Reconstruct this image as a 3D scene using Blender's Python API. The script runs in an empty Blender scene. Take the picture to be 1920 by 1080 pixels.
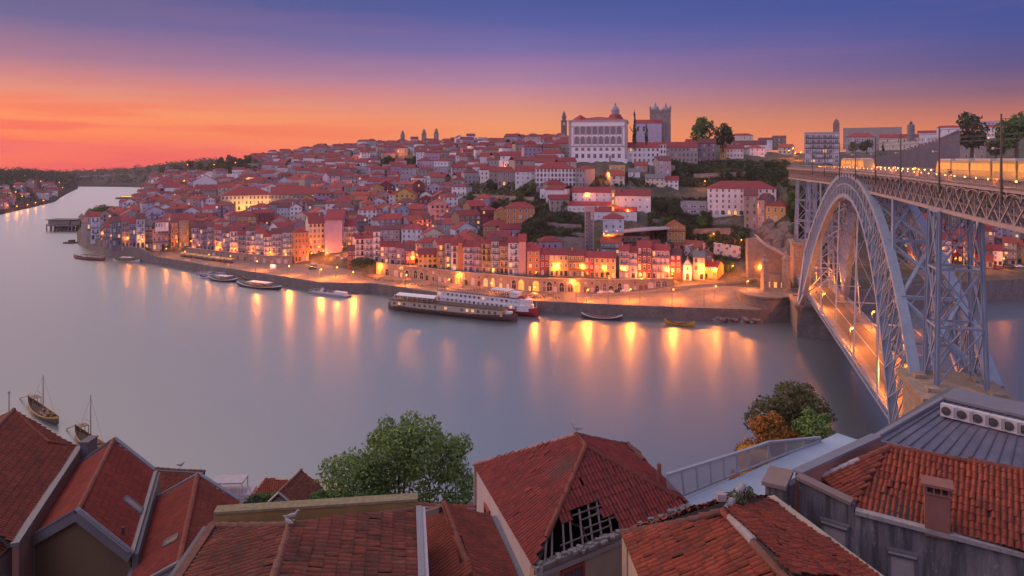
import bpy, bmesh, math, random
import numpy as np
from mathutils import Vector, Matrix
R = math.radians
rnd = random.Random(11)
scene = bpy.context.scene
col = scene.collection

# ------------------------------------------------------------------ camera
FX, HZ, ZC = 1300.0, 300.0, 66.0          # focal length and horizon in photo pixels, eye height in metres
cam_d = bpy.data.cameras.new("camera"); cam = bpy.data.objects.new("camera", cam_d); col.objects.link(cam)
cam.location = (0, 0, ZC); cam.rotation_euler = (R(90), 0, 0)
cam_d.sensor_width = 36.0; cam_d.lens = 36.0*FX/1920.0
cam_d.shift_y = -(540-HZ)/1920.0
cam_d.clip_start = 0.5; cam_d.clip_end = 20000
scene.camera = cam
scene.view_settings.view_transform = 'Standard'; scene.view_settings.look = 'None'
scene.view_settings.exposure = 0.0; scene.view_settings.gamma = 1.0
scene.render.engine = 'CYCLES'
scene.cycles.use_denoising = True
scene.cycles.max_bounces = 5; scene.cycles.diffuse_bounces = 3; scene.cycles.glossy_bounces = 3
scene.cycles.transmission_bounces = 3; scene.cycles.volume_bounces = 0; scene.cycles.transparent_max_bounces = 6
scene.cycles.sample_clamp_indirect = 6.0
scene.cycles.caustics_reflective = False; scene.cycles.caustics_refractive = False

# ------------------------------------------------------------------ sky
def s2l(c):
    r = []
    for v in c[:3]:
        v = v/255.0
        r.append(v/12.92 if v <= 0.04045 else ((v+0.055)/1.055)**2.4)
    return (r[0], r[1], r[2], 1.0)
SUN_EL, SUN_AZ = 7.0, -60.0               # the sun has just gone behind the hills down the river, left
world = bpy.data.worlds.new("World"); scene.world = world; world.use_nodes = True
wn, wl = world.node_tree.nodes, world.node_tree.links
wn.clear()
def N(nodes, t, **kw):
    n = nodes.new(t)
    for k, v in kw.items(): setattr(n, k, v)
    return n
def wmath(op, a, b=None, c=None, clamp=False):
    n = N(wn, 'ShaderNodeMath', operation=op, use_clamp=clamp)
    for i, v in enumerate((a, b, c)):
        if v is None: continue
        if isinstance(v, (int, float)): n.inputs[i].default_value = v
        else: wl.new(v, n.inputs[i])
    return n.outputs[0]
def wramp(fac, stops):
    n = N(wn, 'ShaderNodeValToRGB'); cr = n.color_ramp
    while len(cr.elements) < len(stops): cr.elements.new(0.5)
    for e, (p, c) in zip(cr.elements, stops): e.position = p; e.color = s2l(c) if len(c) == 3 else c
    wl.new(fac, n.inputs[0]); return n.outputs[0]
def wmix(fac, a, b, mode='MIX'):
    n = N(wn, 'ShaderNodeMix', data_type='RGBA', blend_type=mode)
    if isinstance(fac, (int, float)): n.inputs[0].default_value = fac
    else: wl.new(fac, n.inputs[0])
    for i, v in ((6, a), (7, b)):
        if isinstance(v, tuple): n.inputs[i].default_value = v
        else: wl.new(v, n.inputs[i])
    return n.outputs[2]
tc = N(wn, 'ShaderNodeTexCoord'); sp = N(wn, 'ShaderNodeSeparateXYZ'); wl.new(tc.outputs['Generated'], sp.inputs[0])
dx, dy, dz = sp.outputs
elev = wmath('MULTIPLY', wmath('MAXIMUM', dz, 0.0), 1.0)
az = wmath('ARCTAN2', dx, dy)                                   # 0 straight over the river, negative to the left
# wavy low cloud bands shift the elevation a little
cmap = N(wn, 'ShaderNodeMapping'); cmap.inputs['Scale'].default_value = (2.2, 2.2, 34.0); wl.new(tc.outputs['Generated'], cmap.inputs[0])
cn = N(wn, 'ShaderNodeTexNoise'); cn.inputs['Scale'].default_value = 1.6; cn.inputs['Detail'].default_value = 5; cn.inputs['Roughness'].default_value = 0.55
wl.new(cmap.outputs[0], cn.inputs['Vector'])
cloud = cn.outputs[0]
# left end of the view (sunset), middle, right end; then what lies overhead and behind the viewer
el = wmath('MULTIPLY', elev, 2.5)
SKYL = wramp(el, [(0.0,(250,86,56)),(0.04,(253,88,60)),(0.085,(255,122,70)),(0.15,(250,138,88)),(0.22,(220,130,116)),(0.31,(160,108,138)),(0.42,(98,90,142)),(0.52,(78,82,136)),(1.0,(92,98,168))])
SKYM = wramp(el, [(0.0,(246,126,74)),(0.05,(250,140,80)),(0.13,(240,148,102)),(0.20,(214,138,128)),(0.28,(172,124,156)),(0.38,(122,106,162)),(0.48,(84,90,158)),(0.56,(70,82,150)),(1.0,(92,98,168))])
SKYR = wramp(el, [(0.0,(236,122,74)),(0.08,(226,124,82)),(0.14,(184,108,96)),(0.20,(132,92,116)),(0.28,(92,80,132)),(0.38,(70,78,146)),(0.50,(58,76,148)),(1.0,(92,98,168))])
fl = wmath('MULTIPLY_ADD', az, 1.0/0.62, 1.0, clamp=True)       # az -0.62 .. 0
fr = wmath('MULTIPLY', az, 1.0/0.62, clamp=True)
sky = wmix(fl, SKYL, SKYM)
sky = wmix(fr, sky, SKYR)
# pink undersides of the low cloud bands towards the sunset
cband = wmath('MULTIPLY', wmath('SUBTRACT', 1.0, fl, clamp=True), wmath('SUBTRACT', 1.0, wmath('MULTIPLY', elev, 9.0), clamp=True))
cmask = wramp(cloud, [(0.46,(0,0,0)),(0.58,(255,255,255))])
sky = wmix(wmath('MULTIPLY', cmask, wmath('MULTIPLY', cband, 0.95)), sky, s2l((240,66,76)))
cmap2 = N(wn, 'ShaderNodeMapping'); cmap2.inputs['Scale'].default_value = (1.3, 1.3, 22.0); cmap2.inputs['Location'].default_value = (4, 2, 1); wl.new(tc.outputs['Generated'], cmap2.inputs[0])
cn2 = N(wn, 'ShaderNodeTexNoise'); cn2.inputs['Scale'].default_value = 1.3; cn2.inputs['Detail'].default_value = 6; wl.new(cmap2.outputs[0], cn2.inputs['Vector'])
cm2 = wramp(cn2.outputs[0], [(0.50,(0,0,0)),(0.72,(255,255,255))])
sky = wmix(wmath('MULTIPLY', cm2, 0.09), sky, s2l((206,116,132)))
# the eastern half of the sky, behind the viewer, and the zenith: lavender, brightened out of view to light the town
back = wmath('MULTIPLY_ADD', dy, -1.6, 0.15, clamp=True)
# overhead, out of view: tinted to colour the water, rosy left, deep blue right
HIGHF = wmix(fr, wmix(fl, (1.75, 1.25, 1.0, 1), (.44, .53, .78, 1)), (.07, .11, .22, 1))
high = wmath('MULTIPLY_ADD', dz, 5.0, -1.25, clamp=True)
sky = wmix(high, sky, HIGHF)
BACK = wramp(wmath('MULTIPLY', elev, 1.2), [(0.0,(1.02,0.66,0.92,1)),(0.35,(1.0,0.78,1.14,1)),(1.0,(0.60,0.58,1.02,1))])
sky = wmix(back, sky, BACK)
nish = N(wn, 'ShaderNodeTexSky', sky_type='NISHITA', sun_disc=False)
nish.sun_elevation = R(SUN_EL); nish.sun_rotation = R(SUN_AZ)
sky = wmix(0.006, sky, nish.outputs[0], 'ADD')
SKY_STRENGTH = 1.0
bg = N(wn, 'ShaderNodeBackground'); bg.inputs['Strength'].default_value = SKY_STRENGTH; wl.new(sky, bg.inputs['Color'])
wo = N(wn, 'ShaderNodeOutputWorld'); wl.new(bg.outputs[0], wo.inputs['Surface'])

sun_d = bpy.data.lights.new("sun", 'SUN'); sun_d.energy = 1.3; sun_d.angle = R(14); sun_d.color = (1.0, 0.46, 0.30)
sun = bpy.data.objects.new("sun", sun_d); col.objects.link(sun)
_a, _e = R(SUN_AZ), R(SUN_EL)
sun.rotation_euler = Vector((math.sin(_a)*math.cos(_e), math.cos(_a)*math.cos(_e), math.sin(_e))).to_track_quat('Z', 'Y').to_euler()

# ------------------------------------------------------------------ points in the place
def at(x, y, Y):
    """the point Y metres out along the ray of a photo pixel"""
    return Vector(((x-960.0)/FX*Y, Y, ZC-(y-HZ)*Y/FX))
def atz(x, y, z):
    """the point at height z along the ray of a photo pixel"""
    return at(x, y, (ZC-z)*FX/(y-HZ))

# ------------------------------------------------------------------ mesh builder
class MB:
    def __init__(s): s.v = []; s.f = []; s.m = []; s.smooth = False
    def add(s, vs, fs, m=0):
        o = len(s.v); s.v.extend([tuple(p) for p in vs])
        for f in fs: s.f.append(tuple(i+o for i in f)); s.m.append(m)
    def box(s, c, d, m=0, rz=0.0):
        hx, hy, hz = d[0]/2, d[1]/2, d[2]/2; ca, sa = math.cos(rz), math.sin(rz)
        vs = []
        for X, Y, Z in ((-1,-1,-1),(1,-1,-1),(1,1,-1),(-1,1,-1),(-1,-1,1),(1,-1,1),(1,1,1),(-1,1,1)):
            a, b = X*hx, Y*hy
            vs.append((c[0]+a*ca-b*sa, c[1]+a*sa+b*ca, c[2]+Z*hz))
        s.add(vs, [(3,2,1,0),(4,5,6,7),(0,1,5,4),(1,2,6,5),(2,3,7,6),(3,0,4,7)], m)
    def bar(s, a, b, w, h=None, m=0, up=(0,0,1)):
        """a box beam from a to b, w wide sideways and h tall"""
        a, b = Vector(a), Vector(b); h = w if h is None else h
        d = b-a
        if d.length < 1e-6: return
        d.normalize(); u = Vector(up)
        if abs(d.dot(u)) > 0.98: u = Vector((0,1,0)) if abs(d.y) < .9 else Vector((1,0,0))
        x = d.cross(u).normalized(); y = x.cross(d).normalized()
        vs = []
        for p in (a, b):
            for i, j in ((-1,-1),(1,-1),(1,1),(-1,1)): vs.append(p+x*(i*w/2)+y*(j*h/2))
        s.add(vs, [(0,1,2,3),(7,6,5,4),(0,4,5,1),(1,5,6,2),(2,6,7,3),(3,7,4,0)], m)
    def tube(s, pts, rads, n=6, m=0, cap=True):
        pts = [Vector(p) for p in pts]; rings = []
        if isinstance(rads, (int, float)): rads = [rads]*len(pts)
        vs = []
        for i, p in enumerate(pts):
            d = (pts[min(i+1, len(pts)-1)]-pts[max(i-1, 0)]).normalized()
            u = Vector((0,0,1)) if abs(d.z) < .9 else Vector((1,0,0))
            x = d.cross(u).normalized(); y = x.cross(d)
            for k in range(n):
                t = 2*math.pi*k/n; vs.append(p+(x*math.cos(t)+y*math.sin(t))*rads[i])
        fs = []
        for i in range(len(pts)-1):
            for k in range(n):
                k2 = (k+1) % n; fs.append((i*n+k, i*n+k2, (i+1)*n+k2, (i+1)*n+k))
        if cap:
            fs.append(tuple(range(n-1, -1, -1))); fs.append(tuple((len(pts)-1)*n+k for k in range(n)))
        s.add(vs, fs, m)
    def lathe(s, c, prof, n=12, m=0):
        """prof: list of (radius, height) from bottom to top"""
        vs = []; fs = []
        for r, z in prof:
            for k in range(n):
                t = 2*math.pi*k/n; vs.append((c[0]+r*math.cos(t), c[1]+r*math.sin(t), c[2]+z))
        for i in range(len(prof)-1):
            for k in range(n):
                k2 = (k+1) % n; fs.append((i*n+k, i*n+k2, (i+1)*n+k2, (i+1)*n+k))
        fs.append(tuple((len(prof)-1)*n+k for k in range(n)))
        s.add(vs, fs, m)
    def prism(s, poly, z0, z1, m=0):
        n = len(poly); vs = [(p[0],p[1],z0) for p in poly]+[(p[0],p[1],z1) for p in poly]
        fs = [tuple(range(n-1,-1,-1)), tuple(range(n,2*n))]+[(i,(i+1)%n,n+(i+1)%n,n+i) for i in range(n)]
        s.add(vs, fs, m)
    def mesh(s, name, mats):
        me = bpy.data.meshes.new(name); me.from_pydata(s.v, [], s.f)
        if not isinstance(mats, (list, tuple)): mats = [mats]
        for mt in mats: me.materials.append(mt)
        if len(mats) > 1: me.polygons.foreach_set('material_index', s.m)
        if s.smooth: me.polygons.foreach_set('use_smooth', [True]*len(me.polygons))
        me.update(); return me
    def build(s, name, mats, parent=None):
        o = bpy.data.objects.new(name, s.mesh(name, mats)); col.objects.link(o)
        if parent is not None: o.parent = parent
        return o
def inst(name, me, parent, loc=(0,0,0), scale=(1,1,1), rz=0.0):
    o = bpy.data.objects.new(name, me); col.objects.link(o); o.parent = parent
    o.location = loc; o.scale = scale; o.rotation_euler = (0,0,rz); return o
def tag(o, label=None, cat=None, group=None, kind=None):
    if label: o['label'] = label
    if cat: o['category'] = cat
    if group: o['group'] = group
    if kind: o['kind'] = kind
    return o
def empty(name, loc, rz=0.0, label=None, cat=None, group=None):
    o = bpy.data.objects.new(name, None); col.objects.link(o); o.location = loc; o.rotation_euler = (0,0,rz); o.empty_display_size = .5
    return tag(o, label, cat, group)
def npmesh(name, V, Fq, mats, uv=None, smooth=False):
    """quads from numpy arrays"""
    me = bpy.data.meshes.new(name); nv, nf = len(V), len(Fq)
    me.vertices.add(nv); me.vertices.foreach_set('co', np.asarray(V, np.float32).ravel())
    me.loops.add(nf*4); me.loops.foreach_set('vertex_index', np.asarray(Fq, np.int32).ravel())
    me.polygons.add(nf); me.polygons.foreach_set('loop_start', np.arange(0, nf*4, 4, dtype=np.int32))
    if smooth: me.polygons.foreach_set('use_smooth', np.ones(nf, bool))
    if uv is not None:
        l = me.uv_layers.new(name='UVMap'); l.data.foreach_set('uv', np.asarray(uv, np.float32).ravel())
    for mt in (mats if isinstance(mats, (list, tuple)) else [mats]): me.materials.append(mt)
    me.update(calc_edges=True); return me

# ------------------------------------------------------------------ materials
class MT:
    """a small node helper"""
    def __init__(s, name):
        s.mat = bpy.data.materials.new(name); s.mat.use_nodes = True
        s.n = s.mat.node_tree.nodes; s.l = s.mat.node_tree.links
        s.b = s.n['Principled BSDF']; s.out = s.n['Material Output']
    def put(s, sock, v):
        if isinstance(v, (int, float)): sock.default_value = v
        elif isinstance(v, (tuple, list)): sock.default_value = v
        else: s.l.new(v, sock)
    def math(s, op, a, b=None, clamp=False):
        n = N(s.n, 'ShaderNodeMath', operation=op, use_clamp=clamp); s.put(n.inputs[0], a)
        if b is not None: s.put(n.inputs[1], b)
        return n.outputs[0]
    def co(s, kind='Object', scale=(1,1,1), rot=(0,0,0)):
        t = N(s.n, 'ShaderNodeTexCoord'); m = N(s.n, 'ShaderNodeMapping'); s.l.new(t.outputs[kind], m.inputs[0])
        m.inputs['Scale'].default_value = scale; m.inputs['Rotation'].default_value = rot; return m.outputs[0]
    def pos(s, scale=(1,1,1)):
        t = N(s.n, 'ShaderNodeNewGeometry'); m = N(s.n, 'ShaderNodeMapping'); s.l.new(t.outputs['Position'], m.inputs[0])
        m.inputs['Scale'].default_value = scale; return m.outputs[0]
    def noise(s, vec, scale, detail=4, rough=.6, dist=0.0):
        n = N(s.n, 'ShaderNodeTexNoise'); s.l.new(vec, n.inputs['Vector']); n.inputs['Scale'].default_value = scale
        n.inputs['Detail'].default_value = detail; n.inputs['Roughness'].default_value = rough; n.inputs['Distortion'].default_value = dist
        return n.outputs[0]
    def ramp(s, fac, stops, interp='LINEAR'):
        n = N(s.n, 'ShaderNodeValToRGB'); cr = n.color_ramp; cr.interpolation = interp
        while len(cr.elements) < len(stops): cr.elements.new(.5)
        for e, (p, c) in zip(cr.elements, stops): e.position = p; e.color = (c, c, c, 1) if isinstance(c, (int, float)) else (c[0], c[1], c[2], 1)
        s.put(n.inputs[0], fac); return n.outputs[0]
    def mix(s, fac, a, b, mode='MIX'):
        n = N(s.n, 'ShaderNodeMix', data_type='RGBA', blend_type=mode); s.put(n.inputs[0], fac)
        s.put(n.inputs[6], (a[0],a[1],a[2],1) if isinstance(a, (tuple, list)) else a); s.put(n.inputs[7], (b[0],b[1],b[2],1) if isinstance(b, (tuple, list)) else b)
        return n.outputs[2]
    def bump(s, h, strength=.5, dist=.1):
        n = N(s.n, 'ShaderNodeBump'); n.inputs['Strength'].default_value = strength; n.inputs['Distance'].default_value = dist
        s.l.new(h, n.inputs['Height']); s.l.new(n.outputs[0], s.b.inputs['Normal'])
    def fin(s, color, rough=.8, metal=0.0, spec=None):
        s.put(s.b.inputs['Base Color'], (color[0],color[1],color[2],1) if isinstance(color, (tuple, list)) else color)
        s.put(s.b.inputs['Roughness'], rough); s.put(s.b.inputs['Metallic'], metal)
        if spec is not None: s.b.inputs['Specular IOR Level'].default_value = spec
        return s.mat
def rnd_obj(m):
    return N(m.n, 'ShaderNodeObjectInfo').outputs['Random']
MATS = {}
def wall_mat(rgb, key=None, dirt=.35, scale=.35):
    key = key or 'wall_%d_%d_%d' % tuple(int(c*255) for c in rgb)
    if key in MATS: return MATS[key]
    m = MT(key); p = m.pos((1,1,.45))
    n1 = m.noise(p, scale, 6, .65); n2 = m.noise(m.pos((1,1,.12)), 1.4, 4, .6)
    c = m.mix(m.ramp(n1, [(.38,0),(.66,dirt)]), rgb, tuple(v*.5+.02 for v in rgb))
    c = m.mix(m.ramp(n2, [(.5,0),(.72,dirt*.8)]), c, tuple(v*.55+.015 for v in rgb))
    c = m.mix(m.ramp(rnd_obj(m), [(0,.0),(1,.30)]), c, tuple(v*.72 for v in rgb))
    m.bump(m.noise(m.pos(), 2.5, 5), .25, .08)
    MATS[key] = m.fin(c, .85); return MATS[key]
def plain(key, rgb, rough=.6, metal=0.0, var=.3, scale=1.5):
    if key in MATS: return MATS[key]
    m = MT(key); n1 = m.noise(m.pos(), scale, 5, .6)
    c = m.mix(m.ramp(n1, [(.35,0),(.7,var)]), rgb, tuple(v*.55 for v in rgb))
    MATS[key] = m.fin(c, rough, metal); return MATS[key]
def emit(key, rgb, strength):
    if key in MATS: return MATS[key]
    m = MT(key); m.fin((rgb[0]*.5, rgb[1]*.5, rgb[2]*.5), .4)
    m.b.inputs['Emission Color'].default_value = (rgb[0],rgb[1],rgb[2],1); m.b.inputs['Emission Strength'].default_value = strength
    MATS[key] = m.mat; return MATS[key]
def far_roof(key, a, b):
    """red clay roof seen from afar: rows of tiles, each house a little different"""
    if key in MATS: return MATS[key]
    m = MT(key)
    n1 = m.noise(m.pos(), .5, 6, .7); n2 = m.noise(m.pos(), 3.5, 3, .7)
    c = m.mix(m.ramp(n1, [(.3,0),(.7,1)]), a, b)
    c = m.mix(m.ramp(rnd_obj(m), [(0,0),(.5,.3),(1,.75)]), c, (a[0]*.42,a[1]*.55,a[2]*.7))
    c = m.mix(m.ramp(n2, [(.55,0),(.75,.5)]), c, tuple(v*.45 for v in b))
    w = N(m.n, 'ShaderNodeTexWave', wave_type='BANDS', bands_direction='X'); m.l.new(m.co('Object'), w.inputs['Vector']); w.inputs['Scale'].default_value = 1.1; w.inputs['Distortion'].default_value = .6
    m.bump(w.outputs[0], .5, .12)
    MATS[key] = m.fin(c, .8); return MATS[key]
def pane_mat(key, lit=.02):
    """window panes: mostly dark glass, some pale blinds, a few with the light on"""
    if key in MATS: return MATS[key]
    m = MT(key); r = rnd_obj(m)
    c = m.ramp(r, [(0,(.02,.022,.035)),(.42,(.05,.05,.075)),(.43,(.42,.40,.48)),(.62,(.55,.52,.6)),(.63,(.10,.09,.12)),(.999,(.03,.03,.045))], 'CONSTANT')
    m.fin(c, .12)
    e = m.ramp(r, [(0,0),(1-lit,1.0)], 'CONSTANT'); m.put(m.b.inputs['Emission Color'], (1.0,.42,.10,1)); m.put(m.b.inputs['Emission Strength'], m.math('MULTIPLY', e, 1.2))
    MATS[key] = m.mat; return MATS[key]
# ------------------------------------------------------------------ the far bank's shape
# for some directions (photo column) the ground's profile from the water's edge up the hill: (distance, height)
PROF = [
 (140,[(560,-3),(570,-3),(580,-3),(600,-3),(650,-3),(700,-3),(800,-3),(1000,-3),(1300,-3),(1600,-3)]),
 (158,[(520,9),(526,9),(532,10),(560,10),(600,9),(640,8),(700,5),(780,2),(860,-3),(1600,-3)]),
 (200,[(474,9),(480,9),(488,10),(530,12),(600,14),(680,12),(760,8),(860,-3),(1100,-3),(1600,-3)]),
 (265,[(450,8),(456,8),(464,10),(510,14),(580,20),(660,22),(780,18),(950,8),(1150,-3),(1600,-3)]),
 (290,[(440,4.5),(470,4.5),(478,9),(520,16),(590,24),(680,30),(800,34),(1000,36),(1300,38),(1700,20)]),
 (400,[(398,4.5),(437,4.5),(443,9),(500,18),(570,28),(660,38),(780,48),(950,56),(1200,60),(1700,60)]),
 (500,[(372,4.5),(412,4.5),(420,9),(480,18),(550,27),(640,38),(750,49),(880,60),(1050,68),(1500,66)]),
 (600,[(346,4.5),(410,4.5),(420,8),(470,17),(530,27),(620,40),(720,54),(840,66),(980,78),(1400,74)]),
 (700,[(344,4.5),(374,4.5),(379,10.8),(430,16),(490,26),(570,40),(670,56),(780,71),(920,82),(1300,78)]),
 (850,[(314,4.5),(344,4.5),(349,10.8),(385,16),(430,26),(500,42),(590,60),(680,74),(800,83),(1200,82)]),
 (1000,[(301,4.5),(324,4.5),(329,10.8),(348,14),(372,30),(400,44),(430,54),(480,68),(600,78),(1000,82)]),
 (1150,[(293,4.5),(320,4.5),(325,10.8),(343,14),(370,32),(395,44),(425,58),(455,66),(560,76),(1000,80)]),
 (1300,[(287,4.5),(318,9.5),(323,10.8),(345,14),(372,28),(400,40),(430,54),(470,66),(520,74),(1000,80)]),
 (1430,[(283,4.5),(302,10),(325,12),(345,18),(368,32),(395,48),(420,61),(460,66),(560,72),(1000,78)]),
 (1500,[(284,6),(298,11),(318,13),(334,30),(350,46),(375,60),(400,64),(460,66),(560,70),(1000,76)]),
 (1560,[(300,8),(318,14),(340,15),(350,32),(368,50),(390,61),(410,64),(470,68),(600,72),(1000,76)]),
 (1750,[(318,9),(350,11),(368,13),(395,24),(430,42),(460,56),(500,64),(560,70),(650,76),(1000,90)]),
 (1920,[(330,9),(358,11),(375,13),(400,24),(430,42),(465,58),(510,68),(570,76),(660,84),(1000,108)]),
 (2200,[(330,9),(358,11),(375,13),(400,24),(430,42),(465,58),(510,68),(570,76),(660,84),(1000,108)]),
]
_px = np.array([p[0] for p in PROF], float); _pY = np.array([[q[0] for q in p[1]] for p in PROF], float); _pZ = np.array([[q[1] for q in p[1]] for p in PROF], float)
def prof(x):
    Y = np.array([np.interp(x, _px, _pY[:,k]) for k in range(10)]); Z = np.array([np.interp(x, _px, _pZ[:,k]) for k in range(10)])
    return Y, Z
def gz(x, Y):
    a, b = prof(x); return float(np.interp(Y, a, b))
def hit(x, y):
    """where the ray of a photo pixel meets the far bank"""
    a, b = prof(x); Ys = np.linspace(a[0], a[-1], 1500); zs = np.interp(Ys, a, b); ray = ZC-(y-HZ)*Ys/FX
    k = np.nonzero(ray <= zs)[0]
    if len(k) == 0: return None
    Y = float(Ys[k[0]]); return Vector(((x-960)/FX*Y, Y, float(zs[k[0]])))

# ground materials
m = MT('hill_soil'); n1 = m.noise(m.pos(), .06, 6, .65); n2 = m.noise(m.pos(), .45, 5, .7)
c = m.mix(m.ramp(n1, [(.4,0),(.62,1)]), (.055,.065,.035), (.16,.125,.10)); c = m.mix(m.ramp(n2, [(.35,0),(.7,.7)]), c, (.035,.04,.025))
m.bump(n2, .8, 1.0); HILL = m.fin(c, .95)
m = MT('granite_paving'); n1 = m.noise(m.pos(), .25, 5, .6); n2 = m.noise(m.pos(), 2.2, 3, .6)
c = m.mix(m.ramp(n1, [(.35,0),(.7,1)]), (.215,.175,.15), (.14,.115,.10)); c = m.mix(m.ramp(n2, [(.5,0),(.75,.4)]), c, (.10,.09,.085))
m.bump(n2, .4, .05); PAVE = m.fin(c, .8)
def stone_mat(key, a, b, mortar, sc=.9):
    m = MT(key); br = N(m.n, 'ShaderNodeTexBrick')
    t = N(m.n, 'ShaderNodeNewGeometry'); s_ = N(m.n, 'ShaderNodeSeparateXYZ'); m.l.new(t.outputs['Position'], s_.inputs[0])
    cb = N(m.n, 'ShaderNodeCombineXYZ'); m.l.new(m.math('ADD', s_.outputs[0], m.math('MULTIPLY', s_.outputs[1], .37)), cb.inputs[0]); m.l.new(s_.outputs[2], cb.inputs[1])
    m.l.new(cb.outputs[0], br.inputs['Vector']); br.inputs['Scale'].default_value = sc
    br.inputs['Color1'].default_value = (*a,1); br.inputs['Color2'].default_value = (*b,1); br.inputs['Mortar'].default_value = (*mortar,1)
    br.inputs['Mortar Size'].default_value = .025; br.inputs['Brick Width'].default_value = .9; br.inputs['Row Height'].default_value = .45
    n1 = m.noise(m.pos((1,1,.5)), .35, 6, .7); n2 = m.noise(m.pos(), 2.0, 4, .6)
    c = m.mix(m.ramp(n1, [(.38,0),(.66,.75)]), br.outputs['Color'], tuple(v*.42 for v in a)); c = m.mix(m.ramp(n2, [(.45,0),(.75,.4)]), c, tuple(v*.5 for v in b))
    m.bump(n2, .6, .15); MATS[key] = m.fin(c, .9); return MATS[key]
QUAYST = stone_mat('quay_granite', (.23,.20,.19), (.16,.145,.14), (.08,.075,.07))
OLDST = stone_mat('old_granite', (.34,.285,.255), (.25,.215,.20), (.12,.10,.10))
PIERST = stone_mat('pier_granite', (.40,.30,.23), (.31,.24,.19), (.16,.13,.11), .7)

# terrain sheet of the far bank
NX, NK = 260, 9*7+1
xs = np.linspace(140, 2200, NX); V = np.zeros((NX, NK, 3)); nr = np.random.RandomState(3)
for i, x in enumerate(xs):
    a, b = prof(x); t = np.linspace(0, 9, NK); Y = np.interp(t, range(10), a); Z = np.interp(t, range(10), b)
    V[i,:,0] = (x-960)/FX*Y; V[i,:,1] = Y; V[i,:,2] = Z
jit = nr.uniform(-.7, .7, (NX, NK)); jit[:, :15] = 0; V[:,:,2] += jit
V[:,:,2] -= .25
idx = np.arange(NX*NK).reshape(NX, NK); Fq = np.stack([idx[:-1,:-1], idx[1:,:-1], idx[1:,1:], idx[:-1,1:]], -1).reshape(-1, 4)
o = bpy.data.objects.new('hillside', npmesh('hillside', V.reshape(-1,3), Fq, HILL, smooth=True)); col.objects.link(o); tag(o, kind='structure')

# promenade sheet and quay wall
mb = MB(); qs = []
for x in np.linspace(288, 1500, 120):
    a, b = prof(x); qs.append(((x-960)/FX*a[0], a[0], b[0], (x-960)/FX*a[1], a[1], b[1]))
for i in range(len(qs)-1):
    p, q = qs[i], qs[i+1]
    vs = []
    for t in (0, .34, .67, 1.0):
        for r_ in (p, q): vs.append((r_[0]+(r_[3]-r_[0])*t, r_[1]+(r_[4]-r_[1])*t, r_[2]+(r_[5]-r_[2])*t+.02))
    mb.add(vs, [(0,1,3,2),(2,3,5,4),(4,5,7,6)])
o = mb.build('promenade', PAVE); tag(o, kind='structure')
def wall_strip(pts, thick, name, mat, parent=None):
    """a wall along ground points (x, y, z bottom, z top)"""
    mb = MB(); n = len(pts); L = []
    for i in range(n):
        a = Vector(pts[max(i-1,0)][:2]); b = Vector(pts[min(i+1,n-1)][:2]); d = (b-a).normalized(); L.append(Vector((-d.y, d.x)))
    vs = []
    for p, nn in zip(pts, L):
        q = Vector(p[:2])+nn*thick
        vs += [(p[0],p[1],p[2]), (p[0],p[1],p[3]), (q.x,q.y,p[3]), (q.x,q.y,p[2])]
    fs = []
    for i in range(n-1):
        o_ = 4*i
        for k in range(4):
            k2 = (k+1) % 4; fs.append((o_+k, o_+4+k, o_+4+k2, o_+k2))
    fs += [(3,2,1,0), tuple(4*(n-1)+k for k in range(4))]
    mb.add(vs, fs); return mb.build(name, mat, parent)
pts = []
for x in np.linspace(141, 1498, 150):
    a, b = prof(x)
    pts.append(((x-960)/FX*a[0]*.999, a[0]*.999, -4, max(b[0]+.45, -3)))
o = wall_strip(pts, 1.0, 'quay_wall', QUAYST); tag(o, 'long grey granite quay wall along the far river bank', 'quay wall')
pts = []
for x in np.linspace(1502, 2150, 40):
    a, b = prof(x); pts.append(((x-960)/FX*a[0]*.998, a[0]*.998, -4, b[0]+.5))
o = wall_strip(pts, 1.0, 'quay_wall', QUAYST); tag(o, 'grey river wall behind the iron bridge, cars along its top', 'quay wall')

# water: slow smooth long-exposure river
m = MT('river_water'); n1 = m.noise(m.pos((.02,.008,1)), 1.0, 3, .5)
m.fin((.065,.08,.10), .5); m.b.inputs['Specular IOR Level'].default_value = 0.0; m.bump(n1, .05, 1.0)
gl = N(m.n, 'ShaderNodeBsdfGlossy'); gl.inputs['Roughness'].default_value = .32; gl.inputs['Color'].default_value = (.84,.92,.98,1)
lw = N(m.n, 'ShaderNodeFresnel'); lw.inputs['IOR'].default_value = 1.45
mx = N(m.n, 'ShaderNodeMixShader'); m.l.new(m.math('MULTIPLY_ADD' if False else 'ADD', m.math('MULTIPLY', lw.outputs[0], .82), .19), mx.inputs[0]); m.l.new(m.b.outputs[0], mx.inputs[1]); m.l.new(gl.outputs[0], mx.inputs[2]); m.l.new(mx.outputs[0], m.out.inputs[0])
mb = MB(); mb.add([(-6000,-300,0),(6000,-300,0),(6000,1950,0),(-6000,1950,0)], [(0,1,2,3)])
o = mb.build('water', m.mat); tag(o, kind='structure')
RIVER = m

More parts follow.
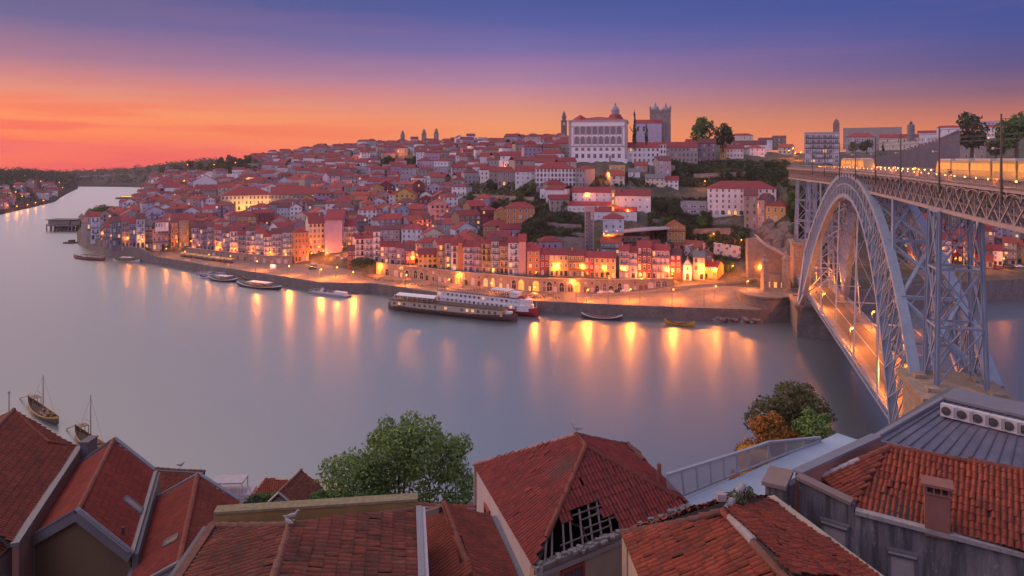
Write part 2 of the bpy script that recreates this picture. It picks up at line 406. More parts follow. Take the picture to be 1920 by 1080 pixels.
# far hills closing the river bend, and the wooded bank on the left
m = MT('wooded_hill'); n1 = m.noise(m.pos(), .02, 6, .7); n2 = m.noise(m.pos(), .12, 5, .7)
c = m.mix(m.ramp(n1, [(.4,0),(.6,1)]), (.035,.035,.03), (.06,.045,.045)); c = m.mix(m.ramp(n2, [(.4,0),(.7,.8)]), c, (.02,.028,.018)); m.bump(n2, 1.0, 4.0); WOODHILL = m.fin(c, 1.0)
def ridge_sheet(name, rows, nx=160, bump=3.0, seed=1):
    """rows: list of polylines [(x_px, Y, z)...] from the shore upwards, blended into one sheet"""
    nr = np.random.RandomState(seed); V = []
    t = np.linspace(0, 1, nx)
    for k, row in enumerate(rows):
        xs = np.array([r[0] for r in row], float); u = np.linspace(xs[0], xs[-1], nx); Y = np.interp(u, xs, [r[1] for r in row]); Z = np.interp(u, xs, [r[2] for r in row])
        if k > 0: Z = Z+nr.uniform(-bump, bump, nx)*(1 if k > 1 else .3)
        V.append(np.stack([(u-960)/FX*Y, Y, Z], -1))
    V = np.array(V); idx = np.arange(V.shape[0]*nx).reshape(V.shape[0], nx)
    Fq = np.stack([idx[:-1,:-1], idx[:-1,1:], idx[1:,1:], idx[1:,:-1]], -1).reshape(-1,4)
    o = bpy.data.objects.new(name, npmesh(name, V.reshape(-1,3), Fq, WOODHILL, smooth=True)); col.objects.link(o); tag(o, kind='structure'); return o
LB = [  # the left bank down the river
 [(-260,600,-2),(-60,790,-2),(0,833,-2),(60,960,-2),(103,1080,-2),(138,1480,-2),(146,1600,-2)],
 [(-260,604,4),(-60,795,4),(0,840,4),(60,968,4),(101,1095,4),(136,1495,4),(146,1610,3)],
 [(-260,640,6),(-60,850,6),(0,900,7),(55,1030,8),(95,1180,10),(134,1540,8),(146,1640,4)],
 [(-260,720,34),(-60,960,30),(0,1010,30),(50,1130,28),(90,1300,26),(132,1600,22),(146,1670,6)],
 [(-260,800,52),(-60,1080,46),(0,1150,45),(50,1280,44),(90,1450,38),(132,1680,30),(146,1720,10)],
 [(-260,1200,52),(-60,1400,46),(0,1500,45),(50,1600,44),(90,1700,38),(132,1800,28),(146,1850,10)]]
ridge_sheet('left_bank_hill', LB, seed=4)
FB = [
 [(-400,1850,-2),(20,1800,-2),(150,1720,-2),(240,1690,-2),(330,1560,-2),(420,1500,-2)],
 [(-400,1860,5),(20,1810,5),(150,1730,4),(240,1700,5),(330,1580,8),(420,1520,10)],
 [(-400,1990,12),(20,1950,14),(150,1850,14),(240,1800,14),(330,1700,30),(420,1620,44)],
 [(-400,2250,20),(20,2200,22),(100,2200,22),(150,2150,24),(240,2100,32),(330,1900,50),(420,1800,64)],
 [(-400,2700,18),(20,2700,20),(150,2600,22),(240,2600,34),(330,2400,56),(420,2300,72)]]
ridge_sheet('far_hills', FB, seed=5)
GB = []   # the near bank, falling from the viewer to the water
for Y, z in ((-60,63.5),(-8,62.5),(2,56),(12,46),(25,38),(45,32),(60,25),(80,16),(104,7),(124,4.2),(125.5,4.2),(126,-4)):
    GB.append([(X_, Y, z) for X_ in range(-220, 261, 8)])
V = np.array(GB, float); nr = np.random.RandomState(8); V[2:9,:,2] += nr.uniform(-.4,.4,V[2:9,:,2].shape)
idx = np.arange(V.shape[0]*V.shape[1]).reshape(V.shape[:2]); Fq = np.stack([idx[:-1,:-1], idx[:-1,1:], idx[1:,1:], idx[1:,:-1]], -1).reshape(-1,4)
o = bpy.data.objects.new('near_bank_ground', npmesh('near_bank_ground', V.reshape(-1,3), Fq, HILL, smooth=False)); col.objects.link(o); tag(o, kind='structure')
def ngz(Y): return float(np.interp(Y, (-60,-8,2,12,25,45,60,80,104,124), (63.5,62.5,56,46,38,32,25,16,7,4.2)))
# ------------------------------------------------------------------ houses
ROOF_A = far_roof('roof_red', (.40,.048,.05), (.27,.04,.045))
ROOF_B = far_roof('roof_orange', (.44,.09,.05), (.31,.06,.045))
ROOF_C = far_roof('roof_brown', (.22,.055,.06), (.14,.045,.055))
ROOF_G = plain('roof_grey', (.16,.15,.17), .7)
ROOFS = {'red': ROOF_A, 'orange': ROOF_B, 'brown': ROOF_C, 'grey': ROOF_G}
WALLC = {'white': (.72,.70,.72), 'cream': (.66,.56,.42), 'yellow': (.58,.38,.12), 'ochre': (.46,.27,.09), 'orange': (.52,.22,.08), 'pink': (.52,.32,.30),
         'lilac': (.46,.40,.52), 'mauve': (.38,.28,.38), 'blue': (.30,.38,.50), 'pale blue': (.50,.58,.68), 'grey': (.36,.34,.36), 'dark grey': (.19,.18,.20),
         'maroon': (.24,.05,.06), 'dark red': (.30,.045,.05), 'brown': (.22,.15,.12), 'stone': (.33,.29,.26), 'green': (.20,.27,.24), 'terracotta': (.40,.16,.10)}
def wallm(c): return wall_mat(WALLC[c], 'wall_'+c.replace(' ', '_'))
PANE = pane_mat('window_pane'); PANE2 = pane_mat('window_pane_lived_in', .16); PANED = plain('window_pane_dark', (.05,.045,.065), .3)
TRIM = plain('window_frame_white', (.72,.70,.70)); TRIMS = plain('window_frame_granite', (.34,.30,.29)); TRIMR = plain('window_frame_red', (.30,.06,.05)); TRIMG = plain('window_frame_green', (.05,.14,.10))
IRON = plain('dark_iron', (.05,.05,.06), .5)
def window_mesh(name, trim, kind='sash', pane=None, inner=.76):
    """one metre square, x across, z up from the sill, y = depth (front at negative y)"""
    mb = MB(); pane = pane or PANE; t = .11
    if kind == 'arch':
        n = 8; top = [(math.cos(math.pi*k/n)*.5, .68+.32*math.sin(math.pi*k/n)) for k in range(n+1)]
        poly = [(.5,0)]+top+[(-.5,0)]; inn = [(x*inner, .5-.47*(inner+.18)+z*(inner+.14)) for x, z in poly]
        k = len(poly); vs = [(x,-.08,z) for x,z in poly]+[(x,-.08,z) for x,z in inn]+[(x,-.01,z) for x,z in inn]+[(x,.05,z) for x,z in poly]
        fs = [(i,(i+1)%k,k+(i+1)%k,k+i) for i in range(k)]+[(k+i,k+(i+1)%k,2*k+(i+1)%k,2*k+i) for i in range(k)]+[(3*k+i,3*k+(i+1)%k,(i+1)%k,i) for i in range(k)]
        mb.add(vs, fs, 0); mb.add([(x,-.012,z) for x,z in inn], [tuple(range(k))], 1)
        mb.box((0,-.03,.40),(.05,.03,.7),0); mb.box((0,-.03,.55),(.7,.03,.04),0)
    else:
        for x in (-.5+t/2, .5-t/2): mb.box((x,-.03,.5),(t,.10,1),0)
        mb.box((0,-.031,1-t*.4),(1-2*t,.10,t*.8),0); mb.box((0,-.05,.03),(1.1,.16,.06),0)
        mb.box((0,-.005,.5),(.8,.01,.9),1)
        if kind == 'sash':
            mb.box((0,-.022,.5),(.05,.03,.88),0); mb.box((0,-.021,.56),(.78,.03,.045),0)
        if kind == 'door':
            mb.box((0,-.022,.5),(.05,.03,.88),0)
    return mb.mesh(name, [trim, pane])
WIN = {'white': window_mesh('window_white', TRIM), 'stone': window_mesh('window_stone', TRIMS), 'red': window_mesh('window_red', TRIMR), 'green': window_mesh('window_green', TRIMG),
       'arch': window_mesh('window_arch', TRIMS, 'arch'), 'door': window_mesh('door_plain', TRIMS, 'door', PANE2), 'shop': window_mesh('door_shop', TRIMG, 'door', PANE2),
       'lit': window_mesh('window_lit', TRIM, 'sash', emit('pane_lit', (1.0,.42,.10), 1.3)), 'palace': window_mesh('window_palace', plain('palace_granite',(.21,.185,.19)), 'arch', plain('palace_pane',(.17,.155,.185),.3), .52), 'archdoor': window_mesh('arch_door', TRIMS, 'arch', PANE2)}
def balcony_mesh():
    mb = MB(); mb.box((0,-.35,-.04),(1,.7,.08)); mb.box((0,-.68,.95),(1,.05,.06)); mb.box((0,-.68,.10),(1,.03,.04))
    for k in range(15): mb.box((-.48+.96*k/14,-.68,.5),(.016,.03,.9))
    for s in (-1,1): mb.box((s*.49,-.34,.95),(.02,.66,.05)); mb.box((s*.49,-.34,.5),(.012,.66,.04))
    return mb.mesh('balcony_rail', IRON)
BALC = balcony_mesh()
CHIM = None
def gable_roof(mb, w, d, h, rise, ov=.35, axis='x', m=0):
    """closed roof with a little thickness; ridge along x or y"""
    t = .22
    if axis == 'x':
        a = w/2+ov; b = d/2+ov; P = [(-a,-b),(a,-b),(a,b),(-a,b)]; r0, r1 = (-a,0), (a,0)
        e = h-rise*ov/(d/2)
        low = [(x,y+d/2,e) for x,y in P]; rd = [(r0[0],d/2,h+rise),(r1[0],d/2,h+rise)]
        vs = low+rd+[(x,y,z-t) for x,y,z in low]+[(x,y,z-t) for x,y,z in rd]
        fs = [(0,1,5,4),(2,3,4,5),(6,10,11,7),(8,11,10,9),(0,6,7,1),(2,8,9,3),(0,4,10,6),(4,3,9,10),(1,7,11,5),(5,11,8,2)]
    else:
        a = w/2+ov; b = d/2+ov; e = h-rise*ov/(w/2)
        low = [(-a,d/2-b,e),(a,d/2-b,e),(a,d/2+b,e),(-a,d/2+b,e)]; rd = [(0,d/2-b,h+rise),(0,d/2+b,h+rise)]
        vs = low+rd+[(x,y,z-t) for x,y,z in low]+[(x,y,z-t) for x,y,z in rd]
        fs = [(3,0,4,5),(1,2,5,4),(6,9,11,10),(7,10,11,8),(0,3,9,6),(2,1,7,8),(0,6,10,4),(4,10,7,1),(3,5,11,9),(5,2,8,11)]
    mb.add(vs, fs, m)
def hip_roof(mb, w, d, h, rise, ov=.35, m=0, y0=None, ridge=None):
    a = w/2+ov; b = d/2+ov; y0 = d/2 if y0 is None else y0; e = h-.1
    P = [(-a,y0-b,e),(a,y0-b,e),(a,y0+b,e),(-a,y0+b,e)]
    if w >= d: k = max(w/2-d/2*.9, .05); rd = [(-k,y0,h+rise),(k,y0,h+rise)]; top = [(0,1,5,4),(1,2,5),(2,3,4,5),(3,0,4)]
    else: k = max(d/2-w/2*.9, .05); rd = [(0,y0-k,h+rise),(0,y0+k,h+rise)]; top = [(0,1,4),(1,2,5,4),(2,3,5),(3,0,4,5)]
    vs = P+rd+[(x,y,z-.2) for x,y,z in P]
    mb.add(vs, top+[(0,6,7,1),(1,7,8,2),(2,8,9,3),(3,9,6,0),(9,8,7,6)], m)
NHOUSE = 0
def face_rot(p): return math.atan2(-p.x, p.y)*1.0
def house_at(name, p, w, d, h, rot, wall, roof='gable', rc='red', rise=None, win='white', cols=None, floors=None, balc=False, ground='door', sink=3.5,
             label=None, cat='house', group=None, chim=True, wsize=None, side=True, rs=None, lit=0.0, sidecol=None):
    rs = rs or random.Random(int(p.x*13+p.y*7))
    root = empty(name, p, rot, label, cat, group)
    wm = wallm(wall) if isinstance(wall, str) else wall
    if rise is None: rise = {'gable': .26*d, 'gabley': .28*w, 'hip': .24*min(w,d), 'flat': 0}[roof]
    mb = MB(); zb = -sink
    if roof == 'gabley':
        vs = [(-w/2,0,zb),(w/2,0,zb),(w/2,d,zb),(-w/2,d,zb),(-w/2,0,h),(w/2,0,h),(w/2,d,h),(-w/2,d,h),(0,0,h+rise-.25),(0,d,h+rise-.25)]
        fs = [(0,1,5,8,4),(1,2,6,5),(2,3,7,9,6),(3,0,4,7)]
    elif roof == 'gable':
        vs = [(-w/2,0,zb),(w/2,0,zb),(w/2,d,zb),(-w/2,d,zb),(-w/2,0,h),(w/2,0,h),(w/2,d,h),(-w/2,d,h),(-w/2,d/2,h+rise-.25),(w/2,d/2,h+rise-.25)]
        fs = [(0,1,5,4),(1,2,6,9,5),(2,3,7,6),(3,0,4,8,7)]
    else:
        vs = [(-w/2,0,zb),(w/2,0,zb),(w/2,d,zb),(-w/2,d,zb),(-w/2,0,h),(w/2,0,h),(w/2,d,h),(-w/2,d,h)]
        fs = [(0,1,5,4),(1,2,6,5),(2,3,7,6),(3,0,4,7),(4,5,6,7)]
    mats = [wm]; fm = [0]*len(fs)
    mb.add(vs, fs); mb.m = fm
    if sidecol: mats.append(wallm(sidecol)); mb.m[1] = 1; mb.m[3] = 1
    if roof == 'flat':
        for c_, d_ in (((0,.1,h+.35),(w,.2,.7)),((0,d-.1,h+.35),(w,.2,.7)),((-w/2+.1,d/2,h+.35),(.2,d-.4,.7)),((w/2-.1,d/2,h+.35),(.2,d-.4,.7))): mb.box(c_, d_)
    else: mb.box((0,-.10,h-.28),(w+.1,.22,.26))       # cornice
    mb.build('wall', mats, root)
    if roof != 'flat':
        rb = MB()
        if roof == 'gable': gable_roof(rb, w, d, h, rise)
        elif roof == 'gabley': gable_roof(rb, w, d, h, rise, axis='y')
        else: hip_roof(rb, w, d, h, rise)
        ro = rb.build('roof', ROOFS[rc], root)
        if chim and rs.random() < .6:
            cb = MB(); cx, cy = rs.uniform(-w*.35, w*.35), rs.uniform(d*.35, d*.8); cz = h+rise*.6
            cb.box((cx,cy,cz+.5),(.6,.9,2.0)); cb.box((cx,cy,cz+1.6),(.8,1.1,.15)); cb.build('chimney', [wm if rs.random() < .5 else ROOF_C], ro)
    floors = floors or max(1, int(round(h/3.1))); cols = cols if cols is not None else max(1, int(round(w/2.6)))
    fh = h/floors
    for f in range(floors):
        for k in range(cols):
            if cols == 0: break
            x = -w/2+(k+.5)*w/cols
            ww = min(1.35, w/cols*.52); wh = fh*.58; z = f*fh+fh*.22
            if wsize: ww, wh = wsize
            me = WIN['lit'] if rs.random() < lit else WIN[win]; nm = 'window'
            if f == 0 and ground == 'door': me = WIN['door'] if rs.random() < .5 else WIN['shop']; nm = 'door'; z = .05; wh = fh*.74; ww = min(1.6, w/cols*.62)
            elif f == 0 and ground == 'arch': me = WIN['archdoor']; nm = 'door'; z = .05; wh = fh*.82; ww = min(2.2, w/cols*.66)
            elif f == 0 and ground == 'none': continue
            elif balc and f > 0 and balc == 'doors': z = f*fh+.15; wh = fh*.74
            inst(nm, me, root, (x,-.02,z), (ww,1,wh))
        if balc and f > 0 and (balc == 'doors' or rs.random() < .7):
            bw = w*.94 if rs.random() < .7 else w*.5
            inst('balcony', BALC, root, (0,-.0,f*fh+.06), (bw,1,1.0))
    if side and d > 5:
        sc = max(1, int(d/4.5)); sx = 1 if p.x < 0 else -1
        for f in range(1 if floors > 1 else 0, floors):
            for k in range(sc):
                if rs.random() < .55: inst('window', WIN[win], root, (sx*(w/2+.02), (k+.5)*d/sc, f*fh+fh*.25), (1.0,1,fh*.5), R(90)*sx)
    return root
FOOT = []      # building footprints on the hillside as (x, y, radius): nothing else is put there
def house(x0, x1, yb, yt, wall, d=10, label=None, name='town_house', Y=None, tw=0.0, set_back=False, **kw):
    """a house whose front spans photo columns x0..x1 with its foot at yb and its eave at yt"""
    xm = (x0+x1)/2
    p = at(xm, yb, Y) if Y else None
    if p is None or not (set_back or -1.5 < p.z-gz(xm, Y) < .6):      # a front that would hover or be buried is set on the slope instead
        p = hit(xm, yb) or at(xm, yb, 900)
    Y = p.y; rot = face_rot(p)+R(tw); dist = math.hypot(p.x, p.y)
    w = (x1-x0)*Y/FX*math.cos(face_rot(p)); h = (yb-yt)*Y/FX
    FOOT.append((p.x-math.sin(rot)*d/2, p.y+math.cos(rot)*d/2, max(w,d)*.5))
    return house_at(name, p, w, d, h, rot, wall, label=label, **kw)

# ---- the front rows: every house named by where it stands
RIB = 'tall narrow houses along the quay'
# row on the terrace above the arcades, from the umbrella pine to the pink blank gable
row = [ # x0,x1,eave,wall,roof colour,opts,label
 (666,684,449,'white','red',dict(win='red',balc='doors'),'narrow white house with red window frames, first behind the umbrella pine'),
 (684,700,446,'lilac','red',dict(balc='doors'),'narrow lilac house, second from the umbrella pine in the arcade row'),
 (700,713,436,'white','brown',dict(balc='doors'),'tall thin white house standing above its neighbours behind the umbrella pine'),
 (713,729,463,'pink','red',dict(),'pinkish house lit orange at its foot, just beyond the tall thin white house'),
 (729,743,462,'lilac','red',dict(balc='doors'),'lilac house with balcony doors, beside the pinkish lit house'),
 (743,760,466,'mauve','red',dict(win='stone'),'mauve house with stone window frames, middle of the low arcade stretch'),
 (760,778,470,'maroon','brown',dict(),'low maroon house with an awning, left of the glowing street opening'),
 (784,820,476,'yellow','red',dict(win='red',cols=4),'wide low yellow house with red frames, right of the glowing street opening'),
 (820,834,458,'ochre','red',dict(balc='doors'),'ochre house with stacked balconies, right of the wide low yellow house'),
 (834,846,456,'grey','red',dict(balc='doors'),'grey house hung with washing, between ochre house and white framed house'),
 (846,859,460,'white','red',dict(win='red',balc='doors'),'white house with red frames beside the bare orange gable'),
 (868,888,463,'lilac','red',dict(balc='doors'),'lilac house with four rows of white windows, right of the bare orange gable'),
 (888,903,462,'mauve','red',dict(balc='doors'),'mauve house with balconies, second to the right of the orange gable'),
 (903,921,457,'yellow','red',dict(win='green',balc='doors'),'bright yellow house with balconies, above the arcade doors'),
 (921,937,452,'blue','brown',dict(balc='doors'),'narrow blue grey house, left of the ochre house with red roof'),
 (937,953,460,'ochre','red',dict(balc='doors'),'ochre house under a red roof, left of the house with the pink blank gable'),
 (953,973,454,'pale blue','red',dict(balc='doors'),'pale blue house with dark balconies and a bare pink side gable'),
 (988,1013,470,'orange','red',dict(),'orange house at the start of the coloured square row'),
 (1013,1030,477,'dark red','red',dict(),'dark red house, left one of two in the square row'),
 (1030,1066,477,'yellow','red',dict(cols=4),'wide yellow house between the left dark red house and the ochre one'),
 (1066,1096,478,'ochre','red',dict(cols=4,balc=True),'ochre house with washing on its balconies, left of the right dark red house'),
 (1096,1114,482,'dark red','red',dict(),'dark red house, right one of two in the square row'),
 (1114,1155,483,'yellow','red',dict(cols=4),'wide yellow house with twelve windows, right end of the square row'),
 (1161,1180,470,'mauve','red',dict(balc='doors'),'mauve house with glazed balconies, right of the square row'),
 (1180,1195,474,'lilac','red',dict(balc='doors'),'lilac house squeezed between two mauve houses right of the square'),
 (1195,1222,464,'maroon','red',dict(balc='doors',floors=4),'broad maroon house with a white attic storey and red hipped roof'),
 (1222,1256,470,'mauve','red',dict(balc='doors',cols=4),'broad mauve house with an awning over its lit ground floor'),
 (1256,1278,478,'maroon','brown',dict(),'maroon house lit by lanterns, left of the little white chapel'),
]
def yb_row(x): return float(np.interp(x, [660,705,880,1000,1160,1300], [492,493,510,516,521,526]))
for x0, x1, yt, wc, rc, kw, lb in row:
    kw = dict(kw); tall = (yb_row(x0)-yt) > 40
    house(x0, x1-.4, yb_row((x0+x1)/2), yt, wc, d=9, rc=rc, label=lb, group=RIB, name='town_house', roof=kw.pop('roof','gable'), ground='door', sink=1.5, side=False, lit=.04,
          floors=kw.pop('floors', None) or max(3, int(round((yb_row(x0)-yt)/12.0))), **kw)
# side gables and set-back pieces in the same row
house(859,868,yb_row(864),455,'orange',d=10,label='narrow blank orange gable wall glowing above the arcade',group=RIB,cols=0,ground='none',rc='red',sink=1.5)
house(973,986,yb_row(979),452,'pink',d=11,label='blank pale pink gable wall closing the terrace row',group=RIB,cols=0,ground='none',rc='red',sink=1.5)
house(1198,1222,463,455,'white',d=8,Y=345,set_back=True,label='white attic storey with five windows under a red hipped roof',group='set back upper houses',roof='hip',ground='win',cols=5,floors=1,sink=2,chim=False)
house(1172,1184,470,460,'white',d=7,Y=350,set_back=True,label='tiny white attic house peeping above the lilac house',group='set back upper houses',roof='hip',ground='win',floors=1,sink=3)
house(1320,1345,522,500,'yellow',d=9,label='low yellow house with red roof and lit doors, right of the cream house',rc='red',ground='door',cols=3,tw=-20)
house(1300,1321,524,482,'cream',d=9,label='slim cream three storey house between chapel and low yellow house',rc='grey',cols=2,floors=3,win='stone')
house(1308,1336,500,478,'dark grey',d=10,label='dark slate clad house behind the slim cream house',rc='brown',cols=2,roof='gabley',ground='win')
house(1278,1312,480,462,'terracotta',d=10,label='long terracotta roofed house behind the maroon house near the mural',rc='orange',cols=3,ground='win',tw=-25)
house(1264,1276,482,460,'dark red',d=7,label='small dark red house with pointed roof above the maroon house',rc='red',cols=2,roof='hip',ground='win')
# the white chapel front
p = hit(1289, 526); w = 17*p.y/FX; cr = empty('chapel', p, face_rot(p), 'little white chapel with dark stone door and stepped gable by the square', 'chapel')
mb = MB(); mb.box((0,4,2.5),(w,8,9)); mb.add([(-w/2,-.001,7),(w/2,-.001,7),(0,-.001,9.6),(-w/2,8,7),(w/2,8,7),(0,8,9.6)],[(0,1,2),(4,3,5),(1,4,5,2),(3,0,2,5)]); mb.build('wall', wallm('white'), cr)
rb = MB(); gable_roof(rb, w, 8, 7.1, 2.9, .3, 'y'); rb.build('roof', ROOF_G, cr)
mb = MB(); 
for x in (-w/2+.2, w/2-.2): mb.box((x,-.1,3.4),(.5,.3,7.2))
mb.box((0,-.1,7.1),(w,.35,.5)); mb.box((0,-.05,9.7),(.5,.4,1.2)); mb.box((0,-.05,10.8),(.12,.12,1.4)); mb.box((0,-.05,10.9),(.6,.12,.12)); mb.build('stone_trim', TRIMS, cr)
inst('door', WIN['archdoor'], cr, (0,-.03,0), (1.6,1,3.4)); inst('window', WIN['stone'], cr, (0,-.03,4.4), (1.1,1,1.5))

# row on the left quay, behind the market stalls
rowl = [
 (359,374,428,'lilac','brown',dict(balc='doors'),'lilac house at the left end of the long low quay row'),
 (374,388,430,'mauve','brown',dict(balc='doors'),'mauve balconied house, second from the left end of the quay row'),
 (388,402,426,'grey','brown',dict(balc='doors'),'grey house with three lines of balconies, third from the left end of the quay row'),
 (402,417,431,'pink','red',dict(balc='doors'),'pinkish house in the long quay row, above the left market awning'),
 (417,431,436,'lilac','brown',dict(balc='doors'),'pale lilac house in the long quay row with a dark attic'),
 (431,446,434,'white','red',dict(balc='doors'),'whitish house in the middle of the long quay row'),
 (446,461,440,'grey','red',dict(balc='doors'),'grey balconied house, right of the whitish house in the long quay row'),
 (461,479,432,'lilac','brown',dict(balc='doors',floors=5),'tall lilac house with dense balconies in the long quay row'),
 (479,495,438,'pale blue','red',dict(balc='doors'),'pale bluish house with a bright window in the long quay row'),
 (495,509,444,'white','red',dict(balc='doors'),'white balconied house near the right end of the long quay row'),
 (509,529,438,'grey','brown',dict(balc='doors'),'grey house with stacked galleries, left of the pedimented blue house'),
 (529,550,436,'blue','brown',dict(balc='doors',floors=5),'blue grey house with a small pediment, joined to the orange corner building'),
]
def yb_rl(x): return float(np.interp(x, [340,420,480,550], [466,474,480,489]))
for x0, x1, yt, wc, rc, kw, lb in rowl:
    house(x0, x1-.4, yb_rl((x0+x1)/2), yt, wc, d=11, rc=rc, label=lb, group=RIB, ground='door', sink=2, side=False, lit=.05, floors=kw.pop('floors',4), **kw)
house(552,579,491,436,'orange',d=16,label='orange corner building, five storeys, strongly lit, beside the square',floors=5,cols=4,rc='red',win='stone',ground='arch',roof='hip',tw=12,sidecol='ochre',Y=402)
house(579,609,478,418,'cream',d=22,label='cream front of the big six storey block on the square',floors=6,cols=4,rc='red',win='red',ground='arch',roof='gable',Y=425,tw=6)
house(609,642,474,412,'mauve',d=22,label='long mauve windowless side wing of the big block on the square',floors=6,cols=0,rc='red',ground='arch',roof='gable',Y=430,tw=-10)
house(642,668,462,424,'grey',d=14,label='grey balconied house across the lane from the mauve wing',floors=4,rc='red',balc='doors',Y=440)
house(652,668,500,470,'maroon',d=10,label='small maroon house at the corner beside the umbrella pine',floors=3,rc='brown',cols=2,Y=378)

# the headland row far left
rowh = [
 (163,170,412,452,'grey','red','first narrow grey house on the tip of the headland',3),
 (170,188,412,455,'white','red','white balconied house near the tip of the headland',4),
 (188,194,424,456,'dark grey','grey','dark slate house wedged beside the white house on the headland',3),
 (194,206,428,458,'pink','red','low pinkish house in the headland row with a lamp at its foot',3),
 (206,210,420,459,'white','brown','very thin white house in the headland row',4),
 (210,228,416,460,'dark grey','brown','dark grey clad house in the middle of the headland row',4),
 (228,242,414,462,'stone','red','stone coloured house with many balconies on the headland',5),
 (242,255,418,463,'mauve','red','mauve house on the headland, right of the many balconies',4),
 (255,272,410,465,'blue','brown','blue slate house with a broken roof line on the headland',4),
 (272,286,424,466,'dark grey','grey','dark grey metal clad house on the headland, near its right end',4),
 (286,318,428,468,'lilac','red','broad lilac house with a stepped top, right end of the headland row',3),
]
for x0, x1, yt, yb, wc, rc, lb, fl in rowh:
    house(x0, x1-.3, yb, yt, wc, d=12, rc=rc, label=lb, group='houses on the headland', floors=fl, balc='doors' if wc in ('white','stone','mauve') else True, ground='door', sink=3, lit=.04,
          Y=float(np.interp((x0+x1)/2,[160,200,265,290,320],[520,486,462,456,452])), side=False)
house(291,316,428,416,'white',d=9,label='white upper storey with five windows set back on the lilac headland house',floors=1,cols=5,ground='win',roof='hip',Y=459,sink=2,rc='red',set_back=True)
house(320,334,462,416,'orange',d=10,label='narrow orange lit house, in the gap right of the headland',floors=4,cols=2,rc='brown',Y=470)
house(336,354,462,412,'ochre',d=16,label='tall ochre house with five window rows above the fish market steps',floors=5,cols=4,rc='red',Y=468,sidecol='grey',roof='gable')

# ---- the big buildings up the hill
def palace():
    p = at(1121, 298, 455); rot = face_rot(p)+R(-3); w, d, h = 38, 40, 25.5
    r = empty('bishop_palace', p, rot, "huge white baroque palace with two rows of tall stone framed windows on the hilltop", 'palace')
    mb = MB(); mb.box((0,d/2,h/2-3),(w,d,h+6)); mb.build('wall', wall_mat((.74,.73,.76),'wall_palace',.2), r)
    mb = MB()
    for k in range(9): mb.box((-w/2+3.2+k*(w-6.4)/8,-.05,(h+8)/2-2.2),(.42,.2,h-12.6))
    for x in (-w/2+.7, w/2-.7): mb.box((x,-.12,h/2-.5),(1.8,.4,h-1))
    mb.box((0,-.25,h-.4),(w+1.2,.9,.9)); mb.box((0,-.14,h-4.2),(w-2.6,.3,.5)); mb.box((0,-.14,8.3),(w-2.6,.3,.9)); mb.box((w/2+.1,d/2,h-.4),(.9,d+1,.9)); mb.box((w/2+.02,d/2,8.3),(.3,d-2,.9))
    mb.build('stone_trim', TRIMS, r)
    rb = MB(); hip_roof(rb, w, d, h+.1, 3.2, .5); rf = rb.build('roof', ROOF_A, r)
    rb = MB(); rb.lathe((-w/2+7,7,h),[(5.5,0),(4.2,1.6),(.2,4.0)],4); rb.build('roof_pavilion', ROOF_A, rf)
    rb = MB(); rb.lathe((w/2-8,12,h),[(6.0,.5),(4.2,3.0),(3.4,4.4)],4); rb.build('roof_pavilion', ROOF_A, rf)
    cb = MB(); cb.lathe((w/2-8,12,h+4),[(2.6,0),(2.6,2.6),(3.0,2.7),(3.0,3.0),(2.6,3.2),(2.2,4.4),(1.2,5.6),(.5,6.1),(.5,6.9),(.7,7.0),(.2,8.4),(.05,9.0)],10); cb.build('cupola', plain('lead_dome',(.24,.24,.30)), r)
    for k in range(8):
        x = -w/2+3.2+(k+.5)*(w-6.4)/8
        for z, s_ in ((16.0,(2.5,1,5.4)),(9.7,(2.4,1,5.0))): inst('window', WIN['palace'], r, (x,-.03,z), (s_[0]*1.28,1,s_[2]*1.06))
        inst('window', WIN['palace'], r, (x,-.03,5.3), (2.1,1,2.1)); inst('window', WIN['stone'], r, (x,-.03,.6), (2.1,1,2.8))
    for k in range(4):
        for z in (16.0, 9.7): inst('window', WIN['palace'], r, (w/2+.03, 4+k*8, z), (3.0,1,5.4), R(90))
    FOOT.append((p.x, p.y+20, 24))
palace()
def cathedral():
    p = at(1238, 250, 520); r = empty('cathedral', p, face_rot(p), 'grey granite cathedral with twin domed towers rising behind the palace', 'cathedral'); k = 520/FX
    st = OLDST; mb = MB(); mb.box((0,10,3),(15.5,13,28)); mb.build('wall', st, r)
    for i, (x, z) in enumerate(((-3.7,0),(4.1,-.8))):
        tb = MB(); zt = 17+z
        tb.lathe((x,9-i*0,zt),[(2.6,0),(2.9,.8),(3.0,1.8),(2.5,3.2),(1.3,4.4),(.7,4.7),(.8,5.4),(.4,6.2),(.12,7.6)],10); tb.build('dome', plain('lead_dome',(.24,.24,.30)), r)
    mb = MB()
    for x in (-7.4,7.4):
        for y in (4, 16): mb.lathe((x,y,17),[(.55,0),(.55,1.6),(.8,1.8),(.1,4.4)],6)
    mb.box((0,3.45,16.6),(16,.5,.6)); mb.box((0,3.45,17.5),(15.6,.3,.8)); mb.build('parapet', st, r)
    for x in (-3.4,3.4): inst('window', WIN['arch'], r, (x,3.47,11.5), (1.6,1,3.2))
    mb = MB(); mb.box((-9,4,-1),(20,11,18)); mb.build('nave', wallm('lilac'), r)
    rb = MB(); b2 = MB(); gable_roof(b2, 20, 11, 8, 2.6); b2.v = [(x-9,y-1.5,z) for x,y,z in b2.v]; b2.build('roof', ROOF_A, r)
    for k_ in range(4): inst('window', WIN['arch'], r, (-16.5+k_*4.5,-1.53,1.5), (2.0,1,4.0))
cathedral()
PAL_Y = None
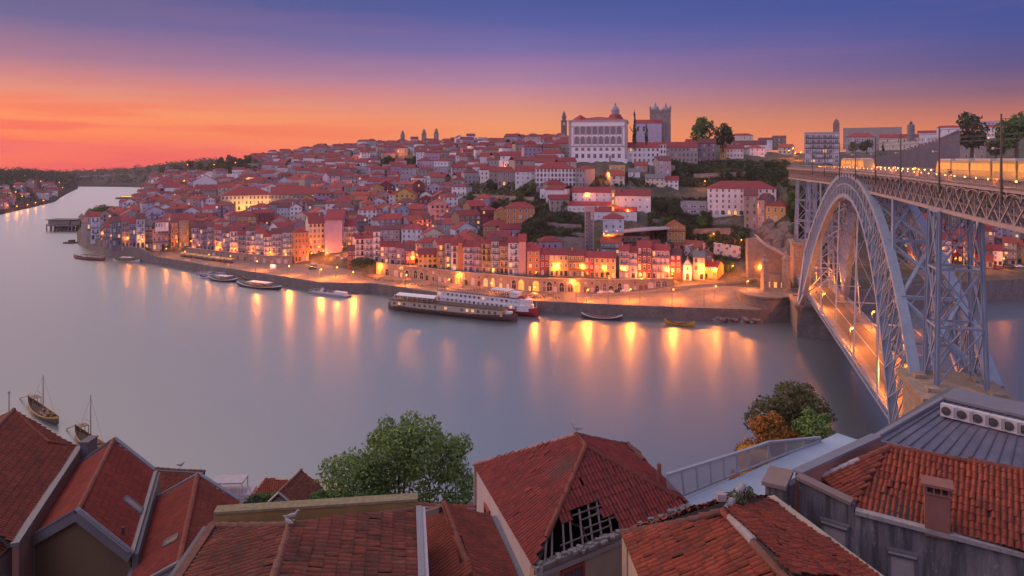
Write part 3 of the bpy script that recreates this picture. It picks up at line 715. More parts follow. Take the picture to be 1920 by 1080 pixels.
def tower(name, x, yb, yt, wpx, Y, label, cat, mat, dome=True, sq=True):
    p = at(x, yb, Y); h = (yb-yt)*Y/FX; w = wpx*Y/FX; r = empty(name, p, face_rot(p), label, cat)
    mb = MB(); n = 4 if sq else 10; q = 2**.5/2 if sq else .5
    mb.lathe((0,0,-6),[(w*q,0),(w*q,h*.62+6),(w*q*1.12,h*.63+6),(w*q*1.12,h*.65+6)],n); 
    mb.v = [(a*math.cos(R(45))-b*math.sin(R(45)), a*math.sin(R(45))+b*math.cos(R(45)), c) for a,b,c in mb.v]; mb.build('shaft', mat, r)
    b = MB(); b.lathe((0,0,h*.65),[(w*.36,0),(w*.36,h*.13),(w*.44,h*.135),(w*.44,h*.15),(w*.3,h*.17),(w*.24,h*.24),(w*.28,h*.245),(w*.12,h*.29),(w*.03,h*.35)],8); b.build('belfry', mat, r)
    for z in (h*.5, h*.3): inst('window', WIN['arch'], r, (0,-w*.51,z), (w*.35,1,h*.09))
    return r
tower('bell_tower', 1057.5, 262, 207, 11, 700, 'tall slender baroque bell tower on the skyline left of the palace', 'tower', wall_mat((.20,.15,.14),'wall_old_tower'))
tower('bell_tower', 1568, 246, 222, 11, 520, 'small pointed church spire above the grey apartment block', 'tower', OLDST)
tower('bell_tower', 755, 268, 244, 8, 900, 'lone domed church tower on the far left skyline', 'tower', OLDST)
tower('bell_tower', 456, 362, 338, 8, 640, 'slim yellow lit church tower rising above the floodlit palace', 'tower', wallm('yellow'))
for x, h_ in ((795,241),(818,240)):
    tower('bell_tower', x, 268, h_, 9, 860, 'left one of the two church towers paired on the skyline' if x < 800 else 'right one of the two church towers paired on the skyline', 'tower', OLDST)
p = at(1708, 250, 560); r = empty('water_tower', p, 0, 'stubby grey round tower with a small lantern on top on the right skyline', 'tower'); mb = MB(); mb.lathe((0,0,-6),[(2.7,0),(2.7,12.5),(2.3,12.7),(2.3,13.2)],12); mb.build('shaft', wallm('dark grey'), r); mb = MB(); mb.lathe((0,0,7.2),[(1.2,0),(1.2,1.6),(.3,2.4),(.1,3.4)],8); mb.build('cap', IRON, r)

UP = 'large houses up the hill'
def big(*a, **k): k.setdefault('name','large_house'); k.setdefault('ground','win'); k.setdefault('group',UP); return house(*a, **k)
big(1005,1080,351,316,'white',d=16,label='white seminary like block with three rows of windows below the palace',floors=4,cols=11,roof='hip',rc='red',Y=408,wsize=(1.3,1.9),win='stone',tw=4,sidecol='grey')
big(1080,1098,351,316,'grey',d=14,label='greyish end bay with three window rows at the right of the white block',floors=4,cols=3,roof='hip',rc='red',Y=410,wsize=(1.1,1.9),win='stone',tw=-25)
big(966,1004,346,321,'white',d=13,label='long plain white wing with sparse windows, left of the white block',floors=3,cols=4,rc='red',Y=413,wsize=(1.2,1.5))
big(933,966,348,322,'stone',d=12,label='stone loggia house with dark arches at the left end of the white wing',floors=3,cols=4,rc='red',Y=411,ground='arch')
big(1073,1152,379,361,'white',d=11,label='long whitish two storey house with few windows, upper left of the lift tower',floors=2,cols=6,rc='red',wsize=(.9,1.0))
big(1064,1149,397,385,'white',d=7,label='low white wing with small square windows under a long red roof',floors=1,cols=10,rc='red',wsize=(.8,.9))
big(1153,1220,393,367,'white',d=12,label='white two storey house with five window columns, right of the lit stair',floors=2,cols=5,rc='red',wsize=(1.0,1.2))
big(1108,1147,411,396,'white',d=8,label='low white house left of the lit stair, just above the lift tower',floors=1,cols=4,rc='red',wsize=(.8,1.0))
big(1150,1194,411,396,'white',d=8,label='low white house with an orange glow on its wall',floors=1,cols=4,rc='red',wsize=(.8,1.0))
big(1146,1153,412,360,'yellow',d=6,label='narrow yellow lit stair tower between the white houses',floors=4,cols=1,rc='red',Y=383,lit=1.0,roof='flat')
big(1326,1455,404,354,'white',d=16,label='big white five storey block with a long red roof, left of the bridge',floors=5,cols=11,rc='red',roof='hip',Y=392,wsize=(1.2,1.9),ground='arch',tw=3)
big(1276,1325,409,381,'grey',d=12,label='pale grey modernist house with ribbon windows joined to the big white block',floors=3,cols=3,roof='flat',Y=388,wsize=(4.0,.9))
big(1395,1421,430,366,'stone',d=11,label='tall ruined granite house with boarded windows beside the cliff',floors=5,cols=2,rc='brown',Y=366,win='stone')
big(1421,1434,432,374,'pink',d=12,label='thin pink side of the ruined house, lit from below',floors=4,cols=2,rc='brown',Y=368,tw=-25)
big(1434,1474,418,386,'yellow',d=13,label='plain pale yellow house with a red hipped roof on the cliff edge',floors=2,cols=3,rc='red',roof='hip',Y=372,tw=-20)
big(1170,1237,306,276,'white',d=13,label='white four storey house with regular windows, right of the palace garden',floors=3,cols=8,rc='red',Y=450,win='stone')
big(1232,1249,309,270,'white',d=12,label='tall narrow white end of the four storey house with green frames',floors=4,cols=3,rc='red',Y=448,win='green',roof='hip')
big(1249,1308,305,276,'stone',d=14,label='derelict stone coloured apartment house with rows of galleries',floors=3,cols=8,rc='red',Y=455,win='stone')
big(1308,1342,304,268,'dark grey',d=12,label='dark derelict house with mixed storeys beside the stone galleries',floors=4,cols=4,rc='brown',Y=458,win='red')
big(1350,1362,298,276,'yellow',d=9,label='slim yellow house on the hill edge among dark ruins',floors=2,cols=1,rc='red',Y=455)
big(1362,1394,296,278,'white',d=10,label='small white house with a red roof beside the slim yellow house',floors=2,cols=5,rc='red',Y=457)
big(1376,1437,287,271,'white',d=13,label='long white house with tall narrow windows under a grey roof',floors=1,cols=9,rc='brown',Y=472,wsize=(1.0,3.4))
big(1370,1412,272,254,'cream',d=12,label='cream hilltop villa glowing orange, right of the round trees',floors=2,cols=4,rc='red',roof='hip',Y=500)
big(1422,1448,277,262,'white',d=11,label='white gabled hilltop house left of the glowing street',floors=2,cols=3,rc='brown',Y=490)
big(1448,1474,276,258,'brown',d=11,label='brown hilltop house overlooking the bridge head',floors=2,cols=3,rc='brown',Y=495)
big(1508,1574,306,250,'grey',d=16,label='grey six storey apartment block with balconies at the bridge head',floors=6,cols=6,roof='flat',Y=400,balc='doors',wsize=(2.2,1.6))
big(1580,1690,274,240,'stone',d=18,label='long stone coloured flat roofed hilltop building behind the convent',floors=2,cols=12,roof='flat',Y=545,wsize=(1.6,1.8))
big(1586,1640,285,256,'grey',d=14,label='grey stone convent building with a red roof, left part',floors=2,cols=6,rc='red',Y=500,roof='hip')
big(1648,1722,281,258,'cream',d=14,label='long cream convent wing with a big red roof behind the town wall',floors=2,cols=7,rc='red',Y=500)
big(1720,1776,270,249,'white',d=14,label='white hall with narrow pilasters and red roof behind the town wall',floors=1,cols=9,rc='red',Y=470,wsize=(.9,5.0))
big(1756,1802,252,239,'white',d=12,label='white top floored house with red pyramid roof on the town wall',floors=1,cols=3,rc='red',roof='hip',Y=460)
big(1790,1848,300,272,'stone',d=13,label='squat stone house with red roof behind the passing tram',floors=2,cols=4,rc='red',roof='hip',Y=420)
big(1850,1880,258,238,'white',d=12,label='pale house with red roof between the two big trees on the right',floors=2,cols=4,rc='red',Y=520)
big(1838,1872,242,228,'lilac',d=12,label='pale flat roofed apartments on the right skyline behind trees',floors=2,cols=5,roof='flat',Y=640)
big(938,990,307,292,'white',d=12,label='white gabled house with few windows, above the long plain wing',floors=2,cols=4,rc='red',Y=452,roof='gable')
big(900,938,313,293,'white',d=11,label='white house with four even rows of windows on the slope left of the palace',floors=4,cols=7,rc='red',Y=470,wsize=(.9,1.0))
big(1008,1058,303,288,'white',d=12,label='white low house with a bright red hipped roof, left below the palace',floors=1,cols=6,rc='red',roof='hip',Y=445)
big(1142,1172,332,312,'yellow',d=11,label='yellow floodlit house with many windows below the palace wall',floors=3,cols=7,rc='red',Y=423,lit=.4,roof='flat')
big(1190,1214,320,310,'pink',d=9,label='pinkish house with an orange red roof right of the floodlit yellow house',floors=1,cols=2,rc='orange',Y=428)
big(948,1003,424,390,'orange',d=12,label='orange and yellow terrace house with three small red roofs above the gardens',floors=3,cols=5,rc='red',roof='hip',Y=362,sidecol='terracotta')
big(906,962,446,424,'ochre',d=12,label='ochre house under layered red roofs, below the terrace house',floors=2,cols=5,rc='red',Y=356,roof='hip')
big(905,944,383,377,'brown',d=8,label='low garden shed with a bright red roof on the terraces',floors=1,cols=0,rc='red',Y=398)
big(1178,1200,333,322,'white',d=8,label='small white house on the slope, left of two blue roofed sheds',floors=1,cols=3,rc='grey',Y=414)
big(1246,1272,352,338,'white',d=9,label='small white house with a red roof at the edge of the ivy slope',floors=2,cols=3,rc='red',Y=408)
big(1210,1246,348,334,'cream',d=9,label='cream patchwork house between small slope houses',floors=2,cols=4,rc='grey',Y=410)
big(415,510,394,366,'cream',d=26,label='floodlit yellow neoclassical palace with a pediment in the lower town',floors=3,cols=13,rc='red',roof='hip',Y=600,ground='arch',win='stone')
big(508,604,384,364,'stone',d=22,label='long stone wing joined to the floodlit palace',floors=2,cols=14,rc='red',Y=625,win='stone')
big(362,408,356,340,'white',d=18,label='white domed church with a long red nave roof on the left',floors=1,cols=3,rc='red',Y=760,roof='gabley')
big(366,430,365,354,'cream',d=14,label='low cream wing in front of the white domed church',floors=1,cols=8,rc='red',Y=735)
big(520,544,421,389,'pale blue',d=12,label='pale blue gabled house with four window rows behind the quay row',floors=4,cols=4,rc='brown',Y=500)
big(544,566,420,388,'white',d=12,label='white house with stone frames, right of the pale blue house',floors=4,cols=3,rc='brown',Y=502,roof='gabley')
big(386,404,405,374,'white',d=12,label='white house with a tall round gable window wall, left of centre',floors=4,cols=4,rc='brown',Y=545,roof='gabley')
big(404,430,406,384,'mauve',d=14,label='mauve gabled house right of the white round gable house',floors=3,cols=3,rc='red',Y=540,roof='gabley')
big(300,322,410,388,'white',d=14,label='white gabled warehouse with one small window on the left slope',floors=2,cols=1,rc='brown',Y=540,roof='gabley')
big(322,348,408,390,'pink',d=14,label='pink walled warehouse beside the white gabled warehouse',floors=2,cols=2,rc='orange',Y=545)
big(282,298,410,396,'white',d=12,label='little white gabled house with an oval window near the headland',floors=1,cols=1,rc='brown',Y=505,roof='gabley')
big(650,676,392,374,'white',d=12,label='white gabled house in the middle of the lower town roofs',floors=2,cols=3,rc='red',Y=540)
big(690,760,352,340,'lilac',d=14,label='pale building with a painted zigzag wall in the middle of town',floors=1,cols=0,rc='red',Y=620)
big(780,800,308,284,'white',d=10,label='white four storey tower house beside the dark tree clump',floors=5,cols=3,rc='red',Y=700)
# church dome
p = at(410, 345, 765); mb = MB(); mb.lathe((0,0,-5),[(6,0),(6,8),(5.4,9),(4.5,11),(2.6,12.6),(1.1,13.2),(1.1,14.8),(.2,16.5)],14); r_ = empty('church_dome', p, 0, 'pale round dome at the right end of the white church', 'dome'); mb.build('drum', wallm('white'), r_)

# floodlights at the foot of the yellow palace
_pp = [o for o in bpy.data.objects if o.get('label','').startswith('floodlit yellow neoclassical')][0]
_fl = bpy.data.lights.new('flood_light','POINT'); _fl.energy = 3000; _fl.color = (1,.42,.06); _fl.shadow_soft_size = .4
for k in range(6):
    l = bpy.data.objects.new('flood_light', _fl); col.objects.link(l); l.parent = _pp; l.location = (-18+k*7.2, -5.5, 2.0)
# ------------------------------------------------------------------ names for the many: each is described by what stands next to it
MARKS = [('the floodlit yellow palace',462,380),('the white domed church',390,345),("the bishop's palace",1120,262),('the umbrella pine',680,500),('the big mauve block',612,445),
         ('the orange corner building',565,465),('the round gable house',396,390),('the zigzag painted wall',725,346),('the paired church towers',806,262),('the white tower house',790,300),
         ('the white seminary block',1045,335),('the pale blue gabled house',532,405),('the ochre market house',345,440),('the headland tip',175,440),('the lone domed tower',755,262),('the long plain wing',985,340),
         ('the terrace garden',925,365),('the lift tower',1105,435),('the big white block',1390,378),('the apartment block',1540,275),('the bridge pillars',1455,510)]
PEND = []
def later(o, kind, desc, x, y): PEND.append((o, kind, desc, x, y))
ORD = ['nearest','second nearest','third nearest','fourth nearest','fifth nearest','sixth nearest','seventh nearest','eighth nearest','ninth nearest','tenth nearest','eleventh nearest','twelfth nearest']
def name_them():
    groups = {}
    for o, kind, desc, x, y in PEND:
        nm, mx, my = min(MARKS, key=lambda q: (q[1]-x)**2+((q[2]-y)*1.6)**2)
        dx, dy = x-mx, (y-my)*1.6
        where = ('right of' if dx > 0 else 'left of') if abs(dx) > abs(dy) else ('below' if dy > 0 else 'above')
        groups.setdefault((desc, where, nm), []).append((dx*dx+dy*dy, o))
    for (desc, where, nm), L in groups.items():
        L.sort(key=lambda t: t[0])
        for i, (_, o) in enumerate(L):
            o['label'] = '%s %s %s' % (desc, where, nm) if len(L) == 1 else '%s %s %s, %s' % (desc, where, nm, ORD[min(i, 11)]) if i < 12 else '%s well %s %s, number %d outwards' % (desc, where, nm, i+1) 

# ------------------------------------------------------------------ the crowd of houses on the slope
HR = random.Random(5)
KEEP = [(1140,1230,300,345),(868,1010,345,402),(960,1100,398,470),(1215,1340,395,452),(1255,1490,300,348),(1400,1500,360,520),(1270,1400,430,520),(1480,1700,300,520),(705,788,298,318),(255,470,296,331),(405,520,373,412),(356,412,340,366),(575,690,462,520)]
def kept(x, y): return any(a <= x <= b and c <= y <= d for a, b, c, d in KEEP)
PAL = ['white']*4+['pale blue','blue','lilac','lilac','grey','grey','grey','pink','pink','mauve','mauve','cream','stone','yellow','maroon','brown','dark grey','ochre']
count = 0; hill = []
def try_house(x, y, smin, smax):
    global count
    if kept(x, y): return False
    p = hit(x, y)
    if p is None or p.z < 7: return False
    w = HR.uniform(smin, smax); d = HR.uniform(8, 12); r = (w+d)/4*.93
    c = Vector((p.x, p.y+d*.4))
    for fx, fy, fr in FOOT:
        if (fx-c.x)**2+(fy-c.y)**2 < (fr*.92+r)**2: return False
    FOOT.append((c.x, c.y, r))
    wc = HR.choice(PAL); roof = HR.choice(['gable','gable','hip','hip','gabley']); rc = HR.choice(['red','red','red','orange','brown','red'])
    fl = HR.choice([2,2,3,3,4]) if p.y < 620 else HR.choice([1,2,2,3]); h = fl*2.9
    small = p.y > 640
    o = house_at('hillside_house', p, w, d, h, face_rot(p)+R(HR.uniform(-32, 32)), wc, roof=roof, rc=rc, cols=max(1, int(w/(3.0 if not small else 3.6))), floors=fl, ground='win', sink=5,
                 cat='house', group='houses climbing the hillside', side=not small, lit=.03, rs=HR, win=HR.choice(['white','white','stone','red']), balc=(not small and HR.random() < .25))
    later(o, 'house', '%s %s house, %s roof,' % (wc, {1:'one storey',2:'two storey',3:'three storey',4:'four storey'}[fl], {'hip':'hipped','gable':'long','gabley':'gabled'}[roof]+' '+{'red':'red','orange':'orange','brown':'brown'}[rc]), x, y)
    hill.append((p, x, y)); count += 1
    return True
def quay_y(x): return float(np.interp(x, [160,290,420,560,660,705,880,1000,1160,1300], [448,455,470,482,488,490,506,512,518,522]))
k = 0; y_off = 14.0
while y_off < 245:
    x = 172+HR.uniform(0, 16)
    while x < 1000:
        y = quay_y(x)-y_off+HR.uniform(-3, 3)
        if y > 268 and count < 275: try_house(x, y, 8.5, 15)
        x += HR.uniform(13, 24)
    y_off += 8.0 if y_off < 60 else 6.5
for x, y in ((1145,478),(1215,452),(1150,452),(1268,455),(880,470),(896,458),(870,448),(868,488),(1080,300),(1205,300),(1420,292),(1350,285),(1298,280),(1410,300),(1445,300),*[(1285+k*9.3, 262+(k*37%34)) for k in range(21)],*[(1150+k*8, 318+(k*29%30)) for k in range(13)],*[(1000+k*11, 283+(k*31%22)) for k in range(8)],*[(1575+k*13, 268+(k*7%14)) for k in range(12)],*[(1700+k*12, 428+(k*41%64)) for k in range(18)]): try_house(x, y, 8, 12)
# the last roofs on the ridge, too many and too small to tell apart
mb = MB(); SK = random.Random(9)
SPOTS = []
for i in range(2600):
    x = SK.uniform(255, 1075); a, b = prof(x); t = SK.uniform(3.2, 8.3); Y = float(np.interp(t, range(10), a)); SPOTS.append((x, Y))
DONE = list(FOOT)
for x, Y in SPOTS:
    z = gz(x, Y); X = (x-960)/FX*Y; yp = HZ+(ZC-z)*FX/Y
    if z < 12 or kept(x, yp) or any((fx-X)**2+(fy-Y)**2 < (fr*.9+5.2)**2 for fx, fy, fr in DONE): continue
    DONE.append((X, Y+4, 5.0))
    w, d, h = SK.uniform(8,14), SK.uniform(8,11), SK.uniform(5,9)*(1.4 if SK.random() < .12 else 1); t = MB(); t.box((0,d/2,h/2-2),(w,d,h+4),SK.randrange(0,4))
    if SK.random() < .75: (hip_roof if SK.random() < .5 else gable_roof)(t, w, d, h, 2.4, m=4)
    for f in range(int(h/3)):
        for q in range(int(w/3)): t.box((-w/2+1.5+q*3,-.02,f*3+1.6),(.9,.08,1.3),5)
    r_ = SK.uniform(-.5,.5); ca, sa = math.cos(r_), math.sin(r_); t.v = [(X+p[0]*ca-p[1]*sa, Y+p[0]*sa+p[1]*ca, z+p[2]) for p in t.v]
    o_ = len(mb.v); mb.v += t.v; mb.f += [tuple(i_+o_ for i_ in f) for f in t.f]; mb.m += t.m
tag(mb.build('distant_town', [wallm('grey'),wallm('mauve'),wallm('stone'),wallm('white'),ROOF_A,PANED]), 'dense mass of small distant houses along the skyline', 'houses', kind='stuff')

# ------------------------------------------------------------------ leaves and trees
def leaf_mat(key, a, b, trans=.25):
    if key in MATS: return MATS[key]
    m = MT(key); n1 = m.noise(m.pos(), .9, 3, .6); n2 = m.noise(m.pos(), 7.0, 2, .6)
    c = m.mix(m.ramp(n1, [(.35,0),(.65,1)]), a, b); c = m.mix(m.ramp(n2, [(.4,0),(.75,.6)]), c, tuple(v*1.7 for v in b))
    m.fin(c, .65, spec=.25)
    tr = N(m.n, 'ShaderNodeBsdfTranslucent'); m.l.new(c, tr.inputs[0]); mx = N(m.n, 'ShaderNodeMixShader'); mx.inputs[0].default_value = trans
    m.l.new(m.b.outputs[0], mx.inputs[1]); m.l.new(tr.outputs[0], mx.inputs[2]); m.l.new(mx.outputs[0], m.out.inputs[0])
    MATS[key] = m.mat; return m.mat
LEAF = leaf_mat('leaf_green', (.05,.11,.03), (.09,.16,.045)); LEAFD = leaf_mat('leaf_dark', (.025,.05,.026), (.05,.08,.038)); LEAFL = leaf_mat('leaf_light', (.14,.22,.06), (.20,.28,.09))
LEAFO = leaf_mat('leaf_autumn', (.30,.11,.02), (.42,.18,.03)); LEAFG = leaf_mat('leaf_olive', (.07,.085,.03), (.11,.115,.05))
BARK = plain('bark', (.12,.09,.07), .95)
def leaf_cloud(blobs, n, size, seed, core=.35, drop=.3):
    """many small leaf faces spread through ellipsoid clumps (cx,cy,cz,rx,ry,rz), mostly near their outsides"""
    g = np.random.RandomState(seed); wts = np.array([b[3]*b[4]*b[5] for b in blobs])**.75; wts /= wts.sum()
    which = g.choice(len(blobs), n, p=wts); B = np.array(blobs)[which]
    d = g.normal(size=(n,3)); d /= np.linalg.norm(d, axis=1)[:,None]
    rad = (core+(1-core)*g.uniform(0,1,n)**.45)*g.uniform(.86,1.12,n); P = B[:,:3]+d*B[:,3:]*rad[:,None]
    nrm = d*.6+g.normal(size=(n,3))*.7; nrm[:,2] += .35; nrm /= np.linalg.norm(nrm, axis=1)[:,None]
    t = np.cross(nrm, g.normal(size=(n,3))); t /= np.linalg.norm(t, axis=1)[:,None]; b = np.cross(nrm, t)
    s = size*g.uniform(.55,1.3,n)[:,None]; V = np.stack([P-t*s, P-b*s*.55, P+t*s, P+b*s*.55], 1).reshape(-1,3)
    return V, np.arange(n*4).reshape(n,4)
def crown_obj(name, V, F, mat, parent): 
    o = bpy.data.objects.new(name, npmesh(name, V, F, mat)); col.objects.link(o); o.parent = parent; return o
def clumps(g, n, rx, ry, rz, z0, r):
    L = []
    for k in range(n):
        a = g.uniform(0, 6.28); e = g.uniform(-.95, 1); q = g.uniform(.3, .8)
        s = r*g.uniform(.7, 1.3); L.append((rx*q*math.cos(a), ry*q*math.sin(a), z0+rz*e*.75, s*rx, s*ry, s*rz))
    return L
CROWN = {}
def small_crown(kind, k):
    key = (kind, k)
    if key in CROWN: return CROWN[key]
    g = random.Random(k*7+len(kind)); mat = {'round':LEAFD,'olive':LEAFG,'green':LEAF,'cypress':LEAFD,'pine':LEAFD}[kind]
    if kind == 'cypress':
        bl = [(g.uniform(-.06,.06),g.uniform(-.06,.06),.12+.84*i/8,.20*(1-i/9.5)+.03,.20*(1-i/9.5)+.03,.13) for i in range(9)]; V, F = leaf_cloud(bl, 900, .05, k+3)
    elif kind == 'pine': V, F = leaf_cloud([(0,0,.72,.5,.5,.22)]+[(.3*math.cos(a),.3*math.sin(a),.70,.24,.24,.2) for a in (0,1.2,2.4,3.7,5)], 1100, .055, k+5)
    else: V, F = leaf_cloud(clumps(g, 12, .46, .46, .40, .52, .46), 1300, .06, k+9)
    CROWN[key] = npmesh('crown_'+kind, V, F, mat); return CROWN[key]
TR = MB(); TR.tube([(0,0,-.15),(.01,0,.25),(.0,.02,.6)],[.045,.035,.015],6)
for a in (0,2.1,4.2): TR.tube([(0,0,.3),(.18*math.cos(a),.18*math.sin(a),.55)],[.02,.008],5)
TRUNKM = TR.mesh('trunk', BARK)
def tree_at(p, h, w, kind, label=None, name='tree', group=None, k=0):
    r = empty(name, p, k*1.3, label, 'tree', group)
    inst('trunk', TRUNKM, r, (0,0,0), (h,h,h)); inst('crown', small_crown(kind, k%4), r, (0,0,0), (w,w,h)); return r
def tree(x, yb, hpx, wpx, kind, label, name='tree', Y=None, **kw):
    p = at(x, yb, Y) if Y else hit(x, yb)
    if p is None: return
    return tree_at(p, hpx*p.y/FX, wpx*p.y/FX, kind, label, name, **kw)
tree(1190,270,60,17,'cypress','tall dark cypress just right of the palace','cypress_tree',k=1,Y=452)
tree(1212,268,36,14,'cypress','shorter dark cypress further right of the palace','cypress_tree',k=2,Y=450)
tree(1317,266,52,46,'green','big round tree on the hilltop beside the cathedral wall','broadleaf_tree',k=1,Y=480)
tree(1356,278,48,42,'round','dark round tree in front of the cathedral wall','broadleaf_tree',k=2,Y=470)
tree(1625,286,26,28,'round','dark conifer below the grey convent','conifer_tree',k=3,Y=470); tree(1600,284,20,20,'olive','smaller olive toned tree beside the dark conifer','broadleaf_tree',k=1,Y=470)
tree(1656,284,18,10,'cypress','thin dark conifer beside the cream convent wing','conifer_tree',k=0,Y=470)
tree(1822,285,74,60,'round','big dark tree behind the town wall on the right','broadleaf_tree',k=0,Y=440)
tree(1906,288,84,72,'green','largest leafy tree at the right edge of the hill','broadleaf_tree',k=3,Y=460)
tree(1868,296,36,40,'olive','reddish brown tree between the stone house and the big leafy tree','broadleaf_tree',k=2,Y=430)
tree(680,516,34,50,'pine','umbrella pine with a flat crown standing on the quay','umbrella_pine',k=1)
tree(186,422,38,46,'green','bushy green tree on the headland, standing over the water','broadleaf_tree',k=2)
tree(198,408,20,22,'green','smaller green tree behind the bushy one on the headland','broadleaf_tree',k=1)
tree(1368,510,22,22,'green','young street tree beside the mural wall','street_tree',k=1); tree(1352,498,14,18,'green','low leafy tree under the mural wall','street_tree',k=2)
# a palm on the slope under the ruined house
p = hit(1377, 462); r = empty('palm_tree', p, 0, 'dark round palm on the grassy slope left of the bridge stairs', 'palm'); mb = MB(); mb.tube([(0,0,-1),(0,0,4.5)],[.45,.35],7); mb.build('trunk', BARK, r)
mb = MB(); g = random.Random(4)
for k in range(46):
    a = g.uniform(0,6.28); e = g.uniform(-.6,1.3); L = g.uniform(2.6,3.6); prev = Vector((0,0,4.6)); wdt = .35
    for s_ in range(5):
        t = (s_+1)/5; q = Vector((math.cos(a)*math.cos(e)*L*t, math.sin(a)*math.cos(e)*L*t, 4.6+math.sin(e)*L*t-1.6*t*t)); n_ = Vector((-math.sin(a),math.cos(a),0))*wdt*(1-t*.8)
        n0 = Vector((-math.sin(a),math.cos(a),0))*wdt*(1-(t-.2)*.8); mb.add([prev-n0,prev+n0,q+n_,q-n_],[(0,1,2,3)]); prev = q
mb.build('crown', LEAFD, r)
TG = random.Random(21)
for (x0,x1,y0,y1,n,kinds,hs) in ((1218,1330,395,455,26,'round green round',(14,24)),(880,1066,352,398,20,'green olive round',(10,20)),(966,1066,415,462,13,'olive round green',(12,22)),(1262,1470,312,345,22,'round olive round',(9,18)),
                              (1482,1545,380,470,14,'round green round',(16,30)),(1296,1400,440,480,9,'olive green',(8,14)),(712,786,304,322,9,'round',(12,18)),(1062,1090,352,378,3,'green',(12,16)),(676,720,380,396,5,'round green',(10,16)),
                              (300,480,304,332,60,'round olive',(8,17)),(300,330,330,345,6,'round',(8,12)),(520,700,275,300,12,'round olive',(8,14)),(1196,1340,268,284,8,'round green',(8,14)),(1640,1790,296,312,8,'round',(8,12)),(505,540,384,400,3,'green',(10,14))):
    ks = kinds.split()
    for i in range(n):
        x, y = TG.uniform(x0,x1), TG.uniform(y0,y1); p = hit(x, y)
        if p is None or any((fx-p.x)**2+(fy-p.y)**2 < (fr*.8)**2 for fx,fy,fr in FOOT): continue
        kd = TG.choice(ks); h = TG.uniform(*hs)*p.y/FX; o = tree_at(p, h, h*TG.uniform(.8,1.25), kd, None, 'hillside_tree', 'trees among the hillside houses', i)
        later(o, 'tree', {'round':'dark leafy','olive':'dull olive green','green':'mid green'}[kd]+' '+('tall' if h > 6.5 else 'low')+' tree', x, y)
# ivy and scrub on the steep slopes
V_, F_ = [], []; off = 0; g = np.random.RandomState(2)
for (x0,x1,y0,y1,n) in ((1255,1480,302,350,2600),(1215,1335,372,452,2300),(872,1072,345,402,1700),(960,1098,400,472,1900),(1478,1560,350,475,1900),(1285,1405,425,490,1100),(700,790,298,320,500),(285,480,300,345,1600),(1640,1800,290,312,700),(140,300,330,350,0),(1100,1240,330,350,250),(1560,1920,310,400,1500)):
    c_ = 0
    while c_ < n:
        x, y = g.uniform(x0,x1), g.uniform(y0,y1); p = hit(x, y); c_ += 1
        if p is None: continue
        if any((fx-p.x)**2+(fy-p.y)**2 < (fr*.75)**2 for fx,fy,fr in FOOT): continue
        k = 5; s = g.uniform(.35,.9)*p.y/420
        V2, F2 = leaf_cloud([(p.x,p.y,p.z+s*.5,s*1.6,s*1.6,s)], k, .75*p.y/420, c_+off)
        V_.append(V2); F_.append(F2+off); off += len(V2)
o = bpy.data.objects.new('ivy_scrub', npmesh('ivy_scrub', np.concatenate(V_), np.concatenate(F_), leaf_mat('leaf_ivy', (.028,.050,.022), (.06,.075,.03)))); col.objects.link(o); tag(o, 'dark ivy and scrub covering the steep slopes between the buildings', 'scrub', kind='stuff')
# woods on the far hills
V_, F_ = [], []; off = 0
def on_rows(rows, t, u):
    k = min(int(t), len(rows)-2); f = t-k; q = []
    for row in (rows[k], rows[k+1]):
        xs_ = [r[0] for r in row]; x = xs_[0]+(xs_[-1]-xs_[0])*u; Y = np.interp(x, xs_, [r[1] for r in row]); z = np.interp(x, xs_, [r[2] for r in row]); q.append(Vector(((x-960)/FX*Y, Y, z)))
    return q[0].lerp(q[1], f)
for rows, n, sz, t0, t1 in ((LB,900,5.5,1.7,4.3),(FB,1000,8,1.3,3.5)):
    for i in range(n):
        t = g.uniform(t0, t1) if i%3 else g.uniform(t1-1.0, t1); p = on_rows(rows, t, g.uniform(.02,.98)); s = g.uniform(.5,1.5)*sz
        V2, F2 = leaf_cloud([(p.x,p.y,p.z+s*.35,s*1.1,s*1.1,s)], 24, sz*.30, i+off); V_.append(V2); F_.append(F2+off); off += len(V2)
o = bpy.data.objects.new('distant_woods', npmesh('distant_woods', np.concatenate(V_), np.concatenate(F_), LEAFD)); col.objects.link(o); tag(o, 'dark woods covering the far hills down the river', 'woods', kind='stuff')

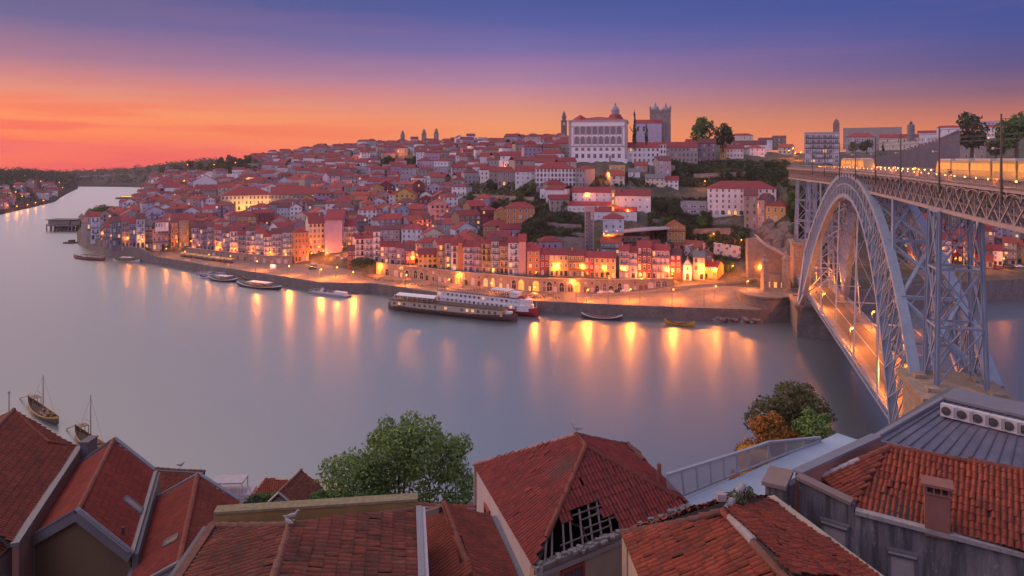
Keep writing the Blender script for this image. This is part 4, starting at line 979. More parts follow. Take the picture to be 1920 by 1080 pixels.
# ------------------------------------------------------------------ walls, arcades, stairs on the far bank
def arcade(x0, x1, k0, k1, top, label, seed, lit_at=()):
    pts = []; 
    for x in np.linspace(x0, x1, 40):
        a, b = prof(x); Y = a[1]+.2; pts.append(((x-960)/FX*Y, Y, b[1]-1, top(x)))
    o = wall_strip(pts, 1.2, 'arcade_wall', OLDST); tag(o, label, 'arcade')
    cap = MB()
    for i in range(len(pts)-1): cap.bar((pts[i][0],pts[i][1]-.05,pts[i][3]+.1),(pts[i+1][0],pts[i+1][1]-.05,pts[i+1][3]+.1),.9,.3)
    cap.build('coping', TRIMS, o)
    g = random.Random(seed); x = x0+4
    while x < x1-6:
        a, b = prof(x); Y = a[1]+.2; P = ((x-960)/FX*Y, Y-.02, b[1]); hgt = top(x)-b[1]
        a2, b2 = prof(x+2); d = Vector(((x+2-960)/FX*(a2[1]+.2)-P[0], a2[1]+.2-Y)); rz = math.atan2(d.y, d.x)
        lit = any(abs(x-l) < 5 for l in lit_at)
        if lit: inst('archway', WINLITARCH, o, P, (3.4,1,hgt*.82), rz); x += 16
        elif g.random() < .55: inst('arch_door', WIN['archdoor'], o, P, (g.choice([2.2,2.8,3.0]),1,hgt*g.uniform(.55,.78)), rz); x += g.uniform(10,17)
        else:
            inst('door', WIN[g.choice(['shop','door','red'])], o, P, (1.7,1,hgt*.42), rz)
            if hgt > 5: inst('window', WIN['stone'], o, (P[0],P[1],P[2]+hgt*.6), (1.3,1,hgt*.2), rz)
            x += g.uniform(8,13)
    return o
WINLITARCH = window_mesh('lit_archway', TRIMS, 'arch', emit('archway_glow', (1.0,.36,.045), 1.3))
arcade(706, 1262, 1, 2, lambda x: 10.75 if x < 1150 else float(np.interp(x,[1150,1262],[10.75,11.6])), 'long granite arcade wall with arched doors under the coloured houses', 3, (712,770,856,978,1004,1086))
arcade(352, 548, 1, 2, lambda x: float(np.interp(x,[352,548],[8.9,9.2])), 'lower granite arcade wall behind the market stalls', 6, (515,))
def slope_wall(x0, y0, x1, y1, hpx, label, mat=OLDST, name='retaining_wall', cat='retaining wall', n=14):
    pts = []
    for t in np.linspace(0,1,n):
        x, y = x0+(x1-x0)*t, y0+(y1-y0)*t; p = hit(x, y)
        if p is None: continue
        pts.append((p.x,p.y,p.z-2.5,p.z+hpx*p.y/FX))
    ys = [q[1] for q in pts]
    o = wall_strip(pts, .8, name, mat); return tag(o, label, cat)
slope_wall(1030,470,1098,473,26,'rough stone retaining wall left of the lift tower')
slope_wall(1043,442,1096,446,8,'low garden wall above the rough retaining wall')
slope_wall(1218,326,1266,324,14,'old stone wall at the left end of the ivy slope')
slope_wall(1005,362,1070,366,10,'garden terrace wall below the white seminary block')
slope_wall(890,400,1000,404,7,'long garden wall along the lower terrace')
slope_wall(880,372,1000,378,8,'long pale terrace wall under the white seminary and its wing')
slope_wall(1010,425,1090,430,8,'upper terrace wall left of the lift tower, among trees')
slope_wall(1225,420,1275,424,9,'short terrace wall in the wooded slope left of the modernist house')
slope_wall(1300,336,1400,332,10,'ruined wall part way up the ivy slope')
slope_wall(1255,444,1370,440,12,'stone wall under the modernist house, carrying a long shed roof')
slope_wall(1325,424,1372,420,8,'short stone wall beside the arched terrace of the big white block')
slope_wall(1075,298,1145,302,10,'curved bastion wall under the palace, lit at one corner')
# the painted wall
m = MT('mural_paint'); v = N(m.n, 'ShaderNodeTexVoronoi'); m.l.new(m.pos((.5,.5,.5)), v.inputs['Vector']); v.inputs['Scale'].default_value = .9
c = m.mix(m.ramp(v.outputs['Distance'], [(.30,1),(.34,0)], 'CONSTANT'), (.62,.52,.46), (.16,.10,.30)); c = m.mix(m.ramp(v.outputs['Distance'], [(.14,1),(.16,0)], 'CONSTANT'), c, (.55,.30,.20)); m.fin(c, .8)
slope_wall(1286,481,1322,476,20,'painted mural wall with purple rings, left panel',m.mat,'mural_wall','mural')
slope_wall(1338,478,1388,486,23,'painted mural wall with purple rings, right panel beside the street lamps',m.mat,'mural_wall','mural')
slope_wall(1112,557,1290,543,4,'long low ramp wall rising along the lower quay')
slope_wall(1235,545,1420,527,4,'upper road parapet curving towards the bridge pillars')
# big sloping stone wall with its covered stair
Yw = 322; pts = []
for x, yt in ((1402,448),(1418,446),(1436,462),(1452,470),(1470,480),(1486,488),(1506,494)):
    a, b = prof(x); Yp = Yw; X = (x-960)/FX*Yp; pts.append((X, Yp, 6, ZC-(yt-HZ)*Yp/FX))
o = wall_strip(pts, 3.0, 'stair_wall', OLDST); tag(o, 'great sloping granite wall carrying a roofed stair beside the bridge', 'wall')
mb = MB()
for i in range(1, len(pts)-1):
    a_, b_ = Vector((pts[i][0],pts[i][1]+1.2,pts[i][3]+1.2)), Vector((pts[i+1][0],pts[i+1][1]+1.2,pts[i+1][3]+1.2)); mb.bar(a_,b_,3.2,.3); mb.bar(a_-Vector((0,1.4,.8)),b_-Vector((0,1.4,.8)),.2,1.0)
mb.build('stair_roof', plain('pale_roof',(.5,.48,.5)), o)
# rocky cliff under the bridge head
mb = MB(); g2 = random.Random(3)
ROCK = plain('cliff_rock', (.20,.155,.15), .95, 0, .8, .6)
def boulder(mb, c, r, g2, sq=1.0):
    bm = bmesh.new(); bmesh.ops.create_icosphere(bm, subdivisions=2, radius=1.0)
    ph = [g2.uniform(0,6) for _ in range(3)]
    vs = [(c[0]+v.co.x*r*(1+.22*math.sin(4*v.co.y+ph[0])+.1*math.sin(9*v.co.z+ph[1])), c[1]+v.co.y*r*(1+.2*math.sin(4*v.co.z+ph[2])), c[2]+v.co.z*r*sq*(1+.2*math.sin(5*v.co.x+ph[1]))) for v in bm.verts]
    fs = [tuple(v.index for v in f.verts) for f in bm.faces]; bm.free(); mb.add(vs, fs)
for i in range(46):
    x = g2.uniform(1425,1500); y = g2.uniform(415,480); p = hit(x, y)
    if p: boulder(mb, (p.x,p.y+1,p.z-1), g2.uniform(2.0,4.2), g2)
tag(mb.build('cliff', ROCK), 'bare purplish rock cliff above the sloping wall', 'cliff', kind='structure')
mb = MB()
for i in range(60):
    x = g2.uniform(1335,1430); a, b = prof(x); boulder(mb, ((x-960)/FX*(a[0]-2.5+g2.uniform(-1.5,1.5)), a[0]-2.0+g2.uniform(-1.5,1), g2.uniform(-.3,1.4)), g2.uniform(.5,1.3), g2, .8)
tag(mb.build('shore_rocks', ROCK), 'dark wet rocks at the foot of the quay', 'rocks', kind='stuff')
# round granite bastion with the old suspension bridge pillars
pb = at(1452, 600, 290); pb.z = 0
mb = MB(); mb.lathe((pb.x-2,pb.y+5,-3),[(12.5,0),(12.0,3),(11.5,12.0),(11.9,12.1),(11.9,12.8),(11.2,12.9)],28); o = mb.build('bastion', QUAYST); tag(o, 'round granite bastion at the water carrying the two pillars', 'bastion')
for xx, yt_, lb in ((1434,478,'left granite pillar with a ball finial, left of the bridge'),(1474,472,'right granite pillar with a ball finial, left of the bridge')):
    q = at(xx, 546, 298); q.z = 9.0; h = ZC-(yt_-HZ)*298/FX-9.0; r = empty('granite_pillar', q, R(10), lb, 'pillar', 'two bridge pillars')
    mb = MB(); q2 = 2**.5/2
    mb.lathe((0,0,0),[(2.3,0),(2.2,1.2),(1.9,1.6),(1.45,h*.78),(1.9,h*.80),(1.95,h*.86),(1.3,h*.88),(1.0,h*.92)],4); mb.v = [((a-b)*q2,(a+b)*q2,c) for a,b,c in mb.v]; mb.build('shaft', OLDST, r)
    mb = MB(); mb.lathe((0,0,h*.92),[(.35,0),(.7,.4),(.7,.9),(.3,1.4),(.08,2.2)],8); mb.build('finial', OLDST, r)
q = at(1454, 540, 302); q.z = 9.0
house_at('guard_house', q, 8.5, 5, 6.5, face_rot(q), 'dark grey', roof='flat', floors=1, cols=3, win='lit', ground='win', wsize=(1.3,2.4), label='low dark guard house with three lit windows between the pillars', cat='guard house', side=False, lit=1.0)
# lift tower
p = hit(1105, 474); r = empty('lift_tower', p, 0, 'openwork steel lift tower in front of the white houses', 'lift tower'); mb = MB(); hh = 76*p.y/FX; w = 2.0
for sx in (-1,1):
    for sy in (-1,1): mb.bar((sx*w,sy*w,0),(sx*w,sy*w,hh),.28)
n = 10
for i in range(n):
    z0, z1 = hh*i/n, hh*(i+1)/n
    for k in range(4):
        A = ((-w,-w),(w,-w),(w,w),(-w,w)); a_, b_ = A[k], A[(k+1)%4]; mb.bar((*a_,z0),(*b_,z1),.14); mb.bar((*b_,z0),(*a_,z1),.14); mb.bar((*a_,z1),(*b_,z1),.18)
mb.build('frame', plain('lift_steel',(.34,.28,.32),.5), r); mb = MB(); mb.box((0,0,hh*.5),(1.4,1.4,hh*.98)); mb.build('shaft', plain('lift_glass',(.16,.14,.18),.3), r)
mb = MB(); mb.box((0,0,hh+1.2),(4.6,4.6,2.4)); mb.box((0,0,hh+2.5),(5,5,.25)); mb.build('cabin', plain('lift_steel',(.34,.28,.32),.5), r)
# flat roofed building on the slope
p = hit(1196, 462); r = empty('concrete_house', p, face_rot(p)+R(12), 'low concrete building under one wide thin tilted roof', 'building'); k = p.y/FX
mb = MB(); mb.box((-3,4,2.6),(18,8,5.2)); mb.box((8,5,1.6),(8,7,3.2)); mb.build('wall', wallm('terracotta'), r); mb = MB(); mb.add([(-17,-3,7.0),(16,-3,9.6),(16,10,9.6),(-17,10,7.0),(-17,-3,6.5),(16,-3,9.1),(16,10,9.1),(-17,10,6.5)],[(0,1,2,3),(7,6,5,4),(0,4,5,1),(1,5,6,2),(2,6,7,3),(3,7,4,0)]); mb.build('roof', plain('zinc_roof',(.34,.30,.34),.5), r)
for i in range(6): inst('window', WIN['stone'], r, (-10.5+i*2.8,-.02,2.8), (2.2,1,1.7))
mb = MB(); mb.box((-3,-.5,2.2),(18.4,1,.2)); [mb.bar((-12+i*2.0,-1,0),(-12+i*2.0,-1,6.9),.16) for i in range(12)]; mb.build('gallery', IRON, r)
# town wall with battlements
pts = []; W2 = ((1600,300,306),(1640,296,306),(1680,288,306),(1720,276,304),(1760,264,302),(1785,253,298),(1800,248,296))
for x, yt_, yb_ in W2: pts.append(((x-960)/FX*430, 430, ZC-(yb_-HZ)*430/FX-5, ZC-(yt_-HZ)*430/FX))
o = wall_strip(pts, 1.6, 'town_wall', wall_mat((.20,.165,.16),'wall_rampart',.5)); tag(o, 'old town wall with battlements climbing to the right above the bridge', 'town wall'); mb = MB()
for i in range(len(pts)-1):
    for k in range(6):
        t = (k+.5)/6; a_, b_ = Vector((pts[i][0],pts[i][1],pts[i][3])), Vector((pts[i+1][0],pts[i+1][1],pts[i+1][3])); c_ = a_.lerp(b_, t); mb.box((c_.x,c_.y+.4,c_.z+.5),(1.2,.7,1.4))
mb.build('battlements', wall_mat((.20,.165,.16),'wall_rampart',.5), o)
# houses behind the bridge on the far bank road
rb = 'houses behind the iron bridge'
for x0,x1,yb_,yt_,wc,rc,fl,lb in ((1702,1722,497,470,'ochre','orange',3,'ochre house seen through the iron arch'),(1722,1742,496,462,'white','red',3,'white house seen through the iron arch, below the tan one'),(1742,1764,494,466,'grey','orange',3,'grey house with orange roof seen between the bridge legs'),
        (1764,1784,492,450,'pale blue','red',4,'pale blue house between the bridge legs'),(1784,1806,490,440,'dark red','red',4,'dark red house seen through the bridge tower'),(1806,1828,497,452,'cream','orange',4,'cream house with shop fronts, right of the bridge tower'),
        (1830,1862,500,488,'yellow','orange',1,'low yellow lit shop on the far bank road'),(1862,1880,497,470,'white','red',3,'white narrow house right of the low yellow shop'),(1880,1906,495,455,'stone','orange',5,'stone house with balconies on the far bank road'),(1906,1930,494,462,'ochre','orange',3,'ochre house cut by the right edge of the picture'),
        (1822,1842,470,410,'cream','orange',5,'tall tan house rising behind, right of the bridge tower'),(1846,1880,462,425,'lilac','orange',4,'pale lilac block with an orange roof high behind the road'),(1880,1912,466,428,'grey','orange',4,'grey balconied block high behind the road on the right'),
        (1690,1722,452,412,'ochre','orange',4,'ochre house high in the arch, under the deck'),(1722,1748,440,410,'grey','red',3,'grey house under the deck truss'),(1748,1770,446,420,'mauve','orange',3,'mauve house close under the deck truss')):
    house(x0,x1,yb_,yt_,wc,d=10,label=lb,group=rb,rc=rc,floors=fl,ground='door',balc=fl>3,lit=.06)
# far road bridge down the river
mb = MB(); Yb = 1950
def q_(x,y): return at(x,y,Yb)
mb.bar(q_(152,331),q_(236,327),9,2.2)
for i in range(20):
    t0, t1 = i/20, (i+1)/20; f = lambda t: at(160+62*t, 350-19*(1-(2*t-1)**2), Yb); mb.bar(f(t0),f(t1),8,3)
for x in (205,211,221): mb.bar(q_(x,352),q_(x,328),5)
tag(mb.build('far_bridge', plain('far_concrete',(.34,.30,.34))), 'faint concrete arch bridge far down the river', 'bridge')
# ------------------------------------------------------------------ street lamps
LAMPG = emit('lamp_glow', (1.0,.34,.045), 5.0); POST = plain('lamp_post_iron', (.06,.06,.06), .5)
mb = MB(); mb.tube([(0,0,0),(0,0,.6),(0,0,5.2)],[.14,.08,.05],6); mb.tube([(0,0,5.1),(.25,0,5.5),(.6,0,5.5)],[.04,.04,.03],5); POSTM = mb.mesh('lamp_post', POST)
mb = MB(); mb.lathe((.6,0,5.05),[(.10,0),(.24,.12),(.28,.38),(.10,.5)],8); HEADM = mb.mesh('lamp_head', LAMPG)
LIGHTS = {}
def lamp_light(P, r, colr=(1.0,.22,.02)):
    k = (int(P), int(r*10), colr)
    if k not in LIGHTS:
        l = bpy.data.lights.new('lamp_light', 'POINT'); l.energy = P; l.color = colr; l.shadow_soft_size = r; LIGHTS[k] = l
    return LIGHTS[k]
def street_lamp(p, P=700, s=1.0, label=None, desc='orange street lamp', x=0, y=0, group='orange street lamps of the town', name='street_lamp', head=None):
    r = empty(name, p, 0, label, 'street lamp', group); inst('post', POSTM, r, (0,0,0), (s,s,s)); inst('lamp_head', head or HEADM, r, (0,0,0), (s,s,s))
    if P:
        l = bpy.data.objects.new('lamp_light', lamp_light(P, .5)); col.objects.link(l); l.parent = r; l.location = (.6*s,0,4.75*s)
    if not label: later(r, 'lamp', desc, x, y)
    return r
LP = [(176,452,1),(192,456,1),(207,459,1),(238,463,1.1),(265,466,1.1),(295,470,1.2),(320,466,1.3),(330,470,1),(356,470,1.2),(372,476,1.3),(408,480,1.3),(438,484,1),(470,486,1),(505,490,1),(534,494,1.2),(582,492,2.0),(604,488,1.7),(612,492,1.5),(640,480,2),(655,478,1.2),
      (708,516,1.2),(716,488,1.0),(750,520,1.1),(772,500,1.8),(780,497,1.5),(815,526,1.1),(861,503,1.8),(858,534,1.0),(905,536,1.1),(955,540,1.1),(978,512,1.8),(976,543,1.1),(1008,545,1.2),(1040,519,1.8),(1090,520,1.6),(1070,549,1.1),(1130,522,1.2),(1140,546,1.2),(1168,524,1.5),(1200,538,1.3),(1250,527,1.4),(1258,536,1),(1286,530,1.2),(1318,528,1.6),(1338,524,1.2),(1372,520,1),(1400,515,1.2),(1425,520,1.2),
      (430,497,1),(390,494,1),(345,488,1),(310,482,1),(480,508,.9),(540,518,.9),(600,524,.9),(630,520,.8),(660,530,.9),(760,536,.9),(840,545,.9),(920,552,.9),(1000,560,.9),(1100,566,.9),(1180,565,.9),(1260,566,.9),(1340,560,1),(1400,550,1.2)]
for x, y, q in LP:
    p = hit(x, y)
    if p: street_lamp(p, (13000 if q < 1 else (4600 if y > 512 else 2300))*q, 1.0 if y > 470 else 1.1, desc='orange quayside lamp', x=x, y=y, group='orange lamps along the quay')
for x, y, q in ((1175,412,1.6),(1084,340,.8),(1138,342,1.5),(1150,338,1.5),(1082,302,1.2),(1336,458,.8),(1388,470,.6),(1320,356,.8),(1424,410,1.4),(800,438,2.0),(826,436,1.8),(850,436,1.6),(860,430,1.0),(1147,372,1),(1150,400,1),(1155,452,1.6),(1138,460,1.2),(675,306,1.4),(745,296,1.2),(790,300,1.0),(865,300,1.0),(910,332,1.0),(556,378,1.2),(590,366,1),(820,344,.9),(760,332,.9),(445,392,2.2),(470,392,2.2),(495,390,2.0),(425,398,1.8),(338,356,1.0),(344,352,1.0),(395,372,.9),(1385,262,2.0),(1478,296,3),(1490,302,3),(1486,290,3),(1500,300,2.5),(1842,262,1.2),(1852,272,1.0),(1590,494,1.2),(1720,500,1.0),(1790,504,1.0),(1838,508,1.2),(1880,504,1.2),(1100,380,.6),(880,330,.8),(945,330,.8),(930,292,.8),(640,330,1),(700,328,1),(460,350,.9),(520,336,.9),(600,344,.9),(660,352,.9),(400,322,.8),(440,318,.8),(350,322,.8)):
    p = hit(x, y)
    if p: street_lamp(p, 3000*q*max(1,(p.y/430)**1.3), max(1.0, p.y/520), desc='orange hillside street lamp', x=x, y=y)
# pin-prick lamps on the far banks
for x, y, Y in ((10,352,1000),(28,360,960),(40,368,940),(45,330,1180),(60,345,1150),(75,340,1200),(30,345,1050),(98,346,1350),(110,342,1400),(116,352,1350),(125,350,1480),(150,345,1760),(165,348,1760),(178,348,1760),(190,348,1760),(204,348,1750),(216,349,1740),(230,348,1740),(247,346,1730),(316,320,1600),(326,322,1600),(356,318,1650),(364,316,1650),(376,318,1650),(388,318,1650),(12,385,870),(30,387,890),(50,384,930),(65,380,960),(80,376,1000)):
    p = at(x, y, Y); r = street_lamp(Vector((p.x,p.y,p.z-5.2*2)), 2500, 2.0, desc='tiny far lamp across the bend', x=x, y=y, group='far lamps along the river bend')
# ------------------------------------------------------------------ the two-deck iron arch bridge
SD, SP, S0 = Vector((.28185,.95946,0)), Vector((.95946,-.28185,0)), Vector((67,91,0))
def B(s, t, z): v = S0+SD*s+SP*t; return Vector((v.x, v.y, z))
BROT = math.atan2(SD.y, SD.x)
m = MT('bridge_paint'); n1 = m.noise(m.pos((1,1,.4)), .6, 5, .7); c = m.mix(m.ramp(n1, [(.4,0),(.7,.55)]), (.235,.295,.41), (.14,.17,.235)); n2 = m.noise(m.pos(), 3, 4); c = m.mix(m.ramp(n2, [(.62,0),(.75,.35)]), c, (.20,.13,.10)); IRONP = m.fin(c, .55)
m = MT('bridge_truss_paint'); n1 = m.noise(m.pos(), .7, 5, .7); c = m.mix(m.ramp(n1, [(.4,0),(.7,.6)]), (.34,.285,.30), (.17,.145,.16)); IRONT = m.fin(c, .6)
bridge = empty('arch_bridge', B(103,0,0), 0, 'tall grey blue iron arch bridge with an upper and a lower deck', 'bridge')
def bb(mb, name, mat, parent=bridge):
    off = bridge.location
    mb.v = [(p[0]-off.x, p[1]-off.y, p[2]-off.z) for p in mb.v]; return mb.build(name, mat, parent)
SC = 103.0
def zo(u): 
    ds = u*(77 if u < 0 else 73); return SC+ds, 62.4-.0057*ds*ds
def zi(u):
    ds = u*(67 if u < 0 else 66.5); return SC+ds, 55.9-.0089*ds*ds
def tz(z): return 3.3+max(0, 60-z)*.085
NP = 32; us = [-1+2*i/NP for i in range(NP+1)]
ribs = {}
for sg in (-1, 1):
    O = []; I = []
    for u in us:
        s, z = zo(u); O.append(B(s, sg*tz(z), z)); s, z = zi(u); I.append(B(s, sg*tz(z), z))
    ribs[sg] = (O, I)
    mb = MB()
    for i in range(NP):
        mb.bar(O[i], O[i+1], 1.7, .55); mb.bar(I[i], I[i+1], 1.6, .5)
        for e in (-.78,.78):
            q = SP*e; mb.bar(O[i]+q-Vector((0,0,.45)), O[i+1]+q-Vector((0,0,.45)), .14, 1.0); mb.bar(I[i]+q+Vector((0,0,.4)), I[i+1]+q+Vector((0,0,.4)), .14, .9)
    if sg: mb.bar(O[-1], B(SC+74, sg*8.2, 11), 1.6, 1.2); mb.bar(I[-1], B(SC+72, sg*8.2, 11), 1.5, .9); mb.bar(I[0], B(SC-68, sg*7.6, 12), 1.5, .9)
    rib = bb(mb, 'arch_rib', IRONP)
    mb = MB()
    for e in (-.72,.72):
        q = SP*e
        for i in range(NP):
            mb.bar(O[i]+q, I[i+1]+q, .14, .22); mb.bar(I[i]+q, O[i+1]+q, .14, .22); mb.bar(O[i]+q, I[i]+q, .16, .22)
            if abs(us[i]) < .52 and abs(us[i+1]) < .52: mb.bar(O[i].lerp(I[i],.46)+q, O[i+1].lerp(I[i+1],.46)+q, .25, .35)
        mb.bar(O[NP]+q, I[NP]+q, .3, .3)
    lat = bb(mb, 'arch_lattice', IRONP, rib)
# bracing between the two ribs
mb = MB(); OW, IW = ribs[-1]; OE, IE = ribs[1]
kn = [0,3,6,9,12,14,18,20,23,26,29,32]
for a, b in zip(kn[:-1], kn[1:]):
    mb.bar(OW[a], OE[a], .8, .6); mb.bar(IW[a], IE[a], .4, .4)
    if a == 14: mb.bar(OW[a], OW[b], .4, .4); mb.bar(IW[a], IW[b], .4, .4); continue
    mb.bar(OW[a], OE[b], .65, .5); mb.bar(OE[a], OW[b], .65, .5)
    c_ = (OW[a]+OE[b])/2
    mb.bar(IW[a], IE[b], .3, .3); mb.bar(IE[a], IW[b], .3, .3); mb.bar(OW[a], IE[a], .22, .22); mb.bar(OE[a], IW[a], .22, .22)
bb(mb, 'arch_bracing', IRONP)
# upper deck
def zd(s): return float(np.interp(s, [-80,0,50,110,266], [62.1,62.6,63.1,63.1,62.3]))
def zbm(s): return float(np.interp(s, [-80,0,50,130,266], [57.4,57.7,58.2,58.6,57.0]))
SS = [-70+4.5*i for i in range(76)]
mb = MB()
for s in range(-70, 268, 6):
    a, b = s, min(s+6, 272); P = []
    for q in (a, b):
        for t in (-4.2, 4.2): P.append(B(q,t,zd(q)))
    for q in (a, b):
        for t in (-4.2, 4.2): P.append(B(q,t,zd(q)-.45))
    mb.add(P, [(0,1,3,2),(6,7,5,4),(0,2,6,4),(3,1,5,7)])
deck = bb(mb, 'upper_deck', plain('deck_paving', (.16,.12,.11), .8))
mb = MB()
for t in (-1.9,-.5,.5,1.9): mb.bar(B(-70,t,zd(-70)+.07), B(0,t,zd(0)+.07), .08, .1); mb.bar(B(0,t,zd(0)+.07), B(50,t,zd(50)+.07), .08, .1); mb.bar(B(50,t,zd(50)+.07), B(110,t,zd(110)+.07), .08, .1); mb.bar(B(110,t,zd(110)+.07), B(268,t,zd(268)+.07), .08, .1)
bb(mb, 'tram_rail', plain('rail_steel', (.3,.26,.25), .3, .8), deck)
for t in (-4.15, 4.15):
    mb = MB(); s = -70
    while s < 266:
        mb.bar(B(s,t,zd(s)), B(s,t,zd(s)+1.15), .05); 
        if s < 150:
            for k in range(1,6): mb.bar(B(s+k*.25,t,zd(s)+.1), B(s+k*.25,t,zd(s)+1.1), .022)
        mb.bar(B(s,t,zd(s)+1.15), B(s+1.5,t,zd(s+1.5)+1.15), .09, .07); mb.bar(B(s,t,zd(s)+.12), B(s+1.5,t,zd(s+1.5)+.12), .05); s += 1.5
    bb(mb, 'railing', IRONT, deck)
for t in (-3.4, 3.4):
    mb = MB()
    for i in range(len(SS)-1):
        a, b = SS[i], SS[i+1]
        if b > 268: break
        ta, tb, ba, bo = zd(a)-1.0, zd(b)-1.0, zbm(a), zbm(b)
        mb.bar(B(a,t,ta), B(b,t,tb), .5, .4); mb.bar(B(a,t,ba), B(b,t,bo), .75, .6)
        mb.bar(B(a,t-.06,ta), B(b,t-.06,bo), .12, .26); mb.bar(B(a,t+.06,ba), B(b,t+.06,tb), .12, .26)
        mb.bar(B(a,t,ba), B(a,t,ta), .1, .14)
        h_ = (a+b)/2; mb.bar(B(h_,t+.1,zbm(h_)), B(b,t+.1,(tb+bo)/2), .08, .12)
    bb(mb, 'truss_girder', IRONT)
    # scalloped brackets that carry the footway
    mb = MB(); tt = t*1.235
    for i in range(len(SS)-1):
        a, b = SS[i], SS[i+1]
        if b > 268: break
        z1 = zd(a)-.5; n = 8; prev = None
        for k in range(n+1):
            an = math.pi*k/n; q = B((a+b)/2-math.cos(an)*2.2, tt, z1-1.0+.8*math.sin(an))
            if prev is not None: mb.bar(prev, q, .4, .1)
            prev = q
        mb.bar(B(a,tt,z1-1.1), B(a,tt,z1), .14); mb.bar(B(a,t,z1-1.9), B(a,tt,z1-1.6), .14); mb.bar(B(a,tt,z1+.12), B(b,tt,z1+.12), .3, .35)
    bb(mb, 'footway_bracket', IRONT)
mb = MB()
for a in SS:
    if a > 266: break
    mb.bar(B(a,-3.4,zd(a)-.8), B(a,3.4,zd(a)-.8), .2, .5); mb.bar(B(a,-3.4,zbm(a)), B(a,3.4,zbm(a)), .2, .25); mb.bar(B(a,-3.4,zbm(a)), B(a+4.5,3.4,zbm(a)), .16)
bb(mb, 'cross_beam', IRONT)
# iron towers carrying the deck
def pylon(sa, sb, zb, zt, ta, tb, splay, tiers, mat=IRONP):
    """legs at the corners sa..sb x ta..tb (top), splaying towards the foot"""
    mb = MB(); cs, ct = (sa+sb)/2, (ta+tb)/2
    def P(i, j, z):
        f = 1+(splay-1)*(zt-z)/(zt-zb); s = cs+(sa-cs if i == 0 else sb-cs)*f; t = ct+(ta-ct if j == 0 else tb-ct)*f; return B(s, t, z)
    C = ((0,0),(1,0),(1,1),(0,1))
    for i, j in C:
        for du, dv in ((.26,0),(-.26,0),(0,.26),(0,-.26)):
            o1 = SD*du+SP*dv; mb.bar(P(i,j,zb)+o1, P(i,j,zt)+o1, .2 if du else .26, .08 if du else .1, up=SD)
        mb.bar(P(i,j,zb), P(i,j,zt), .34, .34)
    leg = bb(mb, 'pylon', mat); mb = MB()
    for k in range(tiers):
        z0, z1 = zb+(zt-zb)*k/tiers, zb+(zt-zb)*(k+1)/tiers
        for q in range(4):
            a, b = C[q], C[(q+1)%4]; mb.bar(P(*a,z0), P(*b,z1), .22, .24); mb.bar(P(*b,z0), P(*a,z1), .22, .24); mb.bar(P(*a,z1), P(*b,z1), .24, .3)
        mb.bar(P(0,0,z1), P(1,1,z1), .2); mb.bar(P(1,0,z1), P(0,1,z1), .2)
        zm = (z0+z1)/2
        for q in range(4):
            a, b = C[q], C[(q+1)%4]; mb.bar(P(*a,zm).lerp(P(*b,zm),.5), P(*a,z1).lerp(P(*b,z1),.5), .16)
    bb(mb, 'pylon_bracing', mat, leg)
pylon(20.8, 26.2, 29.6, 57.6, -3.9, 1.9, 1.22, 3)
pylon(181, 190, 12, 57.6, -3.8, 3.2, 1.4, 4)
pylon(222, 230, 30, 57.3, -3.6, 3.2, 1.2, 3)
mb = MB()
for s, u in ((52,None),(154,None)):
    za = 62.4-.0057*(s-SC)**2
    for t in (-3.7,3.7): mb.bar(B(s,t,za), B(s,t,zbm(s)), .55); mb.bar(B(s+2.2,t,62.4-.0057*(s+2.2-SC)**2), B(s+.3,t,zbm(s)), .2)
    mb.bar(B(s,-3.7,za+1), B(s,3.7,zbm(s)), .2); mb.bar(B(s,3.7,za+1), B(s,-3.7,zbm(s)), .2)
bb(mb, 'spandrel_post', IRONP)
# masonry piers
for sa, sb, ta, tb, zt, col_, nm in ((14.5,29.5,-7.2,4.6,29.4,PIERST,'near'),(172,196,-9.5,8.5,11.8,QUAYST,'far'),(218,234,-6,5,30,PIERST,'inland')):
    mb = MB(); c_ = B((sa+sb)/2,(ta+tb)/2,0)
    mb.box((c_.x,c_.y,(zt-1.6)/2-2),(sb-sa,tb-ta,zt+2.4),0,BROT); mb.box((c_.x,c_.y,zt-1.1),(sb-sa+1.0,tb-ta+1.0,.8),0,BROT); mb.box((c_.x,c_.y,zt-.35),(sb-sa+1.9,tb-ta+1.9,.7),0,BROT)
    for s in (sa+3.4, sb-4.2):
        for t in (ta+1.5, tb-1.5): q = B(s,t,zt+.3); mb.box((q.x,q.y,q.z),(2.0,1.8,.7),0,BROT)
    bb(mb, 'stone_pier', col_)
# lower deck on its hangers
ZL = 15.5; TA, TB = -5.0, 7.0
mb = MB(); mb.add([B(32,TA,ZL),B(32,TB,ZL),B(215,TB,ZL),B(215,TA,ZL),B(32,TA,ZL-.5),B(32,TB,ZL-.5),B(215,TB,ZL-.5),B(215,TA,ZL-.5)],[(0,1,2,3),(7,6,5,4),(0,4,5,1),(1,5,6,2),(2,6,7,3),(3,7,4,0)])
ld = bb(mb, 'lower_deck', plain('lower_deck_asphalt', (.085,.075,.07), .7))
mb = MB()
for t in (TA+1.3, TB-1.3): mb.add([B(32,t-1.2,ZL+.10),B(32,t+1.2,ZL+.10),B(215,t+1.2,ZL+.10),B(215,t-1.2,ZL+.10),B(32,t-1.2,ZL+.01),B(32,t+1.2,ZL+.01),B(215,t+1.2,ZL+.01),B(215,t-1.2,ZL+.01)],[(0,1,2,3),(0,3,7,4),(1,5,6,2)])
bb(mb, 'footway', PAVE, ld)
mb = MB(); mb.bar(B(36,1.0,ZL+.008),B(212,1.0,ZL+.008),.14,.008)
bb(mb, 'lane_marking', plain('road_paint_white', (.6,.58,.55)), ld)
